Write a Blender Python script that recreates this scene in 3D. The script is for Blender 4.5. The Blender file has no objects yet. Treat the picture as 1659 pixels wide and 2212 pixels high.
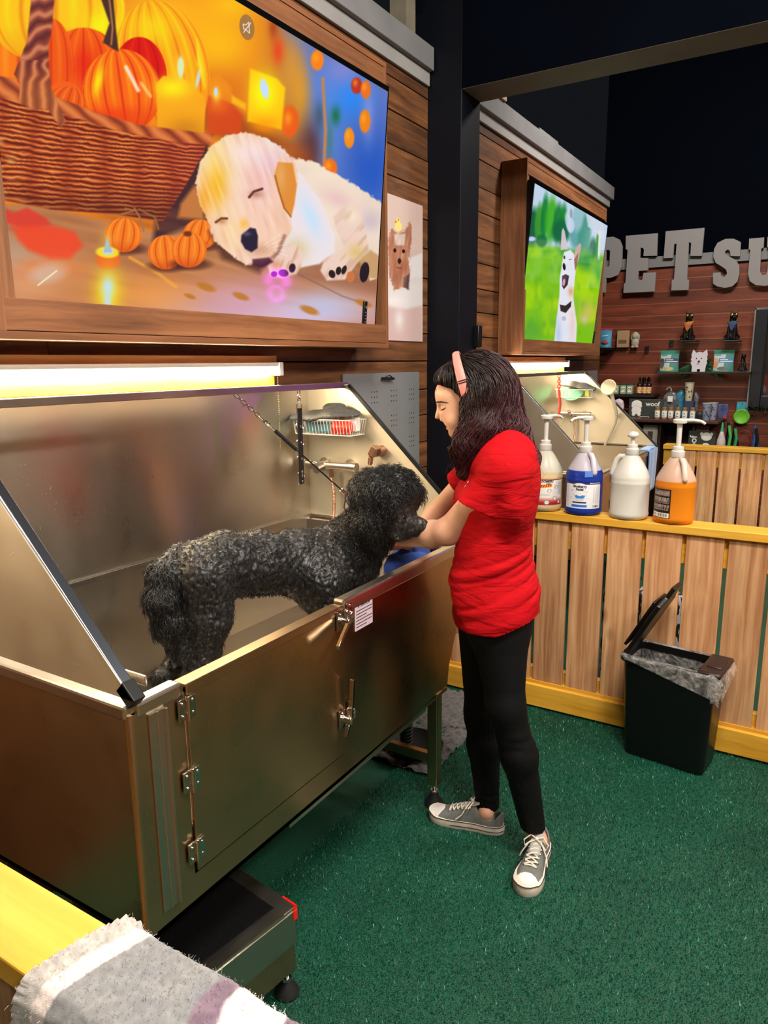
import bpy, bmesh, math, random
import numpy as np
from mathutils import Vector, Matrix
random.seed(4); rng = np.random.default_rng(7)
S = bpy.context.scene
COL = S.collection
PI = math.pi

# ------------------------------------------------------------------ camera
EYE = np.array([0.0, 0.0, 1.6]); FPX = 1560.0; CX, CY = 829.5, 1106.0
# rows: camera right, camera down, camera forward, in world axes (x = away from the left wall, y = along it, z = up)
RC = np.array([[0.853282, 0.521286, -0.009723], [0.097121, -0.177272, -0.979358], [-0.512316, 0.834728, -0.201925]])
u_, s_, v_ = np.linalg.svd(RC); RC = u_ @ v_
cd = bpy.data.cameras.new('camera'); cam = bpy.data.objects.new('camera', cd); COL.objects.link(cam)
cd.sensor_fit = 'HORIZONTAL'; cd.sensor_width = 36.0; cd.lens = 36.0 * FPX / 1659.0
cd.clip_start = 0.02; cd.clip_end = 60
m4 = Matrix.Identity(4)
for i in range(3):
    m4[i][0] = RC[0][i]; m4[i][1] = -RC[1][i]; m4[i][2] = -RC[2][i]; m4[i][3] = EYE[i]
cam.matrix_world = m4
S.camera = cam

# ------------------------------------------------------------------ world and lamps of the room
w = bpy.data.worlds.new('world'); S.world = w; w.use_nodes = True
w.node_tree.nodes['Background'].inputs[0].default_value = (0.55, 0.62, 0.8, 1)
w.node_tree.nodes['Background'].inputs[1].default_value = 0.012
S.view_settings.view_transform = 'Standard'; S.view_settings.look = 'None'
S.view_settings.exposure = 0.0; S.view_settings.gamma = 1.0
S.view_settings.use_curve_mapping = False
def area(name, loc, aim, sx, sy, power, color):
    l = bpy.data.lights.new(name, 'AREA'); l.shape = 'RECTANGLE'; l.size = sx; l.size_y = sy
    l.energy = power; l.color = color
    o = bpy.data.objects.new(name, l); COL.objects.link(o); o.location = loc
    o.rotation_euler = (Vector(aim) - Vector(loc)).to_track_quat('-Z', 'Y').to_euler()
    return o
# linear high-bay fixtures under the dark ceiling
CEIL_LAMPS = [((0.2, 1.0, 3.9), (-.35, 2.0, 0.), 150), ((2.0, 2.9, 3.9), (0.2, 2.7, 0.4), 110), ((-0.4, 5.2, 4.0), (-1.2, 6.9, 1.2), 95), ((2.4, -0.9, 3.9), (0.2, 1.5, .4), 100)]
for i, (p, a, e) in enumerate(CEIL_LAMPS):
    area('ceiling_lamp_light', p, a, 1.2, 0.28, e, (1.0, 0.93, 0.82))

# ------------------------------------------------------------------ small helpers
def on(u, v, x=None, y=None, z=None):
    """point on an axis plane seen at pixel u, v of the photograph"""
    d = RC.T @ np.array([u - CX, v - CY, FPX])
    if x is not None: t = (x - EYE[0]) / d[0]
    elif y is not None: t = (y - EYE[1]) / d[1]
    else: t = (z - EYE[2]) / d[2]
    return EYE + t * d
def proj(p):
    c = (np.asarray(p, float) - EYE) @ RC.T
    return np.stack([CX + FPX * c[..., 0] / c[..., 2], CY + FPX * c[..., 1] / c[..., 2]], -1)

WL = {}
def thing(name, label, cat, loc=(0, 0, 0), group=None):
    o = bpy.data.objects.new(name, None); COL.objects.link(o)
    o.empty_display_size = 0.05
    o.location = loc; o['label'] = label; o['category'] = cat
    if group: o['group'] = group
    WL[o.name] = np.array(loc, float)
    return o
def tag(o, label, cat, group=None, kind=None):
    o['label'] = label; o['category'] = cat
    if group: o['group'] = group
    if kind: o['kind'] = kind
    return o
def relabel(o, label):
    o['label'] = label; return o
def dup(root, loc, label=None, rotz=0.0, group=None):
    r = root.copy(); COL.objects.link(r); r.location = loc; r.rotation_euler = (0, 0, rotz)
    if label: r['label'] = label
    if group: r['group'] = group
    WL[r.name] = np.array(loc, float)
    for ch in list(root.children):
        c = ch.copy(); COL.objects.link(c); c.parent = r
        for g in list(ch.children):
            d = g.copy(); COL.objects.link(d); d.parent = c
    return r

def link_mesh(name, me, mat, parent=None, loc=None, smooth=True, bevel=0.0, kind=None):
    """verts of me are in world coordinates; they are moved to the parent's or own origin"""
    o = bpy.data.objects.new(name, me); COL.objects.link(o)
    if parent is not None:
        off = WL[parent.name]; o.parent = parent
    else:
        off = np.array(loc if loc is not None else (0, 0, 0), float); o.location = off
    WL[o.name] = off
    if np.any(off):
        n = len(me.vertices); a = np.empty(n * 3, np.float32); me.vertices.foreach_get('co', a)
        a = a.reshape(-1, 3) - off.astype(np.float32); me.vertices.foreach_set('co', a.ravel())
    if mat is not None:
        for m in (mat if isinstance(mat, (list, tuple)) else [mat]): me.materials.append(m)
    if smooth:
        me.polygons.foreach_set('use_smooth', [True] * len(me.polygons))
        if smooth != 'all':
            try: me.set_sharp_from_angle(angle=math.radians(38))
            except Exception: pass
    if bevel:
        b = o.modifiers.new('bevel', 'BEVEL'); b.width = bevel; b.segments = 2; b.limit_method = 'ANGLE'; b.angle_limit = math.radians(40)
        b.harden_normals = False
    if kind: o['kind'] = kind
    me.update()
    return o
def np_mesh(name, V, F):
    me = bpy.data.meshes.new(name)
    V = np.ascontiguousarray(V, np.float32); F = np.ascontiguousarray(F, np.int32)
    me.vertices.add(len(V)); me.vertices.foreach_set('co', V.ravel())
    k = F.shape[1]
    me.loops.add(F.size); me.loops.foreach_set('vertex_index', F.ravel())
    me.polygons.add(len(F)); me.polygons.foreach_set('loop_start', np.arange(0, F.size, k, dtype=np.int32))
    try: me.polygons.foreach_set('loop_total', np.full(len(F), k, dtype=np.int32))
    except Exception: pass
    me.update(calc_edges=True); me.validate()
    return me
def set_color(me, name, C):
    a = me.color_attributes.new(name=name, type='FLOAT_COLOR', domain='POINT')
    C4 = np.ones((len(C), 4), np.float32); C4[:, :3] = C
    a.data.foreach_set('color', C4.ravel())

def frame(d):
    d = np.asarray(d, float); d = d / np.linalg.norm(d)
    a = np.array([0, 0, 1.0]) if abs(d[2]) < 0.9 else np.array([1.0, 0, 0])
    s = np.cross(a, d); s /= np.linalg.norm(s); t = np.cross(d, s)
    return s, t, d
class MB:
    def __init__(self): self.V = []; self.F = []; self.M = []; self.mi = 0
    def add(self, V, F):
        n = len(self.V); self.V += [tuple(map(float, p)) for p in V]
        self.F += [tuple(i + n for i in f) for f in F]; self.M += [self.mi] * len(F); return self
    def box(self, a, b, rot=None, c=None):
        x0, y0, z0 = a; x1, y1, z1 = b
        V = np.array([(x0, y0, z0), (x1, y0, z0), (x1, y1, z0), (x0, y1, z0), (x0, y0, z1), (x1, y0, z1), (x1, y1, z1), (x0, y1, z1)], float)
        if rot is not None:
            c0 = (V[0] + V[6]) / 2 if c is None else np.array(c, float)
            V = (V - c0) @ np.array(rot.to_3x3() if hasattr(rot, 'to_3x3') else rot).T + c0
        return self.add(V, [(0, 3, 2, 1), (4, 5, 6, 7), (0, 1, 5, 4), (1, 2, 6, 5), (2, 3, 7, 6), (3, 0, 4, 7)])
    def cbox(self, c, s, rot=None):
        c = np.array(c, float); s = np.array(s, float) / 2
        return self.box(c - s, c + s, rot)
    def bar(self, p, q, w, h, up=(0, 0, 1)):
        """box beam from p to q, w wide, h high"""
        p = np.array(p, float); q = np.array(q, float); d = q - p; L = np.linalg.norm(d); d /= L
        up = np.array(up, float)
        s = np.cross(d, up)
        if np.linalg.norm(s) < 1e-6: s = np.cross(d, (1, 0, 0))
        s /= np.linalg.norm(s); t = np.cross(s, d)
        V = [p + s * a * w / 2 + t * b * h / 2 + d * k for k in (0, L) for a, b in ((-1, -1), (1, -1), (1, 1), (-1, 1))]
        return self.add(V, [(0, 1, 2, 3), (7, 6, 5, 4), (0, 4, 5, 1), (1, 5, 6, 2), (2, 6, 7, 3), (3, 7, 4, 0)])
    def cyl(self, p, q, r, r2=None, n=20, cap=True):
        p = np.array(p, float); q = np.array(q, float); s, t, d = frame(q - p); r2 = r if r2 is None else r2
        a = np.arange(n) * 2 * PI / n
        V = [p + r * (math.cos(k) * s + math.sin(k) * t) for k in a] + [q + r2 * (math.cos(k) * s + math.sin(k) * t) for k in a]
        F = [(i, (i + 1) % n, n + (i + 1) % n, n + i) for i in range(n)]
        if cap: F += [tuple(range(n))[::-1], tuple(range(n, 2 * n))]
        return self.add(V, F)
    def tube(self, P, r, n=10, closed=False):
        P = [np.array(p, float) for p in P]; K = len(P); R = r if hasattr(r, '__len__') else [r] * K
        V = []; ref = None
        for i, p in enumerate(P):
            a = P[(i - 1) % K] if (closed or i > 0) else P[i]; b = P[(i + 1) % K] if (closed or i < K - 1) else P[i]
            d = b - a; d /= max(np.linalg.norm(d), 1e-9)
            if ref is None: ref, _, _ = frame(d)
            s = ref - d * np.dot(ref, d); s /= max(np.linalg.norm(s), 1e-9); ref = s; t = np.cross(d, s)
            V += [p + R[i] * (math.cos(2 * PI * k / n) * s + math.sin(2 * PI * k / n) * t) for k in range(n)]
        F = []
        for i in range(K if closed else K - 1):
            j = (i + 1) % K
            F += [(i * n + k, i * n + (k + 1) % n, j * n + (k + 1) % n, j * n + k) for k in range(n)]
        if not closed: F += [tuple(range(n))[::-1], tuple(range((K - 1) * n, K * n))]
        return self.add(V, F)
    def lathe(self, prof, c=(0, 0, 0), n=32, axis=(0, 0, 1), sx=1.0, sy=1.0):
        """prof: list of (radius, height) along axis from c"""
        c = np.array(c, float); s, t, d = frame(axis)
        if tuple(axis) == (0, 0, 1): s, t = np.array([1., 0, 0]), np.array([0, 1., 0])
        V = []; F = []
        for (r, h) in prof:
            V += [c + d * h + max(r, 1e-4) * (sx * math.cos(2 * PI * k / n) * s + sy * math.sin(2 * PI * k / n) * t) for k in range(n)]
        for i in range(len(prof) - 1):
            F += [(i * n + k, i * n + (k + 1) % n, (i + 1) * n + (k + 1) % n, (i + 1) * n + k) for k in range(n)]
        if prof[0][0] > 1e-3: F.append(tuple(range(n))[::-1])
        if prof[-1][0] > 1e-3: F.append(tuple(range((len(prof) - 1) * n, len(prof) * n)))
        return self.add(V, F)
    def ball(self, c, r, n=16, m=10, rot=None):
        c = np.array(c, float); r = np.array(r if hasattr(r, '__len__') else (r, r, r), float)
        V = []; F = []
        for i in range(m + 1):
            th = PI * i / m
            for k in range(n):
                p = np.array([math.sin(th) * math.cos(2 * PI * k / n), math.sin(th) * math.sin(2 * PI * k / n), math.cos(th)]) * r
                if rot is not None: p = np.array(rot) @ p
                V.append(c + p)
        for i in range(m):
            F += [(i * n + k, (i + 1) * n + k, (i + 1) * n + (k + 1) % n, i * n + (k + 1) % n) for k in range(n)]
        return self.add(V, F)
    def prism(self, poly, o, ex, ey, depth):
        """2-D polygon (a,b) placed at o + a*ex + b*ey and extruded along ex x ey by depth"""
        o = np.array(o, float); ex = np.array(ex, float); ey = np.array(ey, float); nn = np.cross(ex, ey); nn /= np.linalg.norm(nn)
        n = len(poly); V = [o + a * ex + b * ey for a, b in poly]; V += [p + nn * depth for p in V]
        F = [tuple(range(n))[::-1], tuple(range(n, 2 * n))] + [(i, (i + 1) % n, n + (i + 1) % n, n + i) for i in range(n)]
        return self.add(V, F)
    def grid(self, P):
        """P: array (a,b,3)"""
        a, b = P.shape[:2]; V = P.reshape(-1, 3)
        return self.add(V, [(i * b + j, (i + 1) * b + j, (i + 1) * b + j + 1, i * b + j + 1) for i in range(a - 1) for j in range(b - 1)])
    def build(self, name, mat, parent=None, loc=None, smooth=True, bevel=0.0, kind=None, fix=True):
        me = bpy.data.meshes.new(name); me.from_pydata(self.V, [], self.F)
        me.polygons.foreach_set('material_index', self.M)
        if fix:
            bm = bmesh.new(); bm.from_mesh(me); bmesh.ops.remove_doubles(bm, verts=bm.verts, dist=1e-5)
            bmesh.ops.recalc_face_normals(bm, faces=bm.faces); bm.to_mesh(me); bm.free()
        return link_mesh(name, me, mat, parent, loc, smooth, bevel, kind)

def struct(o): o['kind'] = 'structure'; return o

_fonts = {}
def text_mb(txt, o, ex, ey, size, mat, name, parent=None, depth=0.0006, align='CENTER', loc=None, bold=0.0):
    """flat lettering: text laid at o with directions ex (reading) and ey (up)"""
    cu = bpy.data.curves.new('txt', 'FONT'); cu.body = txt; cu.size = size; cu.align_x = align; cu.align_y = 'CENTER'
    cu.extrude = depth / 2; cu.offset = bold; cu.resolution_u = 3
    tmp = bpy.data.objects.new('txt', cu); COL.objects.link(tmp)
    dg = bpy.context.evaluated_depsgraph_get(); me = bpy.data.meshes.new_from_object(tmp.evaluated_get(dg))
    bpy.data.objects.remove(tmp); 
    n = len(me.vertices); a = np.empty(n * 3, np.float32); me.vertices.foreach_get('co', a); a = a.reshape(-1, 3)
    ex = np.array(ex, float); ex /= np.linalg.norm(ex); ey = np.array(ey, float); ey /= np.linalg.norm(ey); nn = np.cross(ex, ey)
    W = np.array(o, float) + a[:, :1] * ex + a[:, 1:2] * ey + (a[:, 2:3] + depth / 2 + 0.0002) * nn
    me.vertices.foreach_set('co', W.astype(np.float32).ravel()); me.materials.clear()
    return link_mesh(name, me, mat, parent, loc, smooth=False)

# ------------------------------------------------------------------ distance-field modelling (one smooth skin per body)
def V3(x): return np.asarray(x, np.float32)
def s_ball(P, c, r): return np.linalg.norm(P - V3(c), axis=-1) - np.float32(r)
def s_ell(P, c, r, M=None):
    q = P - V3(c)
    if M is not None: q = q @ V3(M)          # columns of M are the ellipsoid's axes
    r = V3(r); k0 = np.linalg.norm(q / r, axis=-1); k1 = np.linalg.norm(q / (r * r), axis=-1)
    return k0 * (k0 - 1) / np.maximum(k1, 1e-6)
def s_cone(P, a, b, ra, rb):
    a = V3(a); b = V3(b); ab = b - a; t = np.clip(((P - a) @ ab) / np.dot(ab, ab), 0, 1)
    return np.linalg.norm(P - (a + t[..., None] * ab), axis=-1) - (ra + t * (rb - ra)).astype(np.float32)
def s_econe(P, a, b, ra, rb, flat, axis):
    """tapered capsule squashed: distance along 'axis' is scaled by 1/flat"""
    ax = V3(axis); ax = ax / np.linalg.norm(ax); a = V3(a); b = V3(b); ab = b - a
    t = np.clip(((P - a) @ ab) / np.dot(ab, ab), 0, 1); q = P - (a + t[..., None] * ab); k = q @ ax
    q = q + (k * (1 / flat - 1))[..., None] * ax
    return (np.linalg.norm(q, axis=-1) - (ra + t * (rb - ra))).astype(np.float32) * min(1.0, flat)
def s_box(P, c, h, r=0.0, M=None):
    q = P - V3(c)
    if M is not None: q = q @ V3(M)
    q = np.abs(q) - V3(h) + r
    return np.linalg.norm(np.maximum(q, 0), axis=-1) + np.minimum(q.max(-1), 0) - r
def smin(a, b, k):
    h = np.clip(0.5 + 0.5 * (b - a) / k, 0, 1); return b + (a - b) * h - k * h * (1 - h)
def smax(a, b, k): return -smin(-a, -b, k)
def sdf_mesh(name, fn, xs, ys, zs):
    """naive surface nets on a rectilinear grid"""
    xs, ys, zs = [np.asarray(a, np.float32) for a in (xs, ys, zs)]
    nx, ny, nz = len(xs), len(ys), len(zs)
    D = np.empty((nx, ny, nz), np.float32)
    st = max(1, int(1.5e6 // (ny * nz)))
    for i in range(0, nx, st):
        X, Y, Z = np.meshgrid(xs[i:i + st], ys, zs, indexing='ij')
        D[i:i + st] = fn(np.stack([X, Y, Z], -1))
    sg = D < 0
    cells = np.zeros((nx - 1, ny - 1, nz - 1), np.int8)
    for a in (0, 1):
        for b in (0, 1):
            for c in (0, 1): cells += sg[a:nx - 1 + a, b:ny - 1 + b, c:nz - 1 + c]
    act = (cells > 0) & (cells < 8); I, J, K = np.nonzero(act); n = len(I)
    idx = np.full(act.shape, -1, np.int64); idx[I, J, K] = np.arange(n)
    acc = np.zeros((n, 3)); cnt = np.zeros(n)
    co = [(a, b, c) for a in (0, 1) for b in (0, 1) for c in (0, 1)]
    ax = (xs, ys, zs)
    for p in co:
        for k in range(3):
            if p[k]: continue
            q = list(p); q[k] = 1
            d0 = D[I + p[0], J + p[1], K + p[2]]; d1 = D[I + q[0], J + q[1], K + q[2]]
            m = (d0 < 0) != (d1 < 0); t = np.where(m, d0 / np.where(m, d0 - d1, 1), 0)
            for e, B in enumerate((I, J, K)):
                base = ax[e][B + p[e]].astype(float)
                if e == k: base = base + t * (ax[e][B + 1] - ax[e][B])
                acc[:, e] += np.where(m, base, 0)
            cnt += m
    V = acc / cnt[:, None]
    Fs = []
    for k in range(3):
        a1, a2 = [(1, 2), (2, 0), (0, 1)][k]
        lo = [1, 1, 1]; lo[k] = 0
        sl0 = [slice(lo[e], (nx, ny, nz)[e] - 1) for e in range(3)]
        sl1 = list(sl0); sl1[k] = slice(sl0[k].start + 1, sl0[k].stop + 1)
        A = sg[tuple(sl0)]; Bm = sg[tuple(sl1)]
        ch = np.nonzero(A != Bm); flip = A[ch]
        base = [ch[e] + lo[e] for e in range(3)]
        def cell(d1, d2):
            b = [x.copy() for x in base]; b[a1] = b[a1] - d1; b[a2] = b[a2] - d2
            return idx[b[0], b[1], b[2]]
        q = np.stack([cell(0, 0), cell(1, 0), cell(1, 1), cell(0, 1)], 1)
        q = np.where(flip[:, None], q, q[:, ::-1]); Fs.append(q)
    F = np.concatenate(Fs); F = F[(F >= 0).all(1)]
    return V, F
def sdf_norm(fn, P, e=0.002):
    P = V3(P); g = np.empty_like(P)
    for k in range(3):
        d = np.zeros(3, np.float32); d[k] = e
        g[:, k] = fn(P + d) - fn(P - d)
    return g / np.maximum(np.linalg.norm(g, axis=1, keepdims=True), 1e-9)
def _h(i, j, k, s):
    n = (i * 374761393 + j * 668265263 + k * 2147483647 + s * 974634777) & 0xffffffff
    n = ((n ^ (n >> 13)) * 1274126177) & 0xffffffff
    return ((n ^ (n >> 16)) & 0xffff) / 32767.5 - 1.0
def vnoise(P, scale=1.0, seed=0):
    """smooth value noise, -1..1"""
    q = np.asarray(P, float) * scale; i = np.floor(q).astype(np.int64); f = q - i; f = f * f * (3 - 2 * f); r = 0
    for a in (0, 1):
        for b in (0, 1):
            for c in (0, 1):
                wgt = (f[..., 0] if a else 1 - f[..., 0]) * (f[..., 1] if b else 1 - f[..., 1]) * (f[..., 2] if c else 1 - f[..., 2])
                r = r + wgt * _h(i[..., 0] + a, i[..., 1] + b, i[..., 2] + c, seed)
    return r
def strands(paths, r0, r1, n=3):
    """paths (N,K,3) -> one mesh of thin tapered tubes"""
    N, K, _ = paths.shape
    T = np.gradient(paths, axis=1); T /= np.maximum(np.linalg.norm(T, axis=2, keepdims=True), 1e-9)
    ref = rng.normal(size=(N, 1, 3)); s = np.cross(T, np.broadcast_to(ref, T.shape)); s /= np.maximum(np.linalg.norm(s, axis=2, keepdims=True), 1e-9)
    t = np.cross(T, s)
    R = np.linspace(1, 0, K)[None, :, None] * (np.asarray(r0).reshape(-1, 1, 1) - r1) + r1
    V = np.stack([paths + R * (math.cos(2 * PI * k / n) * s + math.sin(2 * PI * k / n) * t) for k in range(n)], 2)
    base = (np.arange(N) * K * n)[:, None, None] + (np.arange(K - 1) * n)[None, :, None]
    k = np.arange(n)[None, None, :]; k2 = (k + 1) % n
    F = np.stack([base + k, base + k2, base + n + k2, base + n + k], -1).reshape(-1, 4)
    return V.reshape(-1, 3), F
# ------------------------------------------------------------------ materials
def nodes(name):
    m = bpy.data.materials.new(name); m.use_nodes = True; nt = m.node_tree
    return m, nt, nt.nodes['Principled BSDF']
def N(nt, kind, **kw):
    n = nt.nodes.new(kind)
    for k, v in kw.items():
        if k in n.inputs.keys() if hasattr(n.inputs, 'keys') else False: n.inputs[k].default_value = v
        else: setattr(n, k, v)
    return n
def rgb(h):
    """sRGB 0..255 -> linear"""
    return tuple(((c / 255) / 12.92 if c / 255 <= 0.04045 else ((c / 255 + 0.055) / 1.055) ** 2.4) for c in h) + (1.0,)
def plain(name, c, rough=0.5, metal=0.0, noise=0.0, nscale=20, bump=0.0, bscale=200, trans=0.0, coat=0.0, sheen=0.0, ior=1.45, alpha=1.0, sub=0.0, spec=0.5):
    m, nt, b = nodes(name); c = rgb(c)
    b.inputs['Base Color'].default_value = c; b.inputs['Roughness'].default_value = rough; b.inputs['Metallic'].default_value = metal
    b.inputs['IOR'].default_value = ior; b.inputs['Transmission Weight'].default_value = trans
    b.inputs['Coat Weight'].default_value = coat; b.inputs['Sheen Weight'].default_value = sheen; b.inputs['Alpha'].default_value = alpha
    b.inputs['Specular IOR Level'].default_value = spec
    if sub: b.inputs['Subsurface Weight'].default_value = sub; b.inputs['Subsurface Radius'].default_value = (1, .35, .2); b.inputs['Subsurface Scale'].default_value = .01
    tc = nt.nodes.new('ShaderNodeTexCoord')
    if noise:
        n = nt.nodes.new('ShaderNodeTexNoise'); n.inputs['Scale'].default_value = nscale; n.inputs['Detail'].default_value = 4
        nt.links.new(tc.outputs['Object'], n.inputs['Vector'])
        mr = nt.nodes.new('ShaderNodeMapRange'); mr.inputs[1].default_value = .3; mr.inputs[2].default_value = .7; mr.inputs[3].default_value = 1 - noise; mr.inputs[4].default_value = 1 + noise
        nt.links.new(n.outputs['Fac'], mr.inputs[0])
        mx = nt.nodes.new('ShaderNodeVectorMath'); mx.operation = 'SCALE'; mx.inputs[0].default_value = c[:3]
        nt.links.new(mr.outputs[0], mx.inputs['Scale']); nt.links.new(mx.outputs[0], b.inputs['Base Color'])
    if bump:
        n = nt.nodes.new('ShaderNodeTexNoise'); n.inputs['Scale'].default_value = bscale; n.inputs['Detail'].default_value = 3
        nt.links.new(tc.outputs['Object'], n.inputs['Vector'])
        bp = nt.nodes.new('ShaderNodeBump'); bp.inputs['Strength'].default_value = bump; bp.inputs['Distance'].default_value = 0.002
        nt.links.new(n.outputs['Fac'], bp.inputs['Height']); nt.links.new(bp.outputs[0], b.inputs['Normal'])
    return m
def emit(name, c, strength):
    m, nt, b = nodes(name); b.inputs['Base Color'].default_value = (0, 0, 0, 1)
    b.inputs['Emission Color'].default_value = rgb(c); b.inputs['Emission Strength'].default_value = strength; return m
def wood(name, dark, mid, light, axis='Y', grain=1.0, rough=0.6, knots=0.5, vary=0.25, bump=0.25, streak=26.0):
    """sawn timber: streaks along axis, knots, tone per board (mesh island)"""
    m, nt, b = nodes(name); L = nt.links.new
    tc = nt.nodes.new('ShaderNodeTexCoord'); geo = nt.nodes.new('ShaderNodeNewGeometry'); oi = nt.nodes.new('ShaderNodeObjectInfo')
    ad = nt.nodes.new('ShaderNodeVectorMath'); ad.operation = 'MULTIPLY_ADD'
    cmb = nt.nodes.new('ShaderNodeCombineXYZ'); su = nt.nodes.new('ShaderNodeMath'); su.operation = 'ADD'
    L(geo.outputs['Random Per Island'], su.inputs[0]); L(oi.outputs['Random'], su.inputs[1])
    for i in range(3): L(su.outputs[0], cmb.inputs[i])
    ad.inputs[1].default_value = (37, 53, 71); L(cmb.outputs[0], ad.inputs[0]); L(tc.outputs['Object'], ad.inputs[2])
    sc = {'X': (0.55, 1, 1), 'Y': (1, 0.55, 1), 'Z': (1, 1, 0.55)}[axis]
    fine = {'X': (1.6, streak, streak), 'Y': (streak, 1.6, streak), 'Z': (streak, streak, 1.6)}[axis]
    w1 = nt.nodes.new('ShaderNodeTexNoise'); w1.inputs['Scale'].default_value = 3.0; L(ad.outputs[0], w1.inputs['Vector'])
    mp = nt.nodes.new('ShaderNodeVectorMath'); mp.operation = 'MULTIPLY'; mp.inputs[1].default_value = fine; L(ad.outputs[0], mp.inputs[0])
    wa = nt.nodes.new('ShaderNodeVectorMath'); wa.operation = 'ADD'; L(mp.outputs[0], wa.inputs[0])
    ws = nt.nodes.new('ShaderNodeVectorMath'); ws.operation = 'SCALE'; ws.inputs['Scale'].default_value = .9; L(w1.outputs['Color'], ws.inputs[0]); L(ws.outputs[0], wa.inputs[1])
    n1 = nt.nodes.new('ShaderNodeTexNoise'); n1.inputs['Scale'].default_value = 1.0; n1.inputs['Detail'].default_value = 5; n1.inputs['Roughness'].default_value = .6; L(wa.outputs[0], n1.inputs['Vector'])
    cr = nt.nodes.new('ShaderNodeValToRGB'); e = cr.color_ramp.elements
    e[0].position = .3; e[0].color = rgb(dark); e[1].position = .7; e[1].color = rgb(light)
    em = cr.color_ramp.elements.new(.5); em.color = rgb(mid); L(n1.outputs['Fac'], cr.inputs[0])
    # knots
    kv = nt.nodes.new('ShaderNodeVectorMath'); kv.operation = 'MULTIPLY'; kv.inputs[1].default_value = tuple(7.0 * q for q in sc); L(ad.outputs[0], kv.inputs[0])
    vo = nt.nodes.new('ShaderNodeTexVoronoi'); vo.inputs['Scale'].default_value = .55; L(kv.outputs[0], vo.inputs['Vector'])
    km = nt.nodes.new('ShaderNodeMapRange'); km.inputs[1].default_value = .035; km.inputs[2].default_value = .11; km.inputs[3].default_value = 1 - knots; km.inputs[4].default_value = 1.0; L(vo.outputs['Distance'], km.inputs[0])
    tv = nt.nodes.new('ShaderNodeMapRange'); tv.inputs[3].default_value = 1 - vary; tv.inputs[4].default_value = 1 + vary
    fr = nt.nodes.new('ShaderNodeMath'); fr.operation = 'FRACT'; L(su.outputs[0], fr.inputs[0]); L(fr.outputs[0], tv.inputs[0])
    n2 = nt.nodes.new('ShaderNodeTexNoise'); n2.inputs['Scale'].default_value = 2.3; n2.inputs['Detail'].default_value = 3; L(ad.outputs[0], n2.inputs['Vector'])
    bl = nt.nodes.new('ShaderNodeMapRange'); bl.inputs[1].default_value = .3; bl.inputs[2].default_value = .7; bl.inputs[3].default_value = .84; bl.inputs[4].default_value = 1.12; L(n2.outputs['Fac'], bl.inputs[0])
    m1 = nt.nodes.new('ShaderNodeMath'); m1.operation = 'MULTIPLY'; L(km.outputs[0], m1.inputs[0]); L(tv.outputs[0], m1.inputs[1])
    m2 = nt.nodes.new('ShaderNodeMath'); m2.operation = 'MULTIPLY'; L(m1.outputs[0], m2.inputs[0]); L(bl.outputs[0], m2.inputs[1])
    mx = nt.nodes.new('ShaderNodeVectorMath'); mx.operation = 'SCALE'; L(cr.outputs[0], mx.inputs[0]); L(m2.outputs[0], mx.inputs['Scale'])
    L(mx.outputs[0], b.inputs['Base Color']); b.inputs['Roughness'].default_value = rough
    bp = nt.nodes.new('ShaderNodeBump'); bp.inputs['Strength'].default_value = bump; bp.inputs['Distance'].default_value = .003
    L(n1.outputs['Fac'], bp.inputs['Height']); L(bp.outputs[0], b.inputs['Normal'])
    return m
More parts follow.
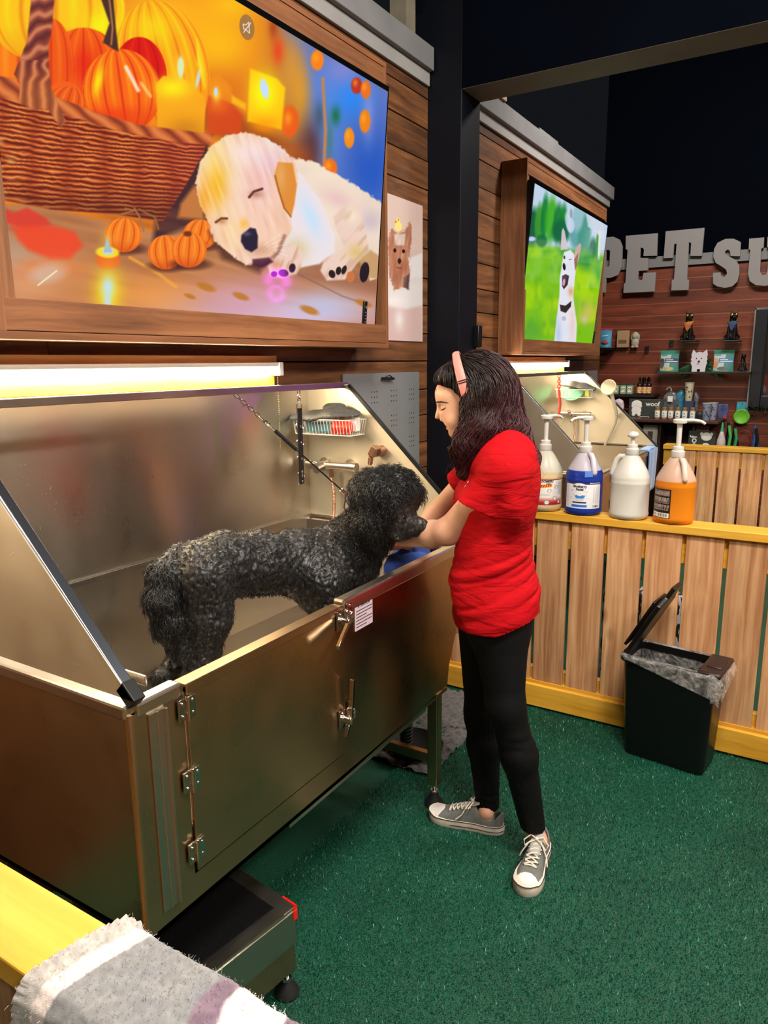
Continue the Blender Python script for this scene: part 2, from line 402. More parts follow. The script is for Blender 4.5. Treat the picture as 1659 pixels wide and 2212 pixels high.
def steel(name, c=(180, 156, 122), rough=0.28, aniso=0.72, brush='Z', bump=0.012, wet=False):
    """brushed stainless sheet; 'brush' is the direction the highlights smear along"""
    m, nt, b = nodes(name); L = nt.links.new
    b.inputs['Metallic'].default_value = 1; b.inputs['Base Color'].default_value = rgb(c); b.inputs['Roughness'].default_value = rough
    tc = nt.nodes.new('ShaderNodeTexCoord'); geo = nt.nodes.new('ShaderNodeNewGeometry')
    b.inputs['Anisotropic'].default_value = aniso
    # highlights smear along the tangent
    cx = nt.nodes.new('ShaderNodeCombineXYZ'); tv_ = {'X': (1, .03, .02), 'Y': (.03, 1, .02), 'Z': (.03, .02, 1)}[brush]
    for i in range(3): cx.inputs[i].default_value = tv_[i]
    if aniso: L(cx.outputs[0], b.inputs['Tangent'])
    big = nt.nodes.new('ShaderNodeTexNoise'); big.inputs['Scale'].default_value = 5; big.inputs['Detail'].default_value = 2; L(tc.outputs['Object'], big.inputs['Vector'])
    bp0 = nt.nodes.new('ShaderNodeBump'); bp0.inputs['Strength'].default_value = .018; bp0.inputs['Distance'].default_value = .03; L(big.outputs['Fac'], bp0.inputs['Height'])
    st = nt.nodes.new('ShaderNodeVectorMath'); st.operation = 'MULTIPLY'; st.inputs[1].default_value = {'X': (3, 240, 240), 'Y': (240, 3, 240), 'Z': (240, 240, 3)}[brush]; L(tc.outputs['Object'], st.inputs[0])
    fn = nt.nodes.new('ShaderNodeTexNoise'); fn.inputs['Scale'].default_value = 1; fn.inputs['Detail'].default_value = 2; L(st.outputs[0], fn.inputs['Vector'])
    bp = nt.nodes.new('ShaderNodeBump'); bp.inputs['Strength'].default_value = bump; bp.inputs['Distance'].default_value = .0008; L(fn.outputs['Fac'], bp.inputs['Height']); L(bp0.outputs[0], bp.inputs['Normal'])
    last = bp
    if wet:
        vo = nt.nodes.new('ShaderNodeTexVoronoi'); vo.inputs['Scale'].default_value = 95; L(tc.outputs['Object'], vo.inputs['Vector'])
        sel = nt.nodes.new('ShaderNodeSeparateColor'); L(vo.outputs['Color'], sel.inputs[0])
        gt = nt.nodes.new('ShaderNodeMath'); gt.operation = 'GREATER_THAN'; gt.inputs[1].default_value = .9; L(sel.outputs[0], gt.inputs[0])
        md = nt.nodes.new('ShaderNodeMapRange'); md.inputs[1].default_value = .0; md.inputs[2].default_value = .28; md.inputs[3].default_value = 1; md.inputs[4].default_value = 0; L(vo.outputs['Distance'], md.inputs[0])
        pw = nt.nodes.new('ShaderNodeMath'); pw.operation = 'MULTIPLY'; L(md.outputs[0], pw.inputs[0]); L(gt.outputs[0], pw.inputs[1])
        b2 = nt.nodes.new('ShaderNodeBump'); b2.inputs['Strength'].default_value = .4; b2.inputs['Distance'].default_value = .0016; L(pw.outputs[0], b2.inputs['Height']); L(bp.outputs[0], b2.inputs['Normal']); last = b2
    L(last.outputs[0], b.inputs['Normal'])
    rr = nt.nodes.new('ShaderNodeMapRange'); rr.inputs[3].default_value = rough * .8; rr.inputs[4].default_value = rough * 1.25
    n3 = nt.nodes.new('ShaderNodeTexNoise'); n3.inputs['Scale'].default_value = 9; n3.inputs['Detail'].default_value = 4; L(tc.outputs['Object'], n3.inputs['Vector']); L(n3.outputs['Fac'], rr.inputs[0]); L(rr.outputs[0], b.inputs['Roughness'])
    return m
def vcol(name, rough=0.5, emission=0.0, spec=0.5, attr='col', sheen=0.0, bump=0.0, bscale=300, coat=0, sub=0.0):
    m, nt, b = nodes(name); a = nt.nodes.new('ShaderNodeVertexColor'); a.layer_name = attr
    if emission:
        b.inputs['Base Color'].default_value = (0.004, 0.004, 0.005, 1)
        nt.links.new(a.outputs[0], b.inputs['Emission Color']); b.inputs['Emission Strength'].default_value = emission
    else: nt.links.new(a.outputs[0], b.inputs['Base Color'])
    b.inputs['Roughness'].default_value = rough; b.inputs['Specular IOR Level'].default_value = spec; b.inputs['Sheen Weight'].default_value = sheen; b.inputs['Coat Weight'].default_value = coat
    if sub: b.inputs['Subsurface Weight'].default_value = sub; b.inputs['Subsurface Radius'].default_value = (1, .35, .2); b.inputs['Subsurface Scale'].default_value = .008
    if bump:
        tc = nt.nodes.new('ShaderNodeTexCoord'); n = nt.nodes.new('ShaderNodeTexNoise'); n.inputs['Scale'].default_value = bscale; n.inputs['Detail'].default_value = 3
        nt.links.new(tc.outputs['Object'], n.inputs['Vector']); bp = nt.nodes.new('ShaderNodeBump'); bp.inputs['Strength'].default_value = bump; bp.inputs['Distance'].default_value = .001
        nt.links.new(n.outputs['Fac'], bp.inputs['Height']); nt.links.new(bp.outputs[0], b.inputs['Normal'])
    return m

M_PLANK = wood('stained_plank', (66, 38, 20), (104, 64, 34), (134, 86, 50), 'Y', vary=.28, knots=.6)
M_PLANK_END = wood('tv_box_wood', (104, 62, 34), (134, 84, 50), (158, 104, 66), 'Y', vary=.08, knots=.4, streak=34)
M_PLANK_V = wood('tv_box_wood_upright', (104, 62, 34), (134, 84, 50), (158, 104, 66), 'Z', vary=.08, knots=.4, streak=34)
M_PINE = wood('pale_pine', (196, 150, 100), (216, 172, 122), (228, 190, 142), 'Y', vary=.05, knots=.35)
M_PICKET = wood('cedar_picket', (172, 114, 72), (208, 152, 106), (230, 186, 136), 'Z', vary=.24, knots=.6, bump=.25, streak=44)
M_YELLOW = wood('yellow_painted_rail', (208, 148, 38), (228, 170, 54), (238, 184, 72), 'X', vary=.05, knots=.15, rough=.45, bump=.2)
M_YELLOW_Y = wood('yellow_painted_rail_long', (208, 148, 38), (228, 170, 54), (238, 184, 72), 'Y', vary=.05, knots=.15, rough=.45, bump=.2)
M_SLAT = wood('redwood_slatwall', (84, 34, 20), (112, 48, 28), (136, 64, 38), 'X', vary=.1, knots=.1, streak=18, rough=.5)
M_NAVY = plain('dark_navy_paint', (8, 11, 20), .5, spec=.25, noise=.2, nscale=3, bump=.15, bscale=60)
M_CEIL = plain('dark_ceiling', (2, 5, 14), .9, spec=.05, noise=.3, nscale=2)
M_GREY = plain('grey_painted_trim', (150, 148, 148), .7, noise=.08, nscale=6, bump=.1, bscale=40)
M_GREYD = plain('grey_painted_fascia', (122, 121, 124), .7, noise=.1, nscale=5, bump=.1, bscale=40)
M_STEEL = steel('brushed_steel')
M_STEELW = steel('wet_brushed_steel', c=(200, 190, 176), rough=.29, aniso=.85, wet=True)
M_STEELP = steel('soft_brushed_steel', c=(222, 212, 190), rough=.5, aniso=.3, wet=True)
M_STEELY = steel('brushed_steel_rail', c=(204, 198, 188), rough=.3, aniso=0, bump=.02)
M_CHROME = plain('bright_metal', (205, 200, 194), .16, metal=1, noise=.05)
M_DARKM = plain('dark_metal', (70, 72, 78), .3, metal=1)
M_BLACK = plain('black_plastic', (12, 12, 13), .38, noise=.1, nscale=30)
M_BLACKG = plain('black_gloss', (8, 8, 9), .15)
M_RUBBER = plain('black_rubber', (18, 18, 18), .7, bump=.2, bscale=300)
M_WHITE = plain('white_plastic', (206, 202, 196), .4, noise=.02, nscale=10)
M_WHITEP = plain('white_print', (235, 232, 226), .6)
M_INK = plain('dark_print', (20, 20, 26), .6)
M_LAMP = emit('tube_glow', (255, 240, 208), 95.0)
# ------------------------------------------------------------------ the room
WX = -1.915           # timber wall plane
def turf_mat():
    m, nt, b = nodes('green_turf'); L = nt.links.new; tc = nt.nodes.new('ShaderNodeTexCoord')
    n = nt.nodes.new('ShaderNodeTexNoise'); n.inputs['Scale'].default_value = 260; n.inputs['Detail'].default_value = 3; L(tc.outputs['Object'], n.inputs['Vector'])
    n2 = nt.nodes.new('ShaderNodeTexNoise'); n2.inputs['Scale'].default_value = 3.5; n2.inputs['Detail'].default_value = 4; L(tc.outputs['Object'], n2.inputs['Vector'])
    cr = nt.nodes.new('ShaderNodeValToRGB'); e = cr.color_ramp.elements; e[0].position = .35; e[0].color = rgb((1, 42, 30)); e[1].position = .66; e[1].color = rgb((10, 94, 68)); L(n.outputs['Fac'], cr.inputs[0])
    mr = nt.nodes.new('ShaderNodeMapRange'); mr.inputs[1].default_value = .3; mr.inputs[2].default_value = .7; mr.inputs[3].default_value = .82; mr.inputs[4].default_value = 1.15; L(n2.outputs['Fac'], mr.inputs[0])
    sc = nt.nodes.new('ShaderNodeVectorMath'); sc.operation = 'SCALE'; L(cr.outputs[0], sc.inputs[0]); L(mr.outputs[0], sc.inputs['Scale']); L(sc.outputs[0], b.inputs['Base Color'])
    b.inputs['Roughness'].default_value = .55
    bp = nt.nodes.new('ShaderNodeBump'); bp.inputs['Strength'].default_value = .8; bp.inputs['Distance'].default_value = .004; L(n.outputs['Fac'], bp.inputs['Height']); L(bp.outputs[0], b.inputs['Normal'])
    return m
M_TURF = turf_mat()
mb = MB(); mb.box((-2.1, -3.0, -0.06), (4.2, 8.0, 0.0)); struct(mb.build('floor', M_TURF, smooth=False, fix=False))
# turf pile: blades where the camera can tell them apart
nb = 230000
bx = rng.uniform(-1.35, 0.75, nb); by = 0.75 + 2.35 * rng.uniform(0, 1, nb) ** 1.15
bh = rng.uniform(.005, .011, nb); ang = rng.uniform(0, 2 * PI, nb); wd = rng.uniform(.0008, .0016, nb)
lx = rng.normal(0, .004, nb); ly = rng.normal(0, .004, nb)
c, s = np.cos(ang) * wd, np.sin(ang) * wd
V = np.stack([np.stack([bx - c, by - s, bx * 0 - .001], 1), np.stack([bx + c, by + s, bx * 0 - .001], 1), np.stack([bx + lx, by + ly, bh], 1)], 1).reshape(-1, 3)
me = np_mesh('turf_pile', V, np.arange(nb * 3).reshape(-1, 3))
tone = np.repeat(rng.uniform(0, 1, nb) ** 1.6, 3)[:, None]
bright = np.repeat(rng.uniform(0, 1, nb) > .985, 3)[:, None]
Cc = (1 - tone) * np.array(rgb((0, 56, 42))[:3]) + tone * np.array(rgb((16, 124, 92))[:3]); Cc = np.where(bright, np.array(rgb((120, 200, 170))[:3]), Cc)
set_color(me, 'col', Cc)
o = link_mesh('turf_pile', me, vcol('turf_blades', .38, spec=.6), smooth=False); tag(o, 'short dark green artificial turf covering the floor of the washing pen', 'turf', kind='stuff')

# timber wall: one board after another, with dark joints
mb = MB(); z = 0.0; k = 0
mb2 = MB(); mb2.box((WX - .14, -3.0, 0), (WX - .022, 7.08, 3.14)); 
while z < 2.98:
    hgt = [.148, .14, .152, .145][k % 4]
    for (a, b_) in ((-3.0, 1.9 - .3 * (k % 3)), (1.9 - .3 * (k % 3), 5.1 + .5 * (k % 2)), (5.1 + .5 * (k % 2), 7.08)):
        mb.box((WX - .022, a + .0015, z + .002), (WX + rng.uniform(-.0015, .0015), b_ - .0015, min(z + hgt - .004, 2.985)))
    z += hgt; k += 1
wl = mb2.build('wall_left', plain('joint_shadow', (24, 18, 15), .9), smooth=False, kind='structure')
mb.build('plank', M_PLANK, wl, smooth=False, bevel=.0015)
# painted trim on top of the wall
mb = MB(); mb.box((WX + .001, -3.0, 2.978), (WX + .018, 3.58, 3.05)); mb.box((WX + .001, 3.83, 2.978), (WX + .018, 7.1, 3.05)); struct(mb.build('trim_1', M_GREY, smooth=False, bevel=.003))
mb = MB(); mb.box((WX - .1, -3.0, 3.043), (WX + .045, 3.575, 3.15)); mb.box((WX - .1, 3.83, 3.043), (WX + .045, 7.13, 3.15)); mb.box((WX - .1, 5.2, 3.15), (WX + .02, 5.6, 3.185)); struct(mb.build('trim_2', M_GREYD, smooth=False, bevel=.004))
mb = MB(); mb.box((WX + .02, 2.33, 3.0), (WX + .03, 2.38, 3.045)); tag(mb.build('cable_clip', M_BLACK, bevel=.004), 'small black clip fixed to the painted trim above the large screen', 'clip')
# stub of pale timber and a light post above the wall
mb = MB(); mb.box((WX - .1, 4.42, 3.15), (WX + .06, 4.5, 3.24)); tag(mb.build('timber_offcut', plain('pale_timber', (170, 150, 130), .7), smooth=False, bevel=.003), 'short pale timber block sitting on top of the trim behind the black column', 'timber')
pz = on(872, 78, x=WX - .02)
mb = MB(); mb.box((WX - .07, pz[1] - .045, 3.15), (WX + .02, pz[1] + .045, 4.9)); struct(mb.build('trim_3', plain('aged_post', (120, 112, 96), .8, noise=.15, nscale=9), smooth=False))
cb = MB(); P = []
for t in np.linspace(0, 1, 14): P.append((WX + .03 + .5 * t, pz[1] + .1 + .35 * t, 3.35 + 1.1 * math.sin(t * PI / 2)))
cb.tube(P, .008, 8); P = None
tag(cb.build('ceiling_cable', plain('grey_cable', (96, 92, 96), .6)), 'thin grey cable arching up into the dark ceiling beside the pale post', 'cable')
# black portal: column, beam and the dark header above it
CX1 = -1.722; Y0, Y1 = 3.59, 3.815
mb = MB(); mb.box((WX - .1, Y0, 0), (CX1, Y1, 4.6)); struct(mb.build('trim_4', M_NAVY, smooth=False, bevel=.004))
mb = MB(); mb.box((CX1, Y0, 2.936), (4.2, Y1, 3.08)); struct(mb.build('trim_5', plain('taupe_painted_beam', (88, 84, 80), .6, noise=.1, nscale=7, bump=.1, bscale=50), smooth=False, bevel=.004))
mb = MB(); mb.box((CX1, Y0 - .004, 2.94), (4.2, Y0 + .05, 4.9)); struct(mb.build('wall_middle', M_CEIL, smooth=False))
mb = MB(); mb.box((CX1 - .0, Y1 - .05, 1.68), (CX1 + .035, Y1 - .0, 1.80)); t = mb.build('junction_box', M_BLACK, bevel=.005); tag(t, 'small black box mounted low on the inner side of the black column', 'electrical box')
mb = MB(); mb.box((-2.2, -3.0, 4.9), (4.2, 8.0, 5.0)); 
struct(mb.build('ceiling', M_CEIL, smooth=False))
jo = MB()
for yy in np.arange(4.2, 7.5, .6): jo.box((-2.1, yy, 4.7), (4.1, yy + .06, 4.9))
struct(jo.build('trim_6', plain('navy_joist', (3, 6, 14), .9, spec=.05), smooth=False))
# far wall: redwood slatwall below, dark paint above
SY = 7.6
mb = MB(); z = 0.0
while z < 2.46:
    mb.box((-2.1, SY, z + .005), (4.2, SY + .02, min(z + .1125, 2.47))); z += .1125
wb = MB(); wb.box((-2.1, SY + .012, 0), (4.2, SY + .1, 4.9)); wb = wb.build('wall_back', plain('far_wall_paint', (2, 5, 14), .9, spec=.05), smooth=False, kind='structure')
mb.build('slatwall_board', M_SLAT, wb, smooth=False, bevel=.003)
mb = MB()
z = .1125
while z < 2.46: mb.box((-2.1, SY - .002, z - .006), (4.2, SY + .014, z + .006)); z += .1125
mb.build('slatwall_groove_insert', plain('groove_metal', (150, 92, 70), .4, metal=.3), wb, smooth=False)
mb = MB(); mb.box((-2.1, SY - .03, 2.475), (4.2, SY + .012, 2.575)); struct(mb.build('trim_7', M_GREYD, smooth=False, bevel=.003))
# the parts of the room behind the photographer, seen only in the steel
mb = MB(); mb.box((4.2, -3.0, 0), (4.3, 8.0, 4.9)); struct(mb.build('wall_right', plain('right_wall_paint', (128, 108, 98), .8), smooth=False))
mb = MB(); mb.box((-2.1, -3.1, 0), (4.2, -3.0, 4.9)); struct(mb.build('wall_front', plain('front_wall_paint', (84, 68, 56), .8), smooth=False))

# ------------------------------------------------------------------ picket fences with yellow rails
RZ = .944
def fence(label, x0, x1, yf, px0, period=.157, w=.141, depth=.135):
    t = thing('picket_fence', label, 'fence', ((x0 + x1) / 2, yf + .05, 0), 'yellow railed picket fences')
    b = MB(); b.box((x0, yf, RZ - .034), (x1, yf + depth, RZ)); b.build('top_rail', M_YELLOW, t, smooth=False, bevel=.003)
    b = MB(); b.box((x0, yf - .004, .012), (x1, yf + .034, .118)); b.box((x0, yf + .014, .055), (x1, yf + .05, .135)); b.build('bottom_rail', M_YELLOW, t, smooth=False, bevel=.003)
    b = MB(); b.box((x0, yf + .036, .10), (x1, yf + .07, .19)); b.box((x0, yf + .036, .78), (x1, yf + .07, RZ - .034)); b.build('backing_rail', M_YELLOW, t, smooth=False, bevel=.002)
    x = px0 - period * math.floor((px0 - x0) / period)
    while x + w < x1 + .02:
        dz = rng.uniform(-.003, .003)
        b = MB(); b.box((x, yf + .016 + .002 * rng.uniform(), .125 + dz), (x + w, yf + .034, RZ - .035)); b.build('picket', M_PICKET, t, smooth=False, bevel=.0015)
        x += period
    for xx in np.arange(x0 + .05, x1, 1.25):
        b = MB(); b.box((xx, yf + .07, 0), (xx + .07, yf + .13, RZ - .034)); b.build('fence_post', M_YELLOW, t, smooth=False, bevel=.002)
    return t
FY = 3.05
fence('yellow railed cedar picket fence carrying the four pump jugs', -1.85, 1.35, FY, -1.071)
fence('yellow railed picket fence in front of the redwood shop wall', -1.10, 1.5, 6.05, -1.0)
a = on(0, 1859, z=RZ); b_ = on(0, 2067, z=RZ)
fsd = thing('picket_fence', 'picket fence closing the right side of the pen, outside the photo', 'fence', (.6, 1.8, 0), 'yellow railed picket fences')
b = MB(); b.box((.55, .5, RZ - .034), (.68, 3.04, RZ)); b.build('top_rail', M_YELLOW_Y, fsd, smooth=False, bevel=.003)
b = MB(); b.box((.55, .5, .012), (.59, 3.04, .135)); b.build('bottom_rail', M_YELLOW_Y, fsd, smooth=False, bevel=.003)
for k in range(16):
    b = MB(); b.box((.57, .51 + .157 * k, .12), (.588, .651 + .157 * k, RZ - .035)); b.build('picket', M_PICKET, fsd, smooth=False, bevel=.0015)
t = fence('yellow topped rail in the near left corner with a blanket over it', -1.30, 0.30, b_[1], -.9, depth=a[1] - b_[1]); b_near = (b_[1], a[1])
# ------------------------------------------------------------------ stainless dog baths
FXp, BXp = -1.09, -1.852        # front sheet, back panel
def tub(dy, label, far=False):
    y0, y1, yb = .83 + dy, 2.425 + dy, 2.205 + dy; zr, zb = .958, .43
    t = thing('dog_bath', label, 'bath', (-1.46, 1.6 + dy, 0), 'stainless steel dog baths')
    st, sw = M_STEEL, M_STEELW
    yd0, yd1 = (.972 + dy, 1.548 + dy)
    if far: yd0, yd1 = y0 + .35, y0 + .95
    # outer sheet work
    b = MB()
    th = .012
    def front(ya, yc, za, zc): b.box((FXp - th, ya, za), (FXp, yc, zc))
    front(y0 + .012, yd0 - .004, zb, zr - .02)
    front(yd0 - .004, yd1 + .004, zb, .505)
    # right of the door the sheet ends on the sloping end of the bath
    b.prism([(yd1 + .004, zb), (yb, zb + .02), (yb + .012, .52), (y1 - .02, zr - .06), (y1 - .012, zr - .02), (yd1 + .004, zr - .02)], (FXp - th, 0, 0), (0, 1, 0), (0, 0, 1), th)
    b.box((BXp, y0, zb), (FXp - .012, y0 + .012, zr - .02))
    b.cyl((FXp - .012, y0 + .012, zb), (FXp - .012, y0 + .012, zr - .02), .012, n=24)
    b.prism([(yb, zb + .02), (yb + .012, .52), (y1 - .02, zr - .06), (y1 - .012, zr), (y1 - .03, zr), (y1 - .035, zr - .06), (yb - .01, .52), (yb - .02, zb + .02)][::-1], (BXp, 0, 0), (0, 1, 0), (0, 0, 1), -(FXp - BXp))
    b.box((BXp, y0, zb), (FXp, yb, zb + .012))
    b.build('outer_shell', st, t, smooth=True)
    # basin
    b = MB(); zf = .60
    b.box((BXp + .01, y0 + .03, zf - .006), (FXp - .03, y1 - .05, zf)); b.box((FXp - .034, yd1 + .03, zf), (FXp - .028, y1 - .05, zr - .01)); b.box((FXp - .034, y0 + .03, zf), (FXp - .028, yd0 - .01, zr - .01))
    b.box((BXp + .012, y0 + .026, zf), (FXp - .03, y0 + .03, zr - .008)); b.box((BXp + .004, y0 + .03, zf), (BXp + .010, y1 - .03, .972)); b.box((BXp, y1 - .05, zf), (FXp - .02, y1 - .044, zr))
    b.build('basin', sw, t, smooth=False)
    # rim: folded channel on the front, the near end and the far end
    rw = .034
    for (p_, q_) in (((FXp - rw, y0 + .02, zr - .032), (FXp + .003, yd0 - .006, zr)), ((FXp - rw, yd1 + .006, zr - .036), (FXp + .004, y1, zr + .004)), ((BXp, y0 - .003, zr - .03), (FXp - .006, y0 + .032, zr)), ((BXp, y1 - .03, zr - .03), (FXp, y1, zr))):
        b = MB(); b.box(p_, q_); b.build('rim', M_STEELY, t, smooth=False, bevel=.006)
    # ribbed track along the near end
    b = MB(); b.box((BXp + .01, y0 + .036, zr - .004), (FXp - .06, y0 + .075, zr + .006)); b.box((BXp + .01, y0 + .088, zr - .004), (FXp - .05, y0 + .094, zr + .02)); b.build('end_track', M_STEELY, t, smooth=False, bevel=.003)
    # door guide on the near front corner
    b = MB(); b.box((FXp, y0 + .045, .475), (FXp + .005, y0 + .085, .925)); b.box((FXp, y0 + .083, .475), (FXp + .012, y0 + .088, .925)); b.box((FXp, y0 + .064, .475), (FXp + .008, y0 + .068, .925)); b.build('door_guide', M_STEELY, t, smooth=False, bevel=.001)
    # door
    b = MB(); b.box((FXp - .004, yd0, .512), (FXp + .006, yd1, zr - .012)); b.box((FXp - .03, yd0, zr - .028), (FXp + .008, yd1 - .004, zr - .006))
    d = b.build('door', st, t, smooth=False, bevel=.002)
    for zz in (.90, .735, .565):
        b = MB(); yy = yd0 - .002
        b.cyl((FXp + .012, yy, zz - .028), (FXp + .012, yy, zz + .028), .0052, n=14)
        b.box((FXp + .004, yy - .022, zz - .024), (FXp + .009, yy - .003, zz + .024)); b.box((FXp + .007, yy + .003, zz - .024), (FXp + .011, yy + .022, zz + .024))
        for sy in (-.014, .014):
            for sz in (-.014, .014): b.ball((FXp + .0105, yy + sy, zz + sz), (.003, .0045, .0045), 10, 6)
        b.build('hinge', M_CHROME, d, smooth=True, bevel=.001)
    for (zz, up) in ((.918, -1), (.628, 1)):
        b = MB(); yy = yd1
        b.box((FXp + .008, yy - .038, zz - .03), (FXp + .014, yy - .014, zz + .025)); b.box((FXp + .006, yy + .012, zz - .015), (FXp + .012, yy + .034, zz + .035))
        b.cyl((FXp + .008, yy - .012, zz - .008), (FXp + .034, yy - .012, zz - .008), .012, .009, 18); b.ball((FXp + .032, yy - .012, zz - .008), (.006, .009, .012), 14, 8)
        b.ball((FXp + .016, yy + .022, zz - .004), (.010, .010, .018), 14, 8)
        b.ball((FXp + .018, yy - .002, zz + .004), (.010, .010, .022), 14, 8)
        b.ball((FXp + .013, yy + .023, zz + .027), (.003, .005, .005), 10, 6); b.ball((FXp + .015, yy - .027, zz + .015), (.003, .005, .005), 10, 6)
        if up < 0: b.bar((FXp + .030, yy - .016, zz - .012), (FXp + .052, yy - .095, zz - .048), .009, .013)
        else:
            b.bar((FXp + .026, yy - .004, zz - .01), (FXp + .03, yy + .003, zz + .11), .009, .012, (1, 0, 0)); b.bar((FXp + .024, yy - .014, zz - .02), (FXp + .026, yy - .03, zz - .05), .008, .012, (1, 0, 0))
        b.build('latch', M_CHROME, d, smooth=True, bevel=.0015)
    # hood: back panel, the two slanted cheeks, bars
    b = MB(); b.box((BXp, y0, .978), (BXp + .004, y1, 1.515)); b.build('back_panel', sw, t, smooth=False)
    for (ya, yc, nm) in ((y0 + .006, y0 + .010, 'near'), (y1 - .012, y1 - .008, 'far')):
        b = MB(); b.prism([(BXp, .972), (-1.08, .972), (-1.636, 1.513), (BXp, 1.513)], (0, ya, 0), (1, 0, 0), (0, 0, 1), -.004); b.build('side_panel', M_STEELP, t, smooth=False)
    b = MB(); b.box((BXp + .004, y1 - .020, .966), (FXp - .02, y1 - .012, .976)); b.box((BXp + .006, y0 + .03, .966), (BXp + .014, y1 - .02, .978)); b.build('seam_strip', M_STEELY, t, smooth=False)
    b = MB(); b.bar((-1.098, y0 + .02, .972), (-1.64, y0 + .02, 1.514), .024, .026, (1, 0, 1)); b.build('slanted_bar', plain('polished_bar', (186, 190, 204), .2, metal=1), t, smooth=False, bevel=.002)
    b = MB(); b.bar((-1.085, y0 + .02, .962), (-1.118, y0 + .02, .994), .028, .030, (1, 0, 1)); b.build('bar_end_cap', M_BLACK, t, smooth=False, bevel=.002)
    b = MB(); b.bar((-1.076, y1 - .012, .966), (-1.64, y1 - .012, 1.516), .012, .014, (1, 0, 1)); b.build('slanted_edge', M_DARKM, t, smooth=False, bevel=.001)
    b = MB(); b.box((-1.668, y0, 1.505), (-1.650, y1 + .0, 1.527)); b.box((BXp, y0, 1.512), (-1.65, y0 + .014, 1.52)); b.box((BXp, y1 - .014, 1.512), (-1.636, y1, 1.518)); b.build('top_rail', M_STEELY, t, smooth=False, bevel=.002)
    # legs, brace and feet
    for lx, ly in ((-1.105, 2.135 + dy), (-1.80, 2.135 + dy), (-1.52, .95 + dy), (-1.80, .95 + dy)):
        b = MB(); b.box((lx - .02, ly - .02, .085), (lx + .02, ly + .02, zb + .02)); lg = b.build('leg', M_STEEL, t, smooth=False, bevel=.003)
        b = MB(); b.cyl((lx, ly, .045), (lx, ly, .088), .007, n=14); b.cyl((lx, ly, .052), (lx, ly, .062), .014, n=6); b.build('levelling_screw', M_CHROME, lg)
        b = MB(); b.lathe([(.034, 0), (.036, .006), (.031, .018), (.018, .034), (.014, .05)], (lx, ly, 0), 24); b.build('foot', M_RUBBER, lg)
    for ly in (2.135 + dy, .95 + dy):
        b = MB(); b.box((-1.80, ly - .014, .17), (-1.12 if ly > 1.5 + dy else -1.52, ly + .014, .205)); b.build('brace', M_STEEL, t, smooth=False, bevel=.003)
    b = MB(); b.box((-1.115, 1.30 + dy, zb - .018), (-1.095, yb - .15, zb + .002)); b.build('under_rail', M_STEELY, t, smooth=False, bevel=.002)
    return t
BATH = tub(0, 'near stainless steel dog bath with the black dog standing in it')
# drain hose and shelf under the bath
b = MB(); P = [(-1.33, 2.16 - .0 * k, .43 - .02 * k) for k in range(22)]
for k in range(20): b.lathe([(.020, 0), (.026, .004), (.026, .010), (.020, .014)], (-1.30, 2.27, .40 - .0145 * k), 18)
b.cyl((-1.30, 2.27, .08), (-1.30, 2.27, .45), .019, n=14)
b.build('drain_hose', M_BLACK, BATH)
b = MB(); b.lathe([(.0, 0), (.08, .0), (.12, .03), (.13, .055), (.125, .06), (.11, .04), (.07, .02), (0, .02)], (-1.33, 2.38, .02), 28, sx=1.0, sy=.8); tag(b.build('rubber_bowl', M_RUBBER, loc=(-1.33, 2.38, .02)), 'black rubber bowl lying under the near bath', 'bowl')
# notice on the front sheet
nt_ = MB(); p = on(763, 1290, x=FXp); q = on(803, 1325, x=FXp); ya, yc, za, zc = p[1] + .004, q[1] + .002, .852, .935
nt_.box((FXp + .0005, ya, za), (FXp + .0022, yc, zc)); sg = nt_.build('notice', plain('notice_card', (206, 184, 196), .35), BATH, smooth=False, bevel=.001)
sg['label'] = 'white notice headed ATTENTION'
text_mb('ATTENTION', (FXp + .0024, (ya + yc) / 2, zc - .012), (0, 1, 0), (0, 0, 1), .0115, M_INK, 'notice_heading', sg, .0004)
b = MB(); g_ = np.random.default_rng(2)      # fine print too small to read in the photo: rows of word-long strokes
for k in range(6):
    yy = ya + .006; zz = zc - .025 - .0095 * k
    while yy < yc - .008:
        w_ = g_.uniform(.003, .008); b.box((FXp + .0023, yy, zz - .0012), (FXp + .0026, min(yy + w_, yc - .004), zz + .0014)); yy += w_ + .0015
        if k in (2, 5) and yy > (ya + yc) / 2 + .01: break
b.build('notice_print', M_INK, sg, smooth=False)

BATH2 = tub(3.28, 'second stainless steel dog bath beyond the picket fence', True)

# ------------------------------------------------------------------ fittings on the far cheek of each bath
M_WIRE = plain('white_coated_wire', (214, 210, 198), .4)
M_NICKEL = steel('satin_nickel', (196, 186, 172), .3, aniso=0.0, bump=0)
def basket(dy, label):
    yw = 2.41 + dy; x0, x1 = -1.845 + .005, -1.555; z0, z1 = 1.325, 1.385; d = .115
    t = thing('wire_basket', label, 'basket', ((x0 + x1) / 2, yw - d / 2, z0), 'wire baskets on the bath ends')
    b = MB()
    for zz, ins in ((z1, 0), (z0, .012)):
        b.tube([(x0 + ins, yw - .004, zz), (x1 - ins, yw - .004, zz), (x1 - ins, yw - d + ins, zz), (x0 + ins, yw - d + ins, zz)], .0022, 6, closed=True)
    b.build('basket_rim', M_WIRE, t)
    b = MB(); n = 19
    for k in range(n):
        x = x0 + (x1 - x0) * (k + .5) / n; b.tube([(x, yw - d, z1), (x * .985 + .015 * (x0 + x1) / 2, yw - d + .012, z0), (x, yw - .006, z0)], .0014, 5)
    for k in range(7):
        y = yw - d + .014 + (d - .02) * k / 6; b.tube([(x1, y, z1), (x1 - .012, y, z0), (x0 + .012, y, z0), (x0, y, z1)], .0013, 5)
    b.build('wires', M_WIRE, t)
    return t
basket(0, 'white wire basket at the end of the near bath holding rubber mitts')
basket(3.28, 'white wire basket at the end of the second bath')
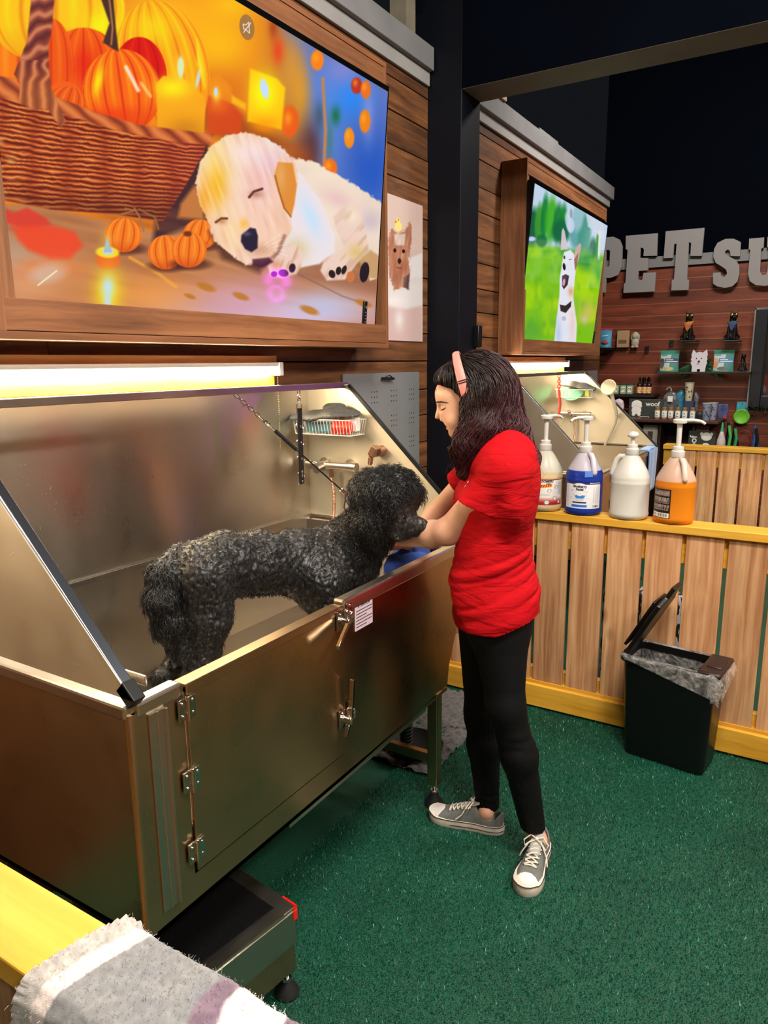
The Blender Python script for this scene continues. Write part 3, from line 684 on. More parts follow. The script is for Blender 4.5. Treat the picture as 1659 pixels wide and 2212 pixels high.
def mitt(name, pts, r, label, mat, grp):
    def fn(P):
        d = None
        for i in range(len(pts) - 1):
            e = s_econe(P, pts[i], pts[i + 1], r[i], r[i + 1], .38, (.1, -.45, .9)); d = e if d is None else smin(d, e, .012)
        return d
    A = np.array(pts); lo = A.min(0) - .055; hi = A.max(0) + .055
    V, F = sdf_mesh(name, fn, *[np.arange(lo[k], hi[k], .0035) for k in range(3)])
    nn = sdf_norm(fn, V); V = V + nn * (np.maximum(0, np.sin(V[:, :1] * 620) * np.sin(V[:, 1:2] * 620 + V[:, 2:] * 500)) * .0022)
    me = np_mesh(name, V, F); o = link_mesh(name, me, mat, loc=A.mean(0)); return tag(o, label, 'mitt', grp)
M_MITT = plain('grey_rubber', (66, 66, 64), .45, noise=.2, nscale=60, bump=.3, bscale=400)
mitt('grooming_mitt', [(-1.83, 2.30, 1.392), (-1.75, 2.31, 1.398), (-1.66, 2.33, 1.412), (-1.57, 2.35, 1.408)], [.02, .03, .032, .022], 'grey bristled rubber mitt lying lengthwise in the near basket', M_MITT, 'rubber mitts in the near basket')
mitt('grooming_mitt', [(-1.70, 2.36, 1.43), (-1.66, 2.355, 1.425), (-1.60, 2.34, 1.405)], [.026, .03, .022], 'folded grey rubber mitt on top of the near basket', M_MITT, 'rubber mitts in the near basket')
mitt('grooming_mitt', [(-1.80, 5.62, 1.42), (-1.72, 5.63, 1.425), (-1.64, 5.63, 1.41), (-1.57, 5.64, 1.39)], [.018, .036, .040, .03], 'crumpled dark mitt in the second basket beyond the fence', M_MITT, 'rubber mitts in the second basket')
M_RED = plain('red_plastic', (224, 60, 44), .35)
b = MB()
for k in range(4): b.tube([(-1.645 + .02 * k + .008 * math.sin(a), 2.315 + .004 * k, 1.357 + .024 * math.cos(a)) for a in np.linspace(0, 2 * PI, 18)[:-1]], .0055, 6, closed=True)
b.cyl((-1.655, 2.32, 1.357), (-1.575, 2.335, 1.357), .018, n=18)
tag(b.build('scrubber', M_RED, loc=(-1.61, 2.32, 1.33)), 'bright red coiled scrubber standing in the near basket', 'scrubber')
b = MB(); b.box((-1.80, 2.33, 1.332), (-1.67, 2.375, 1.372)); tag(b.build('wipes_pack', plain('teal_pack', (92, 150, 168), .4), loc=(-1.74, 2.35, 1.33), bevel=.006), 'pale blue pack of wipes behind the mitt in the near basket', 'pack')
b = MB(); b.box((-1.645, 2.345, 1.338), (-1.565, 2.38, 1.392)); tag(b.build('soap_box', M_WHITEP, loc=(-1.60, 2.36, 1.33), bevel=.004), 'white box behind the red scrubber in the near basket', 'box')
b = MB(); b.lathe([(0, 0), (.075, 0), (.08, .004), (.05, .02), (0, .028)], (-1.72, 5.64, 1.36), 26, axis=(0, -.75, .65)); tag(b.build('scrub_pad', plain('mint_rubber', (120, 214, 164), .5), loc=(-1.72, 5.64, 1.33)), 'round mint green pad leaning in the second basket', 'pad')
b = MB(); b.box((-1.62, 5.62, 1.335), (-1.59, 5.655, 1.385)); tag(b.build('sponge', plain('lime_sponge', (214, 226, 60), .8), loc=(-1.6, 5.64, 1.33), bevel=.004), 'small lime yellow sponge at the right end of the second basket', 'sponge')

def mixer(dy, label):
    yw = 2.413 + dy
    t = thing('shower_mixer', label, 'tap', (-1.70, yw, 1.2), 'bar mixers on the bath ends'); yc = yw - .055; z = 1.196
    b = MB(); b.cyl((-1.790, yc, z), (-1.605, yc, z), .0155, n=28); b.cyl((-1.815, yc, z), (-1.79, yc, z), .0185, n=28); b.cyl((-1.61, yc, z), (-1.572, yc, z), .0185, n=28)
    for x in (-1.76, -1.63): b.cyl((x, yw, z), (x, yc, z), .012, n=18); b.cyl((x, yw, z), (x, yw - .012, z), .026, n=24)
    b.build('mixer_bar', M_NICKEL, t)
    b = MB(); b.cyl((-1.735, yc - .012, z - .004), (-1.735, yc - .05, z - .012), .020, .017, n=24); b.build('lever_hub', M_NICKEL, t)
    b = MB(); b.bar((-1.735, yc - .035, z + .012), (-1.765, yc - .05, z + .024), .02, .008); b.build('lever', M_CHROME, t, bevel=.003)
    b = MB(); b.cyl((-1.695, yc, z - .016), (-1.695, yc, z - .045), .009, n=16); P = [(-1.695, yc, z - .045)]
    for k in range(16): P.append((-1.695 + .004 * math.sin(k * .5), yc + .012 * math.sin(k * .25), z - .055 - .02 * k))
    nP = []
    for i in range(len(P) - 1):
        for f in np.linspace(0, 1, 8)[:-1]: nP.append(np.array(P[i]) * (1 - f) + np.array(P[i + 1]) * f)
    b.tube(nP, [.0062 + .0011 * (k % 2) for k in range(len(nP))], 10); b.build('shower_hose', plain('copper_hose', (196, 150, 124), .28, metal=1), t)
    return t
mixer(0, 'satin bar mixer tap with lever and ribbed hose on the near bath')
mixer(3.28, 'satin bar mixer tap on the second bath beyond the fence')
b = MB(); b.cyl((-1.49, 2.413, 1.262), (-1.49, 2.38, 1.262), .024, .020, 24); b.box((-1.505, 2.345, 1.245), (-1.478, 2.385, 1.285), rot=Matrix.Rotation(.5, 3, 'Y')); b.cyl((-1.52, 2.375, 1.212), (-1.505, 2.36, 1.245), .010, n=14)
tag(b.build('shower_holder', plain('bronze_holder', (170, 128, 104), .3, metal=.8), loc=(-1.49, 2.413, 1.26), bevel=.002), 'empty copper coloured shower bracket above the dog head', 'bracket')
# hand shower parked on the far bath
M_SILV = plain('satin_silver', (206, 200, 184), .45, metal=.5)
t = thing('hand_shower', 'hand shower with round head clipped to the second bath', 'shower', on(1333, 897, y=5.64))
sha, shb, shc = on(1333, 897, y=5.64), on(1321, 850, y=5.60), on(1316, 836, y=5.57)
b = MB(); b.bar(sha, shb, .02, .024, (1, 0, 0)); b.build('handle', M_SILV, t, bevel=.005)
b = MB(); b.lathe([(0, 0), (.055, .0), (.06, .008), (.05, .02), (.02, .034), (0, .036)], shc + np.array([0, -.03, 0]), 30, axis=(.1, .9, -.15)); b.build('shower_head', plain('head_plate', (222, 208, 176), .35, noise=.15, nscale=260), t)
b = MB(); b.tube([sha, on(1329, 915, y=5.66), on(1312, 950, y=5.67), on(1296, 985, y=5.67), on(1288, 1002, y=5.66)], .009, 12); b.build('hose', M_SILV, t)
b = MB(); b.bar(sha + np.array([0, .05, 0]), sha, .03, .03, (0, 0, 1)); b.build('clip', M_SILV, t, bevel=.004)

# ------------------------------------------------------------------ restraints on the top rail
def links(b, p, q, n, r=.007, w=.0017):
    p = np.array(p, float); q = np.array(q, float); s, t_, d = frame(q - p); L = np.linalg.norm(q - p) / n
    for k in range(n):
        c = p + d * L * (k + .5); a = s if k % 2 else t_
        b.tube([c + d * L * .72 * math.cos(u) + a * r * math.sin(u) for u in np.linspace(0, 2 * PI, 13)[:-1]], w, 6, closed=True)
RXr = -1.659
hp = on(506, 838, x=RXr); cl = on(716, 1066, y=2.14)
A = np.array([RXr, hp[1], 1.505]); B = np.array([-1.47, cl[1], cl[2]])
t = thing('leash', 'black cable grooming leash clipped from the top rail to the dog', 'leash', A)
L_ = lambda f: A * (1 - f) + B * f
b = MB(); links(b, L_(0), L_(.2), 7, .006); b.build('chain', M_CHROME, t)
b = MB(); c = L_(.26); s, t_, d = frame(B - A)
b.tube([c + (d * math.cos(u) + s * math.sin(u)) * .016 for u in np.linspace(0, 2 * PI, 21)[:-1]], .003, 8, closed=True); b.tube([L_(.20), L_(.235)], .004, 8); b.tube([L_(.285), L_(.33)], .005, 8); b.build('snap_hook', M_CHROME, t)
b = MB(); b.tube([L_(.33), L_(.52)], .0068, 12); b.build('sleeve', M_RUBBER, t)
b = MB(); b.tube([L_(.5), L_(.97)], .0028, 8); b.build('cable', M_DARKM, t)
b = MB(); b.tube([L_(.94), L_(1.0)], .0085, 14); b.build('ferrule', M_CHROME, t)
NECK = np.array([-1.30, 2.085, 1.10])
b = MB(); e1 = on(742, 1090, y=2.10); e2 = on(742, 1112, y=2.06)
b.tube([L_(.99), (L_(.99) + e1) / 2 + np.array([0, 0, .004]), e1 + np.array([.03, 0, -.01])], .0032, 8); b.tube([L_(.99), (L_(.99) * .5 + e2 * .5) + np.array([-.004, 0, -.012]), e2 + np.array([.03, 0, -.02])], .0032, 8); b.build('neck_loop', M_RUBBER, t)
# hanging leather strap with rings
hp = on(645, 842, x=RXr); z0 = 1.505
t = thing('tether_strap', 'black leather strap with five side rings hanging from the top rail', 'strap', (RXr, hp[1], z0))
b = MB(); links(b, (RXr, hp[1], z0), (RXr, hp[1], z0 - .04), 3, .006); b.tube([(RXr, hp[1] - .014, z0 - .05), (RXr, hp[1] + .014, z0 - .05), (RXr, hp[1] + .014, z0 - .078), (RXr, hp[1] - .014, z0 - .078)], .0022, 6, closed=True); b.build('swivel', M_CHROME, t)
zb_ = z0 - .345
b = MB(); b.box((RXr - .002, hp[1] - .013, zb_), (RXr + .003, hp[1] + .013, z0 - .064)); b.build('strap_leather', plain('black_leather', (22, 22, 24), .4, bump=.3, bscale=200), t, bevel=.001)
b = MB()
for k in range(4):
    zz = z0 - .13 - .06 * k
    for sg_ in (-1, 1): b.tube([(RXr, hp[1] + sg_ * (.013 + .009 * math.sin(u)), zz + .011 * math.cos(u)) for u in np.linspace(0, PI, 9)], .0016, 6)
    b.ball((RXr + .004, hp[1], zz), (.002, .0045, .0045), 10, 6)
for dz in (.02, .036, -.0): b.ball((RXr + .004, hp[1], zb_ + dz + .01), (.002, .005, .005), 10, 6)
b.tube([(RXr + .0, hp[1] + .018 * math.cos(u), zb_ + .004 + .006 * math.sin(u)) for u in np.linspace(0, 2 * PI, 15)[:-1]], .002, 6, closed=True)
b.build('rings', M_CHROME, t)
# red lead on the second bath
b = MB(); hp2 = on(1208, 825, x=RXr); links(b, (RXr, hp2[1], 1.505), (RXr, hp2[1], 1.40), 6, .012, .003); b.tube([(RXr, hp2[1], 1.40), (RXr + .01, hp2[1] + .01, 1.30), (RXr + .004, hp2[1] + .004, 1.20)], .009, 10)
tag(b.build('red_lead', plain('red_lead', (206, 66, 52), .5), loc=(RXr, hp2[1], 1.2)), 'red lead hanging from the top rail of the second bath', 'leash')
# towel over the end of the second bath
b = MB(); ty = 5.70
P = np.zeros((9, 16, 3))
for i in range(9):
    for j in range(16):
        s = j / 15; x = FXp - .10 + .125 * i / 8; 
        if s < .12: P[i, j] = (x, ty - .03 + s * .4, .968)
        else: P[i, j] = (x, ty + .03, .965 - (s - .12) * .28)
        P[i, j, 0] += 0
yv = 5.69
P = np.zeros((12, 20, 3))
for i in range(12):
    for j in range(20):
        u = i / 11; s = j / 19; x = FXp + .012 + .004 * math.sin(u * 14 + s * 3)
        P[i, j] = (FXp - .06 * (1 - s * 8) if s < .125 else x, yv - .26 + .28 * u, .968 if s < .125 else .966 - (s - .125) * .36 + .006 * math.sin(u * 9))
b.grid(P); o = b.build('blue_towel', plain('sky_blue_towel', (116, 160, 226), .9, noise=.1, nscale=80, bump=.4, bscale=300, sheen=.5), loc=(FXp, yv, .9), smooth='all'); sm = o.modifiers.new('thick', 'SOLIDIFY'); sm.thickness = .006
tag(o, 'sky blue towel hanging over the end of the second bath', 'towel')
# blue cloth and dark bag bundled in the near bath
def crumple(name, c, r, seed, mat, label, cat):
    c = np.array(c, float); n, m = 44, 26; V = []; 
    u = np.linspace(0, 2 * PI, n, endpoint=False); v = np.linspace(0.02, PI - .02, m); U, W = np.meshgrid(u, v)
    P = np.stack([np.sin(W) * np.cos(U), np.sin(W) * np.sin(U), np.cos(W)], -1)
    R = 1 + .22 * vnoise(P, 2.2, seed) + .12 * np.abs(vnoise(P, 4.5, seed + 1)) + .05 * vnoise(P, 9, seed + 2)
    P = P * R[..., None] * np.array(r) + c; V = P.reshape(-1, 3)
    F = [(i * n + k, (i + 1) * n + k, (i + 1) * n + (k + 1) % n, i * n + (k + 1) % n) for i in range(m - 1) for k in range(n)]
    b = MB(); b.add(V, F); o = b.build(name, mat, loc=c, smooth='all'); return tag(o, label, cat)
M_BLUEC = plain('royal_blue_cloth', (60, 98, 196), .8, bump=.3, bscale=260, sheen=.3)
crumple('blue_cloth', (-1.245, 2.20, .885), (.075, .10, .075), 5, M_BLUEC, 'crumpled royal blue cloth in the near bath behind the dog chest', 'cloth')
crumple('folded_bag', (-1.205, 2.315, .885), (.06, .06, .08), 9, plain('dark_plum_plastic', (66, 30, 66), .25, noise=.5, nscale=14), 'dark purple bag beside the blue cloth at the end of the near bath', 'bag')

# ------------------------------------------------------------------ step below the near bath
t = thing('bath_step', 'stainless step with black ribbed mat under the near bath', 'step', (-1.03, 1.235, 0)); t.rotation_euler = (0, 0, math.radians(-8))
sx0, sx1, sy0, sy1, sz = -1.30, -1.03, .60, 1.235, .25
b = MB(); b.box((sx0, sy0, sz - .03), (sx1, sy1, sz - .003)); b.box((sx0, sy1 - .04, sz - .004), (sx1, sy1, sz + .006)); b.box((sx1 - .012, sy0, sz - .10), (sx1, sy1, sz + .006)); b.box((sx1 - .04, sy0, sz - .004), (sx1, sy1, sz + .006)); b.build('frame', M_STEELY, t, smooth=False, bevel=.002)
b = MB(); b.box((sx1 - .008, sy0, .075), (sx1 - .002, sy1 - .02, sz - .09)); b.box((sx0, sy1 - .012, .09), (sx1 - .03, sy1 - .008, sz - .03)); b.build('skirt', M_STEEL, t, smooth=False)
b = MB(); b.box((sx0, sy0, sz), (sx1 - .04, sy1 - .04, sz + .004))
x = sx0 + .003
while x < sx1 - .044: b.box((x, sy0, sz + .003), (x + .0028, sy1 - .042, sz + .0075)); x += .0056
b.build('ribbed_mat', plain('black_ribbed_rubber', (5, 5, 7), .8, noise=.4, nscale=120, spec=.2), t, smooth=False)
b = MB(); b.box((sx1 - .05, sy1 - .003, sz - .014), (sx1 + .001, sy1 + .0015, sz + .0075)); b.box((sx1 - .001, sy1 - .012, sz - .03), (sx1 + .0015, sy1 + .001, sz + .0075)); b.build('red_reflection_strip', plain('red_reflection_paint', (232, 30, 14), .3), t, smooth=False)  # red reflection on the step's steel edge, painted as thin strips
for lx, ly in ((sx1 - .02, sy1 - .025), (sx1 - .02, sy0 + .03), (sx0 + .02, sy1 - .025)):
    b = MB(); b.box((lx - .0175, ly - .0175, .07), (lx + .0175, ly + .0175, sz)); g = b.build('leg', M_STEEL, t, smooth=False, bevel=.002)
    b = MB(); b.cyl((lx, ly, .035), (lx, ly, .075), .007, n=14); b.cyl((lx, ly, .042), (lx, ly, .052), .013, n=6); b.build('levelling_screw', M_CHROME, g)
    b = MB(); b.lathe([(.030, 0), (.032, .006), (.027, .018), (.016, .032), (.012, .04)], (lx, ly, 0), 22); b.build('foot', M_RUBBER, g)
# ------------------------------------------------------------------ screens, pictures and lamps on the timber wall
class Paint:
    """draws soft shapes on a cloud of picture points (picture coordinates, y down)"""
    def __init__(s, X, Y, base): s.X = X; s.Y = Y; s.C = np.tile(np.array(base, float) / 255, (len(X), 1))
    def mix(s, m, c): s.C += (np.array(c, float) / 255 - s.C) * np.clip(m, 0, 1)[:, None]
    def ell(s, cx, cy, rx, ry, c, rot=0, soft=.12, a=1.0):
        t = math.radians(rot); x = s.X - cx; y = s.Y - cy; u = (x * math.cos(t) + y * math.sin(t)) / rx; v = (-x * math.sin(t) + y * math.cos(t)) / ry
        d = np.sqrt(u * u + v * v); s.mix(a * np.clip((1 - d) / soft + .5, 0, 1), c)
    def glow(s, cx, cy, rx, ry, c, a=1.0, rot=0):
        t = math.radians(rot); x = s.X - cx; y = s.Y - cy; u = (x * math.cos(t) + y * math.sin(t)) / rx; v = (-x * math.sin(t) + y * math.cos(t)) / ry
        s.mix(a * np.exp(-(u * u + v * v) * 1.4), c)
    def sd(s, P):
        P = np.array(P, float); n = len(P); d = np.full(len(s.X), 1e9); w = np.zeros(len(s.X), bool)
        for i in range(n):
            a = P[i]; b = P[(i + 1) % n]; e = b - a; px = s.X - a[0]; py = s.Y - a[1]
            t = np.clip((px * e[0] + py * e[1]) / max(e @ e, 1e-9), 0, 1); d = np.minimum(d, (px - t * e[0]) ** 2 + (py - t * e[1]) ** 2)
            c1 = (a[1] > s.Y) != (b[1] > s.Y)
            with np.errstate(divide='ignore', invalid='ignore'): xi = a[0] + (s.Y - a[1]) * e[0] / (e[1] if abs(e[1]) > 1e-9 else 1e-9)
            w ^= c1 & (s.X < xi)
        d = np.sqrt(d); return np.where(w, -d, d)
    def poly(s, P, c, soft=2.0, a=1.0, rough=0, fr=.1): 
        d = s.sd(P)
        if rough: d = d + rough * vnoise(np.stack([s.X, s.Y, s.X * 0], 1), fr, 3)
        m = a * np.clip(.5 - d / soft, 0, 1); s.mix(m, c); return m
    def line(s, P, wd, c, soft=1.2, a=1.0):
        d = np.full(len(s.X), 1e9)
        for i in range(len(P) - 1):
            A = np.array(P[i], float); e = np.array(P[i + 1], float) - A; px = s.X - A[0]; py = s.Y - A[1]; t = np.clip((px * e[0] + py * e[1]) / max(e @ e, 1e-9), 0, 1)
            d = np.minimum(d, np.hypot(px - t * e[0], py - t * e[1]))
        s.mix(a * np.clip(.5 - (d - wd) / soft, 0, 1), c)
    def nz(s, sx, sy, seed=0, rot=0):
        t = math.radians(rot); x = s.X * math.cos(t) + s.Y * math.sin(t); y = -s.X * math.sin(t) + s.Y * math.cos(t)
        return vnoise(np.stack([x * sx, y * sy, x * 0 + seed * 7.3], 1), 1.0, seed)
def panel(name, O, U, Vv, nu, nv, homog, painter, mat, parent):
    """flat picture: a grid of points over O + u*U + v*V coloured by painter in picture coordinates"""
    u, v = np.meshgrid(np.linspace(0, 1, nu), np.linspace(0, 1, nv)); u = u.ravel(); v = v.ravel()
    P = np.array(O) + u[:, None] * np.array(U) + v[:, None] * np.array(Vv)
    h = homog @ np.stack([u, v, u * 0 + 1]); X = h[0] / h[2]; Y = h[1] / h[2]
    C = painter(X, Y); C = np.clip(C, 0, 1); C = np.where(C <= .04045, C / 12.92, ((C + .055) / 1.055) ** 2.4)
    i = (np.arange(nv - 1)[:, None] * nu + np.arange(nu - 1)[None, :]).ravel()
    me = np_mesh(name, P, np.stack([i, i + 1, i + nu + 1, i + nu], 1)); set_color(me, 'col', C)
    return link_mesh(name, me, mat, parent, smooth=False)
def homography(O, U, Vv):
    """the fixed map from the panel's own u, v to the drawing sheet on which its picture was traced"""
    O, U, Vv = [np.array(a, float) for a in (O, U, Vv)]; K = np.array([[FPX, 0, CX], [0, FPX, CY], [0, 0, 1]])
    return K @ np.stack([RC @ U, RC @ Vv, RC @ (O - EYE)], 1)

def puppy_picture(X, Y):
    p = Paint(X, Y, (236, 128, 24)); n1 = p.nz(.012, .02, 1); n2 = p.nz(.05, .05, 2)
    p.mix(np.clip((X - 540) / 160, 0, 1), (150, 110, 70)); 
    # blurred golden and blue background
    p.glow(380, 40, 160, 110, (255, 176, 20), .9); p.glow(470, 100, 90, 80, (255, 190, 10), .9); p.glow(500, 10, 60, 40, (255, 196, 10), .8); p.glow(450, 200, 110, 60, (214, 104, 20), .7)
    p.poly([(600, 40), (860, 200), (860, 640), (700, 420), (690, 300), (640, 120)], (96, 120, 200), 40, .95)
    p.glow(700, 260, 50, 120, (90, 150, 240), .7); p.glow(760, 210, 50, 60, (40, 140, 250), .9); p.glow(800, 360, 70, 120, (30, 84, 190), .9); p.glow(740, 150, 40, 40, (140, 140, 210), .7); p.glow(795, 250, 16, 70, (150, 160, 220), .6)
    p.glow(630, 150, 30, 90, (214, 150, 60), .8); p.glow(650, 200, 24, 80, (236, 160, 30), .7); p.glow(672, 320, 26, 70, (70, 40, 60), .8); p.glow(690, 250, 14, 40, (60, 70, 70), .6); p.glow(655, 330, 30, 50, (120, 60, 50), .7)
    p.glow(725, 250, 12, 24, (20, 110, 60), .9); p.glow(712, 300, 10, 60, (70, 120, 90), .6); p.glow(600, 110, 14, 34, (232, 70, 30), .95); p.glow(590, 60, 12, 30, (170, 60, 20), .8)
    p.line([(697, 170), (700, 230), (703, 280), (700, 350)], 3.5, (186, 130, 90), 3)
    for (x, y, rx, ry, c) in ((685, 130, 14, 22, (250, 130, 20)), (770, 185, 12, 18, (190, 50, 30)), (790, 194, 11, 20, (236, 110, 30)), (788, 262, 12, 25, (240, 130, 20)), (754, 298, 11, 22, (246, 140, 30)), (712, 364, 16, 22, (240, 110, 24)), (625, 262, 20, 34, (238, 92, 16))):
        p.ell(x, y, rx, ry, c, 0, .3); p.glow(x - 3, y - 6, rx * .5, ry * .5, (255, 180, 40), .6)
    # brown blurred furniture behind the puppy
    p.poly([(440, 190), (520, 250), (660, 330), (700, 400), (560, 330), (440, 280)], (150, 66, 24), 26, .9); p.glow(610, 330, 50, 24, (200, 110, 40), .6)
    # candles
    p.poly([(540, 148), (598, 170), (616, 190), (608, 280), (534, 262)], (255, 196, 10), 6); p.glow(570, 200, 34, 50, (250, 255, 0), .95); p.glow(570, 270, 40, 24, (255, 150, 0), .7); p.ell(571, 192, 9, 22, (200, 225, 250), -12, .5)
    p.poly([(445, 170), (470, 155), (500, 190), (500, 220), (445, 215)], (240, 140, 20), 10); p.poly([(447, 205), (500, 225), (524, 250), (520, 290), (447, 290)], (214, 72, 22), 8); p.glow(470, 225, 30, 24, (240, 110, 20), .8); p.poly([(500, 205), (532, 225), (530, 238), (500, 222)], (250, 180, 20), 6); p.glow(467, 205, 10, 18, (255, 220, 60), .9); p.ell(466, 198, 4, 9, (190, 220, 250), 0, .5)
    # big pumpkins
    def pump(cx, cy, rx, ry, base, dark, hi, ribs, rot=0):
        p.ell(cx, cy, rx, ry, base, rot, .03)
        t = math.radians(rot); u = ((X - cx) * math.cos(t) + (Y - cy) * math.sin(t)) / rx; v = (-(X - cx) * math.sin(t) + (Y - cy) * math.cos(t)) / ry; r = np.hypot(u, v)
        ins = np.clip((1 - r) / .03 + .5, 0, 1); a = u / np.sqrt(np.clip(1 - v * v * .93, .05, 1))
        ph = np.arcsin(np.clip(a, -1, 1)) * ribs / PI; g = np.abs(((ph + 50) % 1) - .5) * 2
        p.mix(ins * np.clip((g - .72) / .28, 0, 1) ** 1.5 * .75, dark); p.mix(ins * np.clip((.4 - g) / .4, 0, 1) * .45 * np.clip(.8 - v, 0, 1), hi); p.mix(ins * np.clip((v - .3) / .7, 0, 1) * .5, dark)
    pump(40, 120, 130, 150, (250, 120, 16), (206, 56, 8), (255, 190, 40), 7); pump(120, 20, 150, 120, (252, 196, 16), (236, 120, 10), (240, 250, 10), 6)
    pump(350, 150, 100, 150, (252, 160, 16), (226, 84, 8), (244, 250, 20), 7, -12); p.glow(330, 60, 60, 50, (250, 220, 10), .8); p.glow(215, 60, 34, 40, (246, 252, 0), .8)
    pump(180, 170, 90, 110, (244, 92, 10), (200, 30, 6), (255, 150, 20), 6); pump(110, 150, 50, 110, (240, 88, 12), (206, 40, 8), (255, 140, 20), 4)
    pump(300, 170, 60, 90, (220, 20, 8), (176, 8, 10), (240, 60, 20), 4); p.glow(185, 140, 40, 50, (226, 20, 8), .6)
    pump(262, 198, 84, 92, (250, 104, 12), (204, 30, 8), (255, 196, 30), 7, -8); p.glow(212, 175, 12, 40, (250, 236, 0), .9, 14); p.line([(272, 145), (298, 195)], 4, (255, 240, 220), 5, .85); p.line([(305, 180), (325, 208)], 3, (255, 220, 170), 5, .7); p.glow(240, 250, 70, 24, (240, 50, 10), .6)
    p.poly([(215, -10), (244, -10), (250, 60), (256, 112), (248, 108), (222, 92), (236, 50)], (74, 44, 34), 4); p.line([(236, 0), (243, 60), (240, 96)], 2, (170, 110, 70), 3)
    p.ell(140, 210, 38, 34, (244, 96, 18), 20, .08); pump(145, 222, 40, 36, (238, 90, 16), (190, 40, 10), (255, 160, 60), 5, 18)
    # candle in front of the pumpkin
    p.poly([(337, 180), (352, 164), (392, 166), (440, 206), (444, 224), (440, 292), (340, 285)], (250, 168, 22), 4); p.glow(372, 190, 44, 26, (252, 240, 10), .9); p.glow(400, 280, 50, 30, (190, 110, 20), .6); p.ell(390, 145, 7, 22, (196, 222, 250), 0, .4); p.glow(390, 145, 14, 36, (255, 250, 80), .5); p.ell(428, 168, 4, 22, (200, 224, 250), 12, .6, .8); p.poly([(425, 85), (440, 150), (442, 190), (425, 140)], (246, 240, 40), 8, .8)
    # floor
    p.poly([(-400, 470), (60, 440), (330, 500), (420, 470), (700, 560), (900, 600), (900, 800), (-400, 800)], (196, 132, 84), 10)
    p.poly([(380, 380), (450, 300), (460, 470), (330, 520), (340, 440)], (60, 34, 44), 14, .95)
    fl = Y > 440
    p.mix(fl * np.clip(.5 + p.nz(.008, .09, 5, 12), 0, 1) * .5, (150, 84, 50)); p.glow(20, 560, 90, 60, (186, 158, 140), .8); p.glow(60, 620, 110, 60, (226, 158, 110), .8)
    p.poly([(8, 450), (30, 460), (58, 448), (98, 470), (112, 486), (60, 500), (10, 480)], (222, 60, 44), 8, .9); p.poly([(24, 490), (120, 488), (160, 500), (180, 530), (150, 560), (110, 560), (60, 540), (40, 520)], (238, 74, 40), 12, .95); p.glow(110, 580, 90, 26, (250, 130, 60), .6)
    p.glow(330, 640, 170, 60, (250, 160, 70), .7); p.glow(620, 680, 260, 50, (222, 196, 226), .9); p.glow(520, 650, 120, 60, (214, 160, 180), .8); p.glow(700, 660, 90, 40, (190, 200, 236), .7)
    p.poly([(560, 540), (820, 590), (820, 640), (640, 600)], (150, 100, 80), 20, .6); p.line([(640, 590), (740, 640), (800, 660)], 1.5, (120, 90, 90), 3, .6); p.line([(280, 556), (340, 590), (380, 620)], 3, (246, 170, 60), 5, .8)
    for (x, y, r) in ((520, 640, 14), (668, 670, 16), (785, 655, 14), (445, 620, 16), (410, 640, 10)): p.ell(x, y, r * 1.3, r * .5, (190, 120, 40), 20, .6, .9)
    # basket
    bk = [(-300, 120), (40, 212), (110, 232), (200, 262), (300, 280), (380, 290), (448, 296), (440, 330), (400, 400), (350, 478), (250, 462), (110, 452), (0, 430), (-300, 420)]
    m = p.poly(bk, (158, 58, 26), 5)
    row = (Y - .22 * X * np.clip(1 - (Y - 200) / 330, 0, 1)) / 11.5 + .42 * p.nz(.02, .05, 11) + .15 * p.nz(.08, .12, 13)
    col = X / 74 + .25 * p.nz(.02, .03, 12); sh = np.sin(row * PI * 2); al = np.where((np.floor(row) + np.floor(col)) % 2 > 0, 1, -1)
    up = np.cos((col % 1 - .5) * PI) 
    p.mix(m * np.clip(sh * .55 + .35 * up, 0, 1) * .9, (226, 112, 48)); p.mix(m * np.clip(-sh - .1, 0, 1) * .85, (74, 22, 22)); p.mix(m * np.clip(sh - .75, 0, 1) * 3 * np.clip(up, 0, 1), (255, 176, 90)); p.mix(m * np.clip((X - 300) / 160, 0, 1) * .35, (150, 40, 50)); p.mix(m * np.clip((Y - 390) / 80, 0, 1) * .45, (60, 26, 24)); p.mix(m * np.clip((60 - X) / 80, 0, 1) * np.clip((Y - 250) / 60, 0, 1) * np.clip(p.nz(.04, .08, 8), 0, 1), (240, 200, 110))
    p.poly([(-300, 110), (30, 170), (60, 200), (110, 205), (200, 240), (300, 270), (462, 290), (455, 312), (380, 308), (250, 282), (120, 240), (40, 220), (-300, 150)], (196, 92, 44), 5)
    rs = np.sin((X * .95 - Y * 1.1) / 7 + 1.5 * p.nz(.03, .03, 15)); mr = np.clip(.5 - p.sd([(-300, 110), (30, 170), (60, 200), (110, 205), (200, 240), (300, 270), (462, 290), (455, 312), (380, 308), (250, 282), (120, 240), (40, 220), (-300, 150)]) / 4, 0, 1)
    p.mix(mr * np.clip(rs, 0, 1) * .55, (248, 156, 84)); p.mix(mr * np.clip(-rs - .2, 0, 1) * .7, (96, 34, 28))
    hd = [(68, -10), (118, -10), (112, 60), (104, 100), (106, 150), (110, 190), (142, 262), (130, 276), (104, 236), (72, 236), (40, 222), (44, 180), (30, 160), (58, 90), (62, 50)]
    m = p.poly(hd, (140, 62, 48), 4); hs = np.sin((Y + .5 * X * np.where(Y < 130, 1, -.4)) / 5.5 + 2 * p.nz(.05, .03, 21)) ; hs2 = np.sin(X / 4.2 + Y * .02 + 2 * p.nz(.03, .05, 22))
    p.mix(m * np.clip(np.where((Y > 130), hs2, hs), 0, 1) * .7, (236, 150, 100)); p.mix(m * np.clip(-np.where((Y > 130), hs2, hs) - .3, 0, 1) * .8, (70, 26, 34)); p.mix(m * np.clip((Y - 130) / 60, 0, 1) * .3, (246, 150, 50))
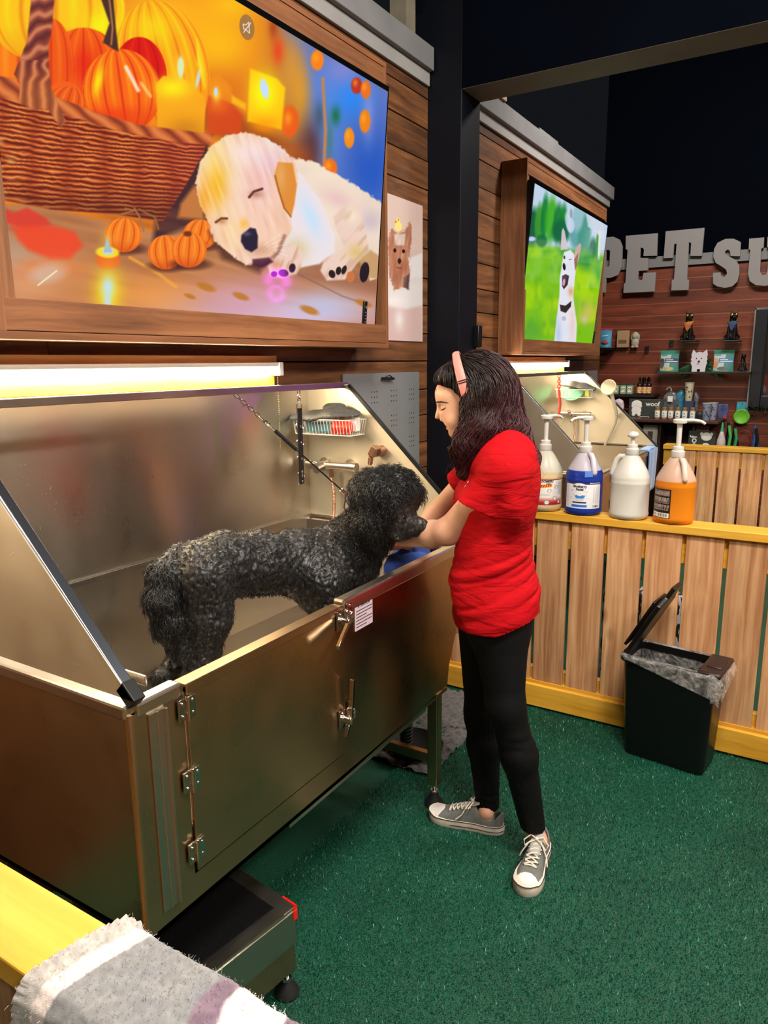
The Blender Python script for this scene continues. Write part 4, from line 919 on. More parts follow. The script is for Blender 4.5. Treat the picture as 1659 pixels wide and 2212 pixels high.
    # small pumpkins and tea light
    def mini(cx, cy, rx, ry, rot=0): 
        p.ell(cx + 4, cy + ry * .8, rx * 1.1, ry * .35, (74, 34, 30), 0, .6, .7); pump(cx, cy, rx, ry, (246, 124, 30), (190, 48, 12), (255, 186, 80), 5, rot)
    mini(266, 508, 40, 37, 8); mini(432, 506, 36, 32, 12); mini(358, 545, 38, 37, -6); mini(408, 540, 38, 38, 4)
    p.line([(290, 450), (302, 470), (310, 500)], 1.8, (170, 110, 70), 2); p.line([(300, 452), (335, 470), (342, 495)], 1.8, (150, 96, 60), 2); p.line([(262, 462), (290, 455), (270, 450)], 1.5, (170, 110, 70), 2); p.ell(405, 505, 9, 6, (120, 50, 24), 0, .6)
    p.ell(233, 562, 26, 20, (236, 96, 40), 0, .3); p.ell(232, 545, 25, 12, (250, 214, 40), 4, .3); p.ell(233, 543, 13, 8, (190, 214, 240), 0, .4); p.poly([(231, 508), (239, 535), (242, 545), (224, 545), (226, 530)], (130, 176, 250), 3); p.glow(231, 525, 18, 30, (255, 230, 60), .35)
    p.glow(233, 630, 34, 60, (250, 230, 20), .95); p.glow(233, 620, 16, 26, (190, 224, 250), .95); p.glow(232, 650, 10, 24, (190, 224, 250), .9)
    p.ell(103, 590, 38, 20, (206, 206, 206), -10, .9, .5); p.line([(82, 616), (122, 585)], 1.6, (248, 232, 190), 2)
    # puppy: far ear, body, legs
    p.poly([(384, 470), (390, 440), (420, 400), (440, 440), (440, 475)], (196, 120, 60), 10)
    m = p.poly([(630, 340), (680, 352), (760, 395), (822, 436), (860, 470), (860, 590), (800, 606), (780, 540), (700, 560), (640, 500)], (236, 214, 198), 5, rough=3, fr=.15); p.mix(m * np.clip(.5 + p.nz(.02, .03, 31), 0, 1) * .6, (250, 232, 206)); p.glow(730, 430, 46, 22, (232, 186, 190), .7, 20); p.glow(800, 480, 30, 30, (200, 180, 196), .7)
    p.poly([(775, 560), (800, 540), (830, 560), (830, 604), (790, 600)], (196, 150, 100), 6, .9)
    p.ell(787, 588, 10, 22, (30, 20, 34), 8, .15); 
    m = p.poly([(636, 370), (650, 376), (690, 430), (724, 510), (722, 545), (690, 570), (640, 580), (600, 520), (620, 460)], (238, 226, 230), 5); p.glow(672, 470, 20, 60, (200, 226, 250), .9, -24); p.glow(640, 540, 30, 30, (214, 190, 120), .7)
    m = p.poly([(720, 470), (750, 440), (776, 446), (790, 500), (796, 540), (770, 570), (745, 604), (706, 606), (692, 585), (700, 560), (745, 535), (728, 500)], (238, 208, 192), 5); p.glow(770, 545, 22, 22, (222, 190, 110), .8); p.glow(758, 466, 20, 20, (250, 236, 206), .7); p.mix(m * np.clip(p.nz(.12, .04, 33, 40), 0, 1) * .45, (186, 130, 100))
    for (x, y, r1, r2, t) in ((717, 592, 7, 9, -20), (731, 585, 6, 9, 10), (743, 583, 5, 10, 20)): p.ell(x, y, r1, r2, (40, 26, 26), t, .3)
    p.ell(757, 598, 9, 12, (206, 116, 64), 0, .2)
    m = p.poly([(585, 548), (600, 532), (640, 528), (655, 548), (650, 575), (640, 592), (610, 600), (584, 594), (578, 575)], (238, 206, 190), 5); p.mix(m * np.clip(p.nz(.15, .04, 34, 20), 0, 1) * .5, (190, 120, 80)); p.glow(596, 572, 16, 14, (210, 130, 70), .6)
    for (x, y, r1, r2, t) in ((612, 590, 11, 8, 10), (631, 579, 7, 10, 10), (592, 592, 7, 6, 0)): p.ell(x, y, r1, r2, (46, 28, 34), t, .3)
    # head
    hd = [(432, 352), (455, 315), (490, 292), (530, 286), (575, 298), (612, 322), (640, 352), (644, 400), (628, 450), (630, 500), (608, 530), (590, 560), (562, 574), (530, 572), (492, 545), (462, 520), (450, 480), (430, 440), (422, 395)]
    p.poly([(450, 500), (600, 540), (560, 590), (480, 560)], (80, 44, 34), 14, .8)
    m = p.poly(hd, (246, 206, 178), 4, rough=2, fr=.2)
    def g(*a): 
        C0 = p.C.copy(); p.glow(*a); p.C = C0 + (p.C - C0) * m[:, None]
    g(470, 350, 46, 80, (250, 226, 150), .9); g(468, 400, 26, 60, (250, 186, 40), .95); g(440, 430, 18, 50, (250, 170, 40), .8); g(540, 330, 60, 40, (250, 226, 226), .8); g(560, 400, 50, 60, (244, 190, 190), .7); g(590, 350, 40, 30, (236, 200, 216), .8); g(560, 480, 44, 50, (248, 200, 180), .7); g(500, 500, 30, 50, (252, 214, 150), .6); g(600, 310, 40, 14, (232, 240, 252), .8, 35); g(526, 484, 10, 14, (250, 176, 30), .8)
    st = p.nz(.02, .16, 41, 70); p.mix(m * np.clip(st, 0, 1) * .28, (255, 250, 240)); p.mix(m * np.clip(-st, 0, 1) * .2, (196, 130, 90))
    p.poly([(600, 350), (632, 352), (641, 400), (636, 440), (629, 468), (612, 450), (600, 410), (592, 380)], (226, 142, 56), 4); p.glow(606, 380, 14, 40, (236, 190, 120), .5); p.line([(594, 380), (603, 415), (614, 450), (628, 468)], 1.6, (150, 76, 30), 3, .8)
    p.line([(538, 426), (548, 414), (566, 408)], 2.6, (86, 40, 30), 3); p.line([(466, 480), (478, 472), (490, 472)], 2.4, (96, 44, 30), 3); p.glow(553, 420, 18, 10, (150, 84, 60), .5); p.glow(478, 478, 14, 8, (170, 96, 50), .5)
    p.line([(540, 574), (570, 572), (600, 545), (614, 510)], 3, (120, 60, 50), 8, .7); p.poly([(545, 560), (580, 556), (590, 566), (566, 578), (545, 574)], (70, 30, 50), 5, .9); g(560, 540, 34, 16, (206, 150, 120), .7)
    p.poly([(521, 508), (540, 492), (552, 494), (557, 510), (556, 536), (543, 545), (529, 538), (520, 522)], (40, 32, 54), 4); p.glow(533, 505, 10, 6, (110, 100, 130), .7)
    for k in range(5): p.line([(570 + 6 * k, 530 + 3 * k), (605 + 4 * k, 505 + 12 * k)], .5, (255, 250, 245), 1.5, .6)
    # muted badge of the player
    p.ell(533, 59, 16, 28, (166, 118, 62), -8, .06); p.line([(525, 52), (531, 54), (537, 48), (539, 72), (531, 64), (526, 62), (525, 52)], .8, (250, 240, 225), 1.2); p.line([(526, 70), (541, 50)], .9, (250, 240, 225), 1.2)
    return p.C
def meadow_picture(X, Y):
    p = Paint(X, Y, (120, 190, 20)); top = 383 + (X - 1143) * .6
    p.mix(np.clip((530 + (X - 1140) * .16 - Y) / 10, 0, 1), (190, 210, 232))
    h = np.clip((540 - Y) / 60, 0, 1)
    for (x, y, rx, ry, c) in ((1150, 490, 16, 40, (10, 84, 50)), (1164, 480, 9, 40, (60, 150, 40)), (1176, 470, 8, 50, (16, 120, 50)), (1190, 475, 12, 50, (60, 170, 30)), (1205, 480, 10, 40, (20, 120, 50)), (1216, 485, 8, 44, (16, 130, 40)), (1212, 500, 20, 26, (16, 100, 60)), (1245, 500, 14, 40, (90, 160, 160)), (1262, 510, 14, 50, (70, 150, 130)), (1280, 540, 8, 26, (30, 110, 80)), (1291, 530, 5, 30, (40, 140, 50)), (1170, 520, 12, 14, (16, 110, 50)), (1248, 470, 12, 30, (150, 190, 200)), (1270, 555, 10, 20, (60, 140, 110))): p.ell(x, y, rx, ry, c, 4, .5, .92)
    p.ell(1233, 487, 8, 16, (186, 204, 226), 0, .3); p.ell(1228, 480, 7, 22, (200, 214, 236), -10, .4, .8); p.poly([(1265, 455), (1305, 480), (1304, 520), (1285, 500), (1270, 490)], (206, 214, 230), 4, .9); p.line([(1296, 500), (1293, 560)], 2.5, (220, 222, 214), 2)
    p.ell(1148, 516, 9, 5, (190, 200, 240), 0, .6); p.poly([(1200, 530), (1300, 560), (1295, 600), (1200, 545)], (50, 150, 60), 14, .8)
    n = p.nz(.05, .035, 51); p.mix((Y > 520) * np.clip(n, 0, 1) * .8 * np.clip((Y - 520) / 40, 0, 1), (190, 226, 0)); p.mix((Y > 540) * np.clip(p.nz(.12, .05, 52), 0, 1) * .5, (60, 150, 30)); p.glow(1270, 670, 22, 24, (214, 180, 120), .6); p.glow(1262, 690, 10, 12, (220, 180, 190), .7); p.glow(1150, 715, 30, 30, (80, 160, 60), .7)
    p.poly([(1213, 575), (1218, 545), (1232, 540), (1243, 552), (1244, 580), (1240, 620), (1238, 640), (1246, 700), (1244, 745), (1196, 745), (1202, 690), (1208, 640), (1209, 600)], (222, 226, 238), 2); p.poly([(1211, 540), (1213, 500), (1216, 492), (1220, 500), (1226, 538)], (206, 190, 200), 1.5); p.poly([(1244, 535), (1252, 525), (1256, 530), (1250, 560), (1243, 580), (1240, 550)], (200, 170, 160), 1.5)
    p.poly([(1240, 560), (1250, 545), (1246, 575), (1242, 585)], (150, 100, 90), 1.5); p.glow(1233, 630, 7, 12, (214, 150, 90), .8); p.glow(1236, 700, 8, 50, (232, 200, 190), .8); p.glow(1206, 720, 8, 40, (170, 190, 226), .7)
    p.ell(1219, 556, 2, 4, (30, 26, 30), 0, .3); p.line([(1229, 561), (1234, 560)], .8, (110, 70, 70), 1); p.ell(1218.5, 576, 3.2, 8, (20, 18, 24), -6, .2); p.poly([(1214, 596), (1222, 592), (1229, 596), (1226, 615), (1218, 625), (1214, 618)], (60, 34, 44), 1.5); p.ell(1218, 610, 3, 8, (200, 150, 180), 8, .3)
    p.poly([(1209, 658), (1222, 660), (1234, 650), (1233, 662), (1222, 676), (1211, 672)], (26, 26, 34), 1.5); p.ell(1218, 688, 5, 5, (150, 160, 180), 0, .5, .6)
    p.ell(1233.5, 461, 3, 10, (150, 150, 160), 0, .2, .8)
    return p.C
M_SCR = vcol('lit_screen', rough=.06, emission=1.0, spec=.35)
def tv(yr, picture, label, bl, group='tv boxes', dy2=0, nu=760, nv=440, oy0=1.056, oy1=2.89, hz=(1.667, 2.842)):
    zb_, zt_ = hz; XF = -1.74
    t = thing('screen_box', bl, 'box frame', (XF - .08, (oy0 + oy1) / 2, zb_), 'timber boxes round the screens')
    b = MB(); b.box((WX + .004, oy0, zb_), (XF, oy1, zb_ + .02)); b.build('bottom_board', M_PLANK_END, t, smooth=False, bevel=.001)
    b = MB(); b.box((WX + .004, oy0, zt_ - .02), (XF, oy1, zt_)); b.build('top_board', M_PLANK_END, t, smooth=False, bevel=.001)
    for ya, yc in ((oy0, oy0 + .02), (oy1 - .02, oy1)):
        b = MB(); b.box((WX + .004, ya, zb_ + .02), (XF, yc, zt_ - .02)); b.build('side_board', M_PLANK_V, t, smooth=False, bevel=.001)
    b = MB(); b.box((XF - .022, oy0 + .02, zb_ + .022), (XF - .002, oy1 - .02, zb_ + .10)); b.build('lower_face_board', M_PLANK_END, t, smooth=False, bevel=.001)
    b = MB(); b.box((XF - .022, oy0 + .02, zt_ - .09), (XF - .002, oy1 - .02, zt_ - .022)); b.build('upper_face_board', M_PLANK_END, t, smooth=False, bevel=.001)
    b = MB(); b.box((XF - .05, oy0 + .02, zb_ + .09), (XF - .006, oy0 + .055, zt_ - .02)); b.build('side_fillet', M_PLANK_V, t, smooth=False, bevel=.001)
    # screen, leaning forward a little
    y1 = yr; H_ = .945; W_ = 1.712; tl = math.radians(4.8); y0 = y1 - W_
    O = np.array([XF - .033, y0, zb_ + .096]); U = np.array([0, W_, 0]); Vv = np.array([math.sin(tl) * H_, 0, math.cos(tl) * H_]); n = np.cross(U, Vv); n /= np.linalg.norm(n)
    s = thing('flat_screen', label, 'screen', O + U / 2, 'large wall screens')
    bz = .012; b = MB(); uu = U / W_; vv = Vv / H_
    Q = [O - uu * bz - vv * bz, O + U + uu * bz - vv * bz, O + U + uu * bz + Vv + vv * bz * 1.8, O - uu * bz + Vv + vv * bz * 1.8]
    b.add([q - n * .045 for q in Q] + [q - n * .001 for q in Q], [(3, 2, 1, 0), (4, 5, 6, 7), (0, 1, 5, 4), (1, 2, 6, 5), (2, 3, 7, 6), (3, 0, 4, 7)])
    b.build('housing', M_BLACKG, s, smooth=False, bevel=.002)
    hm = homography(O, U, Vv)
    panel('display', O + n * .0006, U, Vv, nu, nv, hm, picture, M_SCR, s)
    return t, s, O, U, Vv, n
tb1, tv1, O1, U1, V1_, n1_ = tv(2.823, puppy_picture, 'large screen over the near bath showing a sleeping puppy and a pumpkin basket', 'open timber box framing the puppy screen over the near bath')
tb2, tv2, O2, U2, V2_, n2_ = tv(6.30, meadow_picture, 'large screen beyond the black column showing a pale dog in a meadow', 'open timber box framing the meadow screen beyond the column', nu=420, nv=240, oy0=4.57, oy1=6.43, hz=(1.645, 2.835))
# small black remote controls standing on the lower boards
for (u, v, lab) in ((788, 702, 'black remote control standing at the lower right corner of the puppy screen'), (1282, 742, 'black remote control at the lower right corner of the meadow screen')):
    q = on(u, v, x=-1.748); b = MB(); b.box((q[0] - .006, q[1] - .013, q[2] - .012), (q[0] + .005, q[1] + .013, q[2] + .10), rot=Matrix.Rotation(.09, 3, 'Y'))
    t = thing('remote_control', lab, 'remote control', q, 'remote controls'); b.build('case', M_BLACK, t, bevel=.004)
    b = MB(); b.cyl((q[0] + .009, q[1], q[2] + .072), (q[0] + .0115, q[1], q[2] + .072), .007, n=14)
    for i in range(4):
        for j in range(2): b.cyl((q[0] + .003 + .0012 * i, q[1] - .005 + .01 * j, q[2] + .012 + .013 * i), (q[0] + .0058 + .0012 * i, q[1] - .005 + .01 * j, q[2] + .012 + .013 * i), .0026, n=8)
    b.build('buttons', plain('button_grey', (96, 96, 100), .5), t)

# poster of the small terrier
def terrier_picture(X, Y):
    p = Paint(X, Y, (214, 190, 184)); p.mix(np.clip((Y - 560) / 60, 0, 1), (222, 218, 222)); p.glow(905, 460, 30, 50, (206, 176, 170), .6); p.glow(900, 560, 14, 16, (200, 170, 168), .8, 30); p.poly([(876, 560), (915, 545), (915, 600), (880, 600)], (224, 220, 226), 6); p.poly([(836, 660), (876, 668), (912, 660), (912, 740), (836, 740)], (206, 170, 168), 8, .8); p.glow(862, 690, 12, 26, (232, 228, 232), .9); p.glow(850, 650, 26, 14, (236, 232, 236), .8)
    p.poly([(838, 515), (846, 492), (852, 500), (858, 505), (873, 502), (884, 478), (888, 484), (889, 520), (882, 555), (884, 600), (880, 626), (868, 620), (850, 628), (842, 600), (838, 570)], (176, 118, 94), 3, rough=2, fr=.3); p.poly([(850, 505), (875, 505), (872, 530), (854, 530)], (226, 214, 210), 5, .9); p.glow(862, 575, 12, 18, (150, 84, 60), .7); p.poly([(870, 600), (884, 592), (882, 626), (872, 620)], (64, 54, 58), 4, .8)
    st = p.nz(.25, .04, 61, 8); m = np.clip(.5 - p.sd([(840, 505), (888, 490), (886, 626), (842, 628)]) / 4, 0, 1); p.mix(m * np.clip(st, 0, 1) * .45, (226, 186, 160)); p.mix(m * np.clip(-st, 0, 1) * .35, (100, 62, 50))
    p.ell(852, 541, 3.2, 4.4, (24, 18, 20), 0, .3); p.ell(871, 543, 3.2, 4.4, (24, 18, 20), 0, .3); p.ell(862, 564, 4, 6, (34, 26, 28), 0, .3); p.line([(857, 578), (866, 580)], .9, (90, 50, 44), 1.5)
    p.ell(859, 478, 4.5, 7, (236, 218, 110), 0, .3); p.ell(860, 490, 8, 10, (236, 222, 130), 0, .3); p.ell(854, 479, 2.5, 2.5, (230, 130, 60), 0, .4); p.ell(860, 475, .9, 1.4, (20, 20, 20), 0, .4)
    return p.C
pa = on(838, 417, x=WX + .006); pb = on(913, 445, x=WX + .006); pcn = on(909, 738, x=WX + .006)
O = np.array([WX + .004, 2.92, pcn[2]]); U = np.array([0, pb[1] - 2.92, 0]); Vv = np.array([0, 0, pb[2] - pcn[2]])
t = thing('poster', 'pink and white poster of a small wet terrier with a rubber duck on its head', 'poster', O + U / 2)
b = MB(); b.box((WX + .002, 2.92, pcn[2]), (WX + .0055, pb[1], pb[2])); b.build('board', M_WHITEP, t, smooth=False)
panel('print', O + np.array([.0022, 0, 0]), U, Vv, 150, 280, homography(O, U, Vv), terrier_picture, vcol('poster_print', .35), t)

# perforated steel plate with a clip hook
ma = on(750, 808, x=WX + .012); mb_ = on(907, 806, x=WX + .012)
def plate(y0, y1, z0, z1, label):
    t = thing('perforated_plate', label, 'plate', (WX + .01, (y0 + y1) / 2, z0), 'perforated steel plates on the wall')
    b = MB(); b.box((WX + .004, y0, z0), (WX + .008, y1, z1)); b.box((WX + .002, y0 - .012, z0), (WX + .010, y0, z1)); b.build('plate_sheet', plain('plate_steel', (150, 154, 156), .42, metal=.45, noise=.06, nscale=5), t, smooth=False)
    b = MB(); cols = [.12, .36, .62, .88]
    for c_ in cols:
        for g in range(3):
            for i in range(3):
                for rw_ in range(5):
                    zz = z1 - .09 - .125 * rw_ - .026 * g; yy_c = y0 + (y1 - y0) * c_ + .024 * (i - 1); b.cyl((WX + .007, yy_c, zz), (WX + .0085, yy_c, zz), .0036, n=8)
    b.build('perforations', plain('hole_shadow', (14, 14, 14), .9), t, smooth=False)
    return t
plate(ma[1] - .02, mb_[1], .98, ma[2], 'perforated steel plate on the timber wall between the near bath and the black column')
plate(5.86 + .1, 7.0, .98, on(1290, 800, x=WX)[2] , 'perforated steel plate on the wall past the second bath')
hk = on(838, 817, x=WX + .02); b = MB(); b.tube([(WX + .02, hk[1] - .055, hk[2]), (WX + .024, hk[1] + .05, hk[2] - .003)], .007, 8); b.tube([(WX + .02, hk[1] - .04, hk[2] + .004), (WX + .03, hk[1] - .0, hk[2] + .014), (WX + .02, hk[1] + .04, hk[2] + .004)], .003, 6); tag(b.build('clip_hook', M_BLACK, loc=hk), 'black clip fixed at the top of the near perforated plate', 'clip')

# batten and tube lamp over each bath
def lamp(y0, y1, label, lb2):
    zt = 1.632; XL = WX + .05
    b = MB(); b.box((WX + .002, y0, 1.60), (XL, y1 + .012, zt)); o = b.build('lamp_batten', M_PINE, loc=(WX, (y0 + y1) / 2, 1.56), smooth=False, bevel=.002); tag(o, lb2, 'batten', 'pine battens behind the tube lamps')
    b = MB(); b.box((WX + .002, y0, 1.519), (XL - .004, y1 + .0, 1.599)); tag(b.build('yellow_batten', M_YELLOW_Y, loc=(WX, (y0 + y1) / 2, 1.56), smooth=False, bevel=.002), lb2.replace('pale pine batten behind', 'yellow board just under'), 'board', 'yellow boards under the tube lamps')
    t = thing('tube_lamp', label, 'lamp', (XL + .02, (y0 + y1) / 2, 1.58), 'tube lamps over the baths')
    b = MB(); b.box((XL + .001, y0, 1.588), (XL + .034, y1, 1.606)); b.box((XL + .001, y1 - .02, 1.555), (XL + .040, y1 + .006, 1.608)); b.box((XL + .001, y0 - .006, 1.555), (XL + .040, y0 + .02, 1.608)); b.build('lamp_housing', M_WHITE, t, smooth=False, bevel=.005)
    b = MB(); b.cyl((XL + .020, y0 + .02, 1.574), (XL + .020, y1 - .02, 1.574), .0135, n=20); b.build('tube', M_LAMP, t)
    return t
lamp(-.2, 2.235, 'long lit tube lamp over the near bath', 'pale pine batten behind the tube lamp of the near bath')
lamp(4.35, 5.87, 'lit tube lamp over the second bath', 'pale pine batten behind the tube lamp of the second bath')
# ball chain pull
cc = on(606, 812, x=WX + .05); b = MB()
for k in range(40): b.ball((WX + .07, 2.225, 1.55 - .0072 * k), .0024, 6, 4)
tag(b.build('pull_chain', plain('brass_chain', (190, 170, 130), .3, metal=1), loc=(WX + .07, 2.225, 1.3)), 'thin ball chain hanging from the right end of the near tube lamp', 'chain')
# magenta neon paw on the far wall, out of the frame: it shows in the steel and the screen
t = thing('neon_sign', 'small magenta neon paw, seen mirrored in the puppy screen', 'neon sign', (2.75, 7.56, 1.80))
b = MB()
def ring(c, rx, rz): b.tube([(c[0] + rx * math.cos(a), 7.55, c[1] + rz * math.sin(a)) for a in np.linspace(0, 2 * PI, 25)[:-1]], .009, 8, closed=True)
ring((2.75, 1.74), .11, .09)
for dx, dz in ((-.15, .10), (-.055, .19), (.055, .19), (.15, .10)): ring((2.75 + dx, 1.80 + dz), .035, .05)
b.build('neon_tube', emit('neon_magenta', (226, 40, 255), 40.0), t)
b = MB(); b.box((2.5, 7.575, 1.55), (3.0, 7.585, 2.1)); b.build('backing', M_BLACKG, t, smooth=False)
# ------------------------------------------------------------------ the groomer
Fd = np.array([-.93, -.37, 0]); Fd /= np.linalg.norm(Fd); Sd = np.array([-Fd[1], Fd[0], 0]); Ud = np.array([0, 0, 1.0])   # forward, her left, up
YB = 2.09; HC = on(1010, 860, y=YB)
def HP(u, v, s=0.0): return HC + Fd * (1010 - u) / 693 + Ud * (860 - v) / 693 + Sd * s
def BP(u, v, s=0.0): return on(u, v, y=YB) + Sd * s
HM = np.stack([Fd, Sd, Ud], 1)
th = math.radians(24); HMt = np.stack([Fd * math.cos(th) - Ud * math.sin(th), Sd, Ud * math.cos(th) + Fd * math.sin(th)], 1)
# joints
LS, LE, LW = BP(1096, 1002, .122), on(968, 1148, y=2.00), on(872, 1164, y=2.05)
RS, RE, RW = BP(1060, 1000, -.15), on(944, 1112, y=2.22), on(880, 1172, y=2.15)
LHp, LK, LC, LA = on(1078, 1325, y=2.02), on(1092, 1525, y=1.99), on(1121, 1632, y=2.01), on(1151, 1785, y=2.05)
RHp, RK, RCf, RA = on(1048, 1320, y=2.15), on(1042, 1545, y=2.16), on(1046, 1610, y=2.15), on(1053, 1738, y=2.125)
LAf = np.array([-.674, 2.050, .03]); RAf = np.array([-.885, 2.101, .03])
def legs(P, o):
    d = None
    for hip, kn, cf, an in ((LHp, LK, LC, LA), (RHp, RK, RCf, RA)):
        e = smin(s_cone(P, hip, kn, .092 + o, .054 + o), s_cone(P, kn, cf, .054 + o, .051 + o), .03); e = smin(e, s_cone(P, cf, an, .051 + o, .036 + o), .03); d = e if d is None else smin(d, e, .02)
    d = smin(d, s_ell(P, BP(1074, 1325, 0), (.108 + o, .150 + o, .12 + o), HM), .05)
    return d
def torso(P, o):
    d = s_econe(P, BP(1088, 1025, 0), BP(1065, 1190, 0), .142 + o, .142 + o, .72, Fd)
    d = smin(d, s_ell(P, BP(1105, 1065, .02), (.062 + o, .158 + o, .11 + o), HM), .04)
    d = smin(d, s_econe(P, BP(1065, 1190, 0), BP(1070, 1290, 0), .142 + o, .155 + o, .74, Fd), .04)
    d = smin(d, s_ell(P, BP(1035, 1080, 0), (.07 + o, .12 + o, .07 + o), HM), .05)
    for sh in (LS, RS): d = smin(d, s_cone(P, BP(1085, 985, 0), sh, .062 + o, .050 + o), .05)
    return d
def hand(P, w, elbow, side, tip):
    """palm and five curled fingers; tip = point towards which the hand reaches"""
    a = tip - w; a = a / np.linalg.norm(a); n = np.array([0, 0, -1.0]); n = n - a * (n @ a); n /= np.linalg.norm(n); l = np.cross(a, n) * side
    M = np.stack([a, l, n], 1)
    d = s_box(P, w + a * .045, (.045, .036, .012), .012, M)
    for k, L in enumerate((.070, .078, .072, .056)):
        b0 = w + a * .082 + l * (.030 - .020 * k); b1 = b0 + (a * .8 + n * .45) * L * .5; b2 = b1 + (a * .25 + n * .9) * L * .42
        d = smin(d, np.minimum(s_cone(P, b0, b1, .0092, .0082), s_cone(P, b1, b2, .0082, .0066)), .004)
    t0 = w + a * .02 + l * .03; t1 = t0 + (a * .6 + l * .7 + n * .1) * .042; t2 = t1 + (a * .85 + n * .3 + l * .1) * .03
    return smin(d, np.minimum(s_cone(P, t0, t1, .013, .0105), s_cone(P, t1, t2, .0105, .008)), .008)
def arms(P):
    d = smin(s_cone(P, LS, LE, .050, .041), s_cone(P, LE, LE * .62 + LW * .38, .042, .043), .02); d = smin(d, s_cone(P, LE * .62 + LW * .38, LW, .043, .027), .02)
    e = smin(s_cone(P, RS, RE, .050, .041), s_cone(P, RE, RW, .041, .026), .02)
    return np.minimum(d, e)
def head(P):
    d = s_ell(P, HP(1030, 846), (.098, .074, .094), HMt)
    d = smin(d, s_ell(P, HP(988, 884), (.058, .057, .082), HMt), .03)
    d = smin(d, s_ell(P, HP(972, 848), (.047, .055, .045), HMt), .02)
    for s in (-1, 1):
        d = smin(d, s_ball(P, HP(986, 908, .030 * s), .026), .02)
        d = smin(d, s_cone(P, HP(1016, 916, .048 * s), HP(984, 936, .012 * s), .020, .014), .02)
    d = smin(d, s_ell(P, HP(981, 934), (.013, .018, .013), HM), .014)
    for s in (-1, 1): d = smax(d, -s_ell(P, HP(951, 880, .031 * s), (.012, .017, .010), HM), .010)
    d = smin(d, s_cone(P, HP(952.5, 873), HP(946.5, 895), .0075, .0092), .009)
    d = smin(d, s_ell(P, HP(948, 899), (.0135, .0095, .009), HMt), .004)
    for s in (-1, 1):
        d = smin(d, s_ball(P, HP(955.5, 905, .0115 * s), .0072), .005)
        d = smin(d, s_ball(P, HP(962.5, 879, .030 * s), .0125), .003)
    d = smin(d, s_ell(P, HP(967.5, 917), (.009, .020, .0048), HM), .004)
    d = smin(d, s_ell(P, HP(969, 925.2), (.0082, .018, .0052), HM), .003)
    d = smax(d, -s_ell(P, HP(962, 921.3), (.008, .024, .0012), HM), .002)
    d = smin(d, s_ell(P, HP(1030, 885, .072), (.015, .008, .026), HMt), .006)
    d = smin(d, s_cone(P, HP(1028, 915), BP(1085, 985, 0), .050, .056), .03)
    return d
def body_sdf(P):
    d = smin(torso(P, -.008), legs(P, -.006), .03)
    d = smin(d, arms(P), .02); d = smin(d, head(P), .015)
    d = np.minimum(d, hand(P, LW, LE, 1, on(838, 1160, y=2.06))); d = np.minimum(d, hand(P, RW, RE, -1, on(840, 1180, y=2.12)))
    for an, af, tp in ((LA, LAf, np.array([.105, -1, 0])), (RA, RAf, np.array([-1, -.17, 0]))):
        d = smin(d, s_cone(P, an, af + np.array([0, 0, .035]), .031, .028), .012); d = smin(d, s_cone(P, af, af + tp * .10 + np.array([0, 0, -.004]), .023, .014), .012)
    return d
def axis_grid(segs):
    out = []
    for a, b, st in segs: out.append(np.arange(a, b, st))
    return np.concatenate(out)
gz = axis_grid([(-.02, .14, .005), (.14, .92, .011), (.92, 1.13, .0042), (1.13, 1.33, .008), (1.33, 1.70, .0028)])
gx = axis_grid([(-1.36, -1.10, .0042), (-1.10, -.86, .0034), (-.86, -.5, .007)])
gy = axis_grid([(1.80, 1.96, .007), (1.96, 2.20, .0036), (2.20, 2.40, .007)])
V, F = sdf_mesh('body', body_sdf, gx, gy, gz)
sk = np.tile(np.array(rgb((226, 172, 142))[:3]), (len(V), 1))
def tintp(c, r, col, a, soft=.5):
    global sk
    dd = np.linalg.norm((V - c) / np.array(r), axis=1); m = np.clip((1 - dd) / soft, 0, 1)[:, None] * a; sk = sk * (1 - m) + np.array(rgb(col)[:3]) * m
for s in (-1, 1):
    tintp(HP(976, 905, .035 * s), (.03, .03, .03), (224, 140, 118), .55, 1.0)
    tintp(HP(958, 873, .030 * s), (.018, .016, .010), (150, 92, 76), .6)
tintp(HP(948, 900, 0), (.014, .016, .014), (222, 138, 116), .6, .8)
tintp(HP(964, 917, 0), (.015, .022, .0062), (176, 66, 62), 1, .4); tintp(HP(965, 925, 0), (.015, .02, .0068), (184, 74, 68), 1, .4)
tintp(HP(954, 860, .035), (.0025, .0025, .0025), (60, 34, 28), 1, .3)
me = np_mesh('body', V, F); set_color(me, 'col', sk)
W = thing('person', 'person with long dark hair in red T-shirt and black leggings washing the dog', 'person', (-.80, 2.05, 0))
M_SKIN = vcol('skin', .45, spec=.4, sub=.12)
link_mesh('body', me, M_SKIN, W, smooth='all')
# brows, lashes, nose stud
def face_line(pts, r, name, mat, s=.033):
    b = MB(); P = []
    for (u, v, ss) in pts:
        p = HP(u, v, ss)
        for _ in range(12): p = p - sdf_norm(head, p[None])[0] * float(head(V3(p)[None])[0]) 
        P.append(p + sdf_norm(head, p[None])[0] * .0004)
    b.tube(P, r, 6); return b.build(name, mat, W)
M_HAIRL = plain('dark_brow', (40, 24, 22), .6)
for s in (-1, 1):
    face_line([(945, 868, .012 * s), (953, 862.5, .022 * s), (963, 862, .035 * s), (974, 867, .045 * s)], [.0016, .0030, .0028, .0008], 'eyebrow', M_HAIRL)
    face_line([(953, 880, .020 * s), (958, 883, .029 * s), (965, 882, .036 * s), (970, 878, .042 * s)], [.0009, .0020, .0022, .0009], 'eyelashes', M_HAIRL)
st = HP(956, 905, .0185); b = MB(); b.ball(st, .0016, 8, 6); b.build('nose_stud', M_CHROME, W)

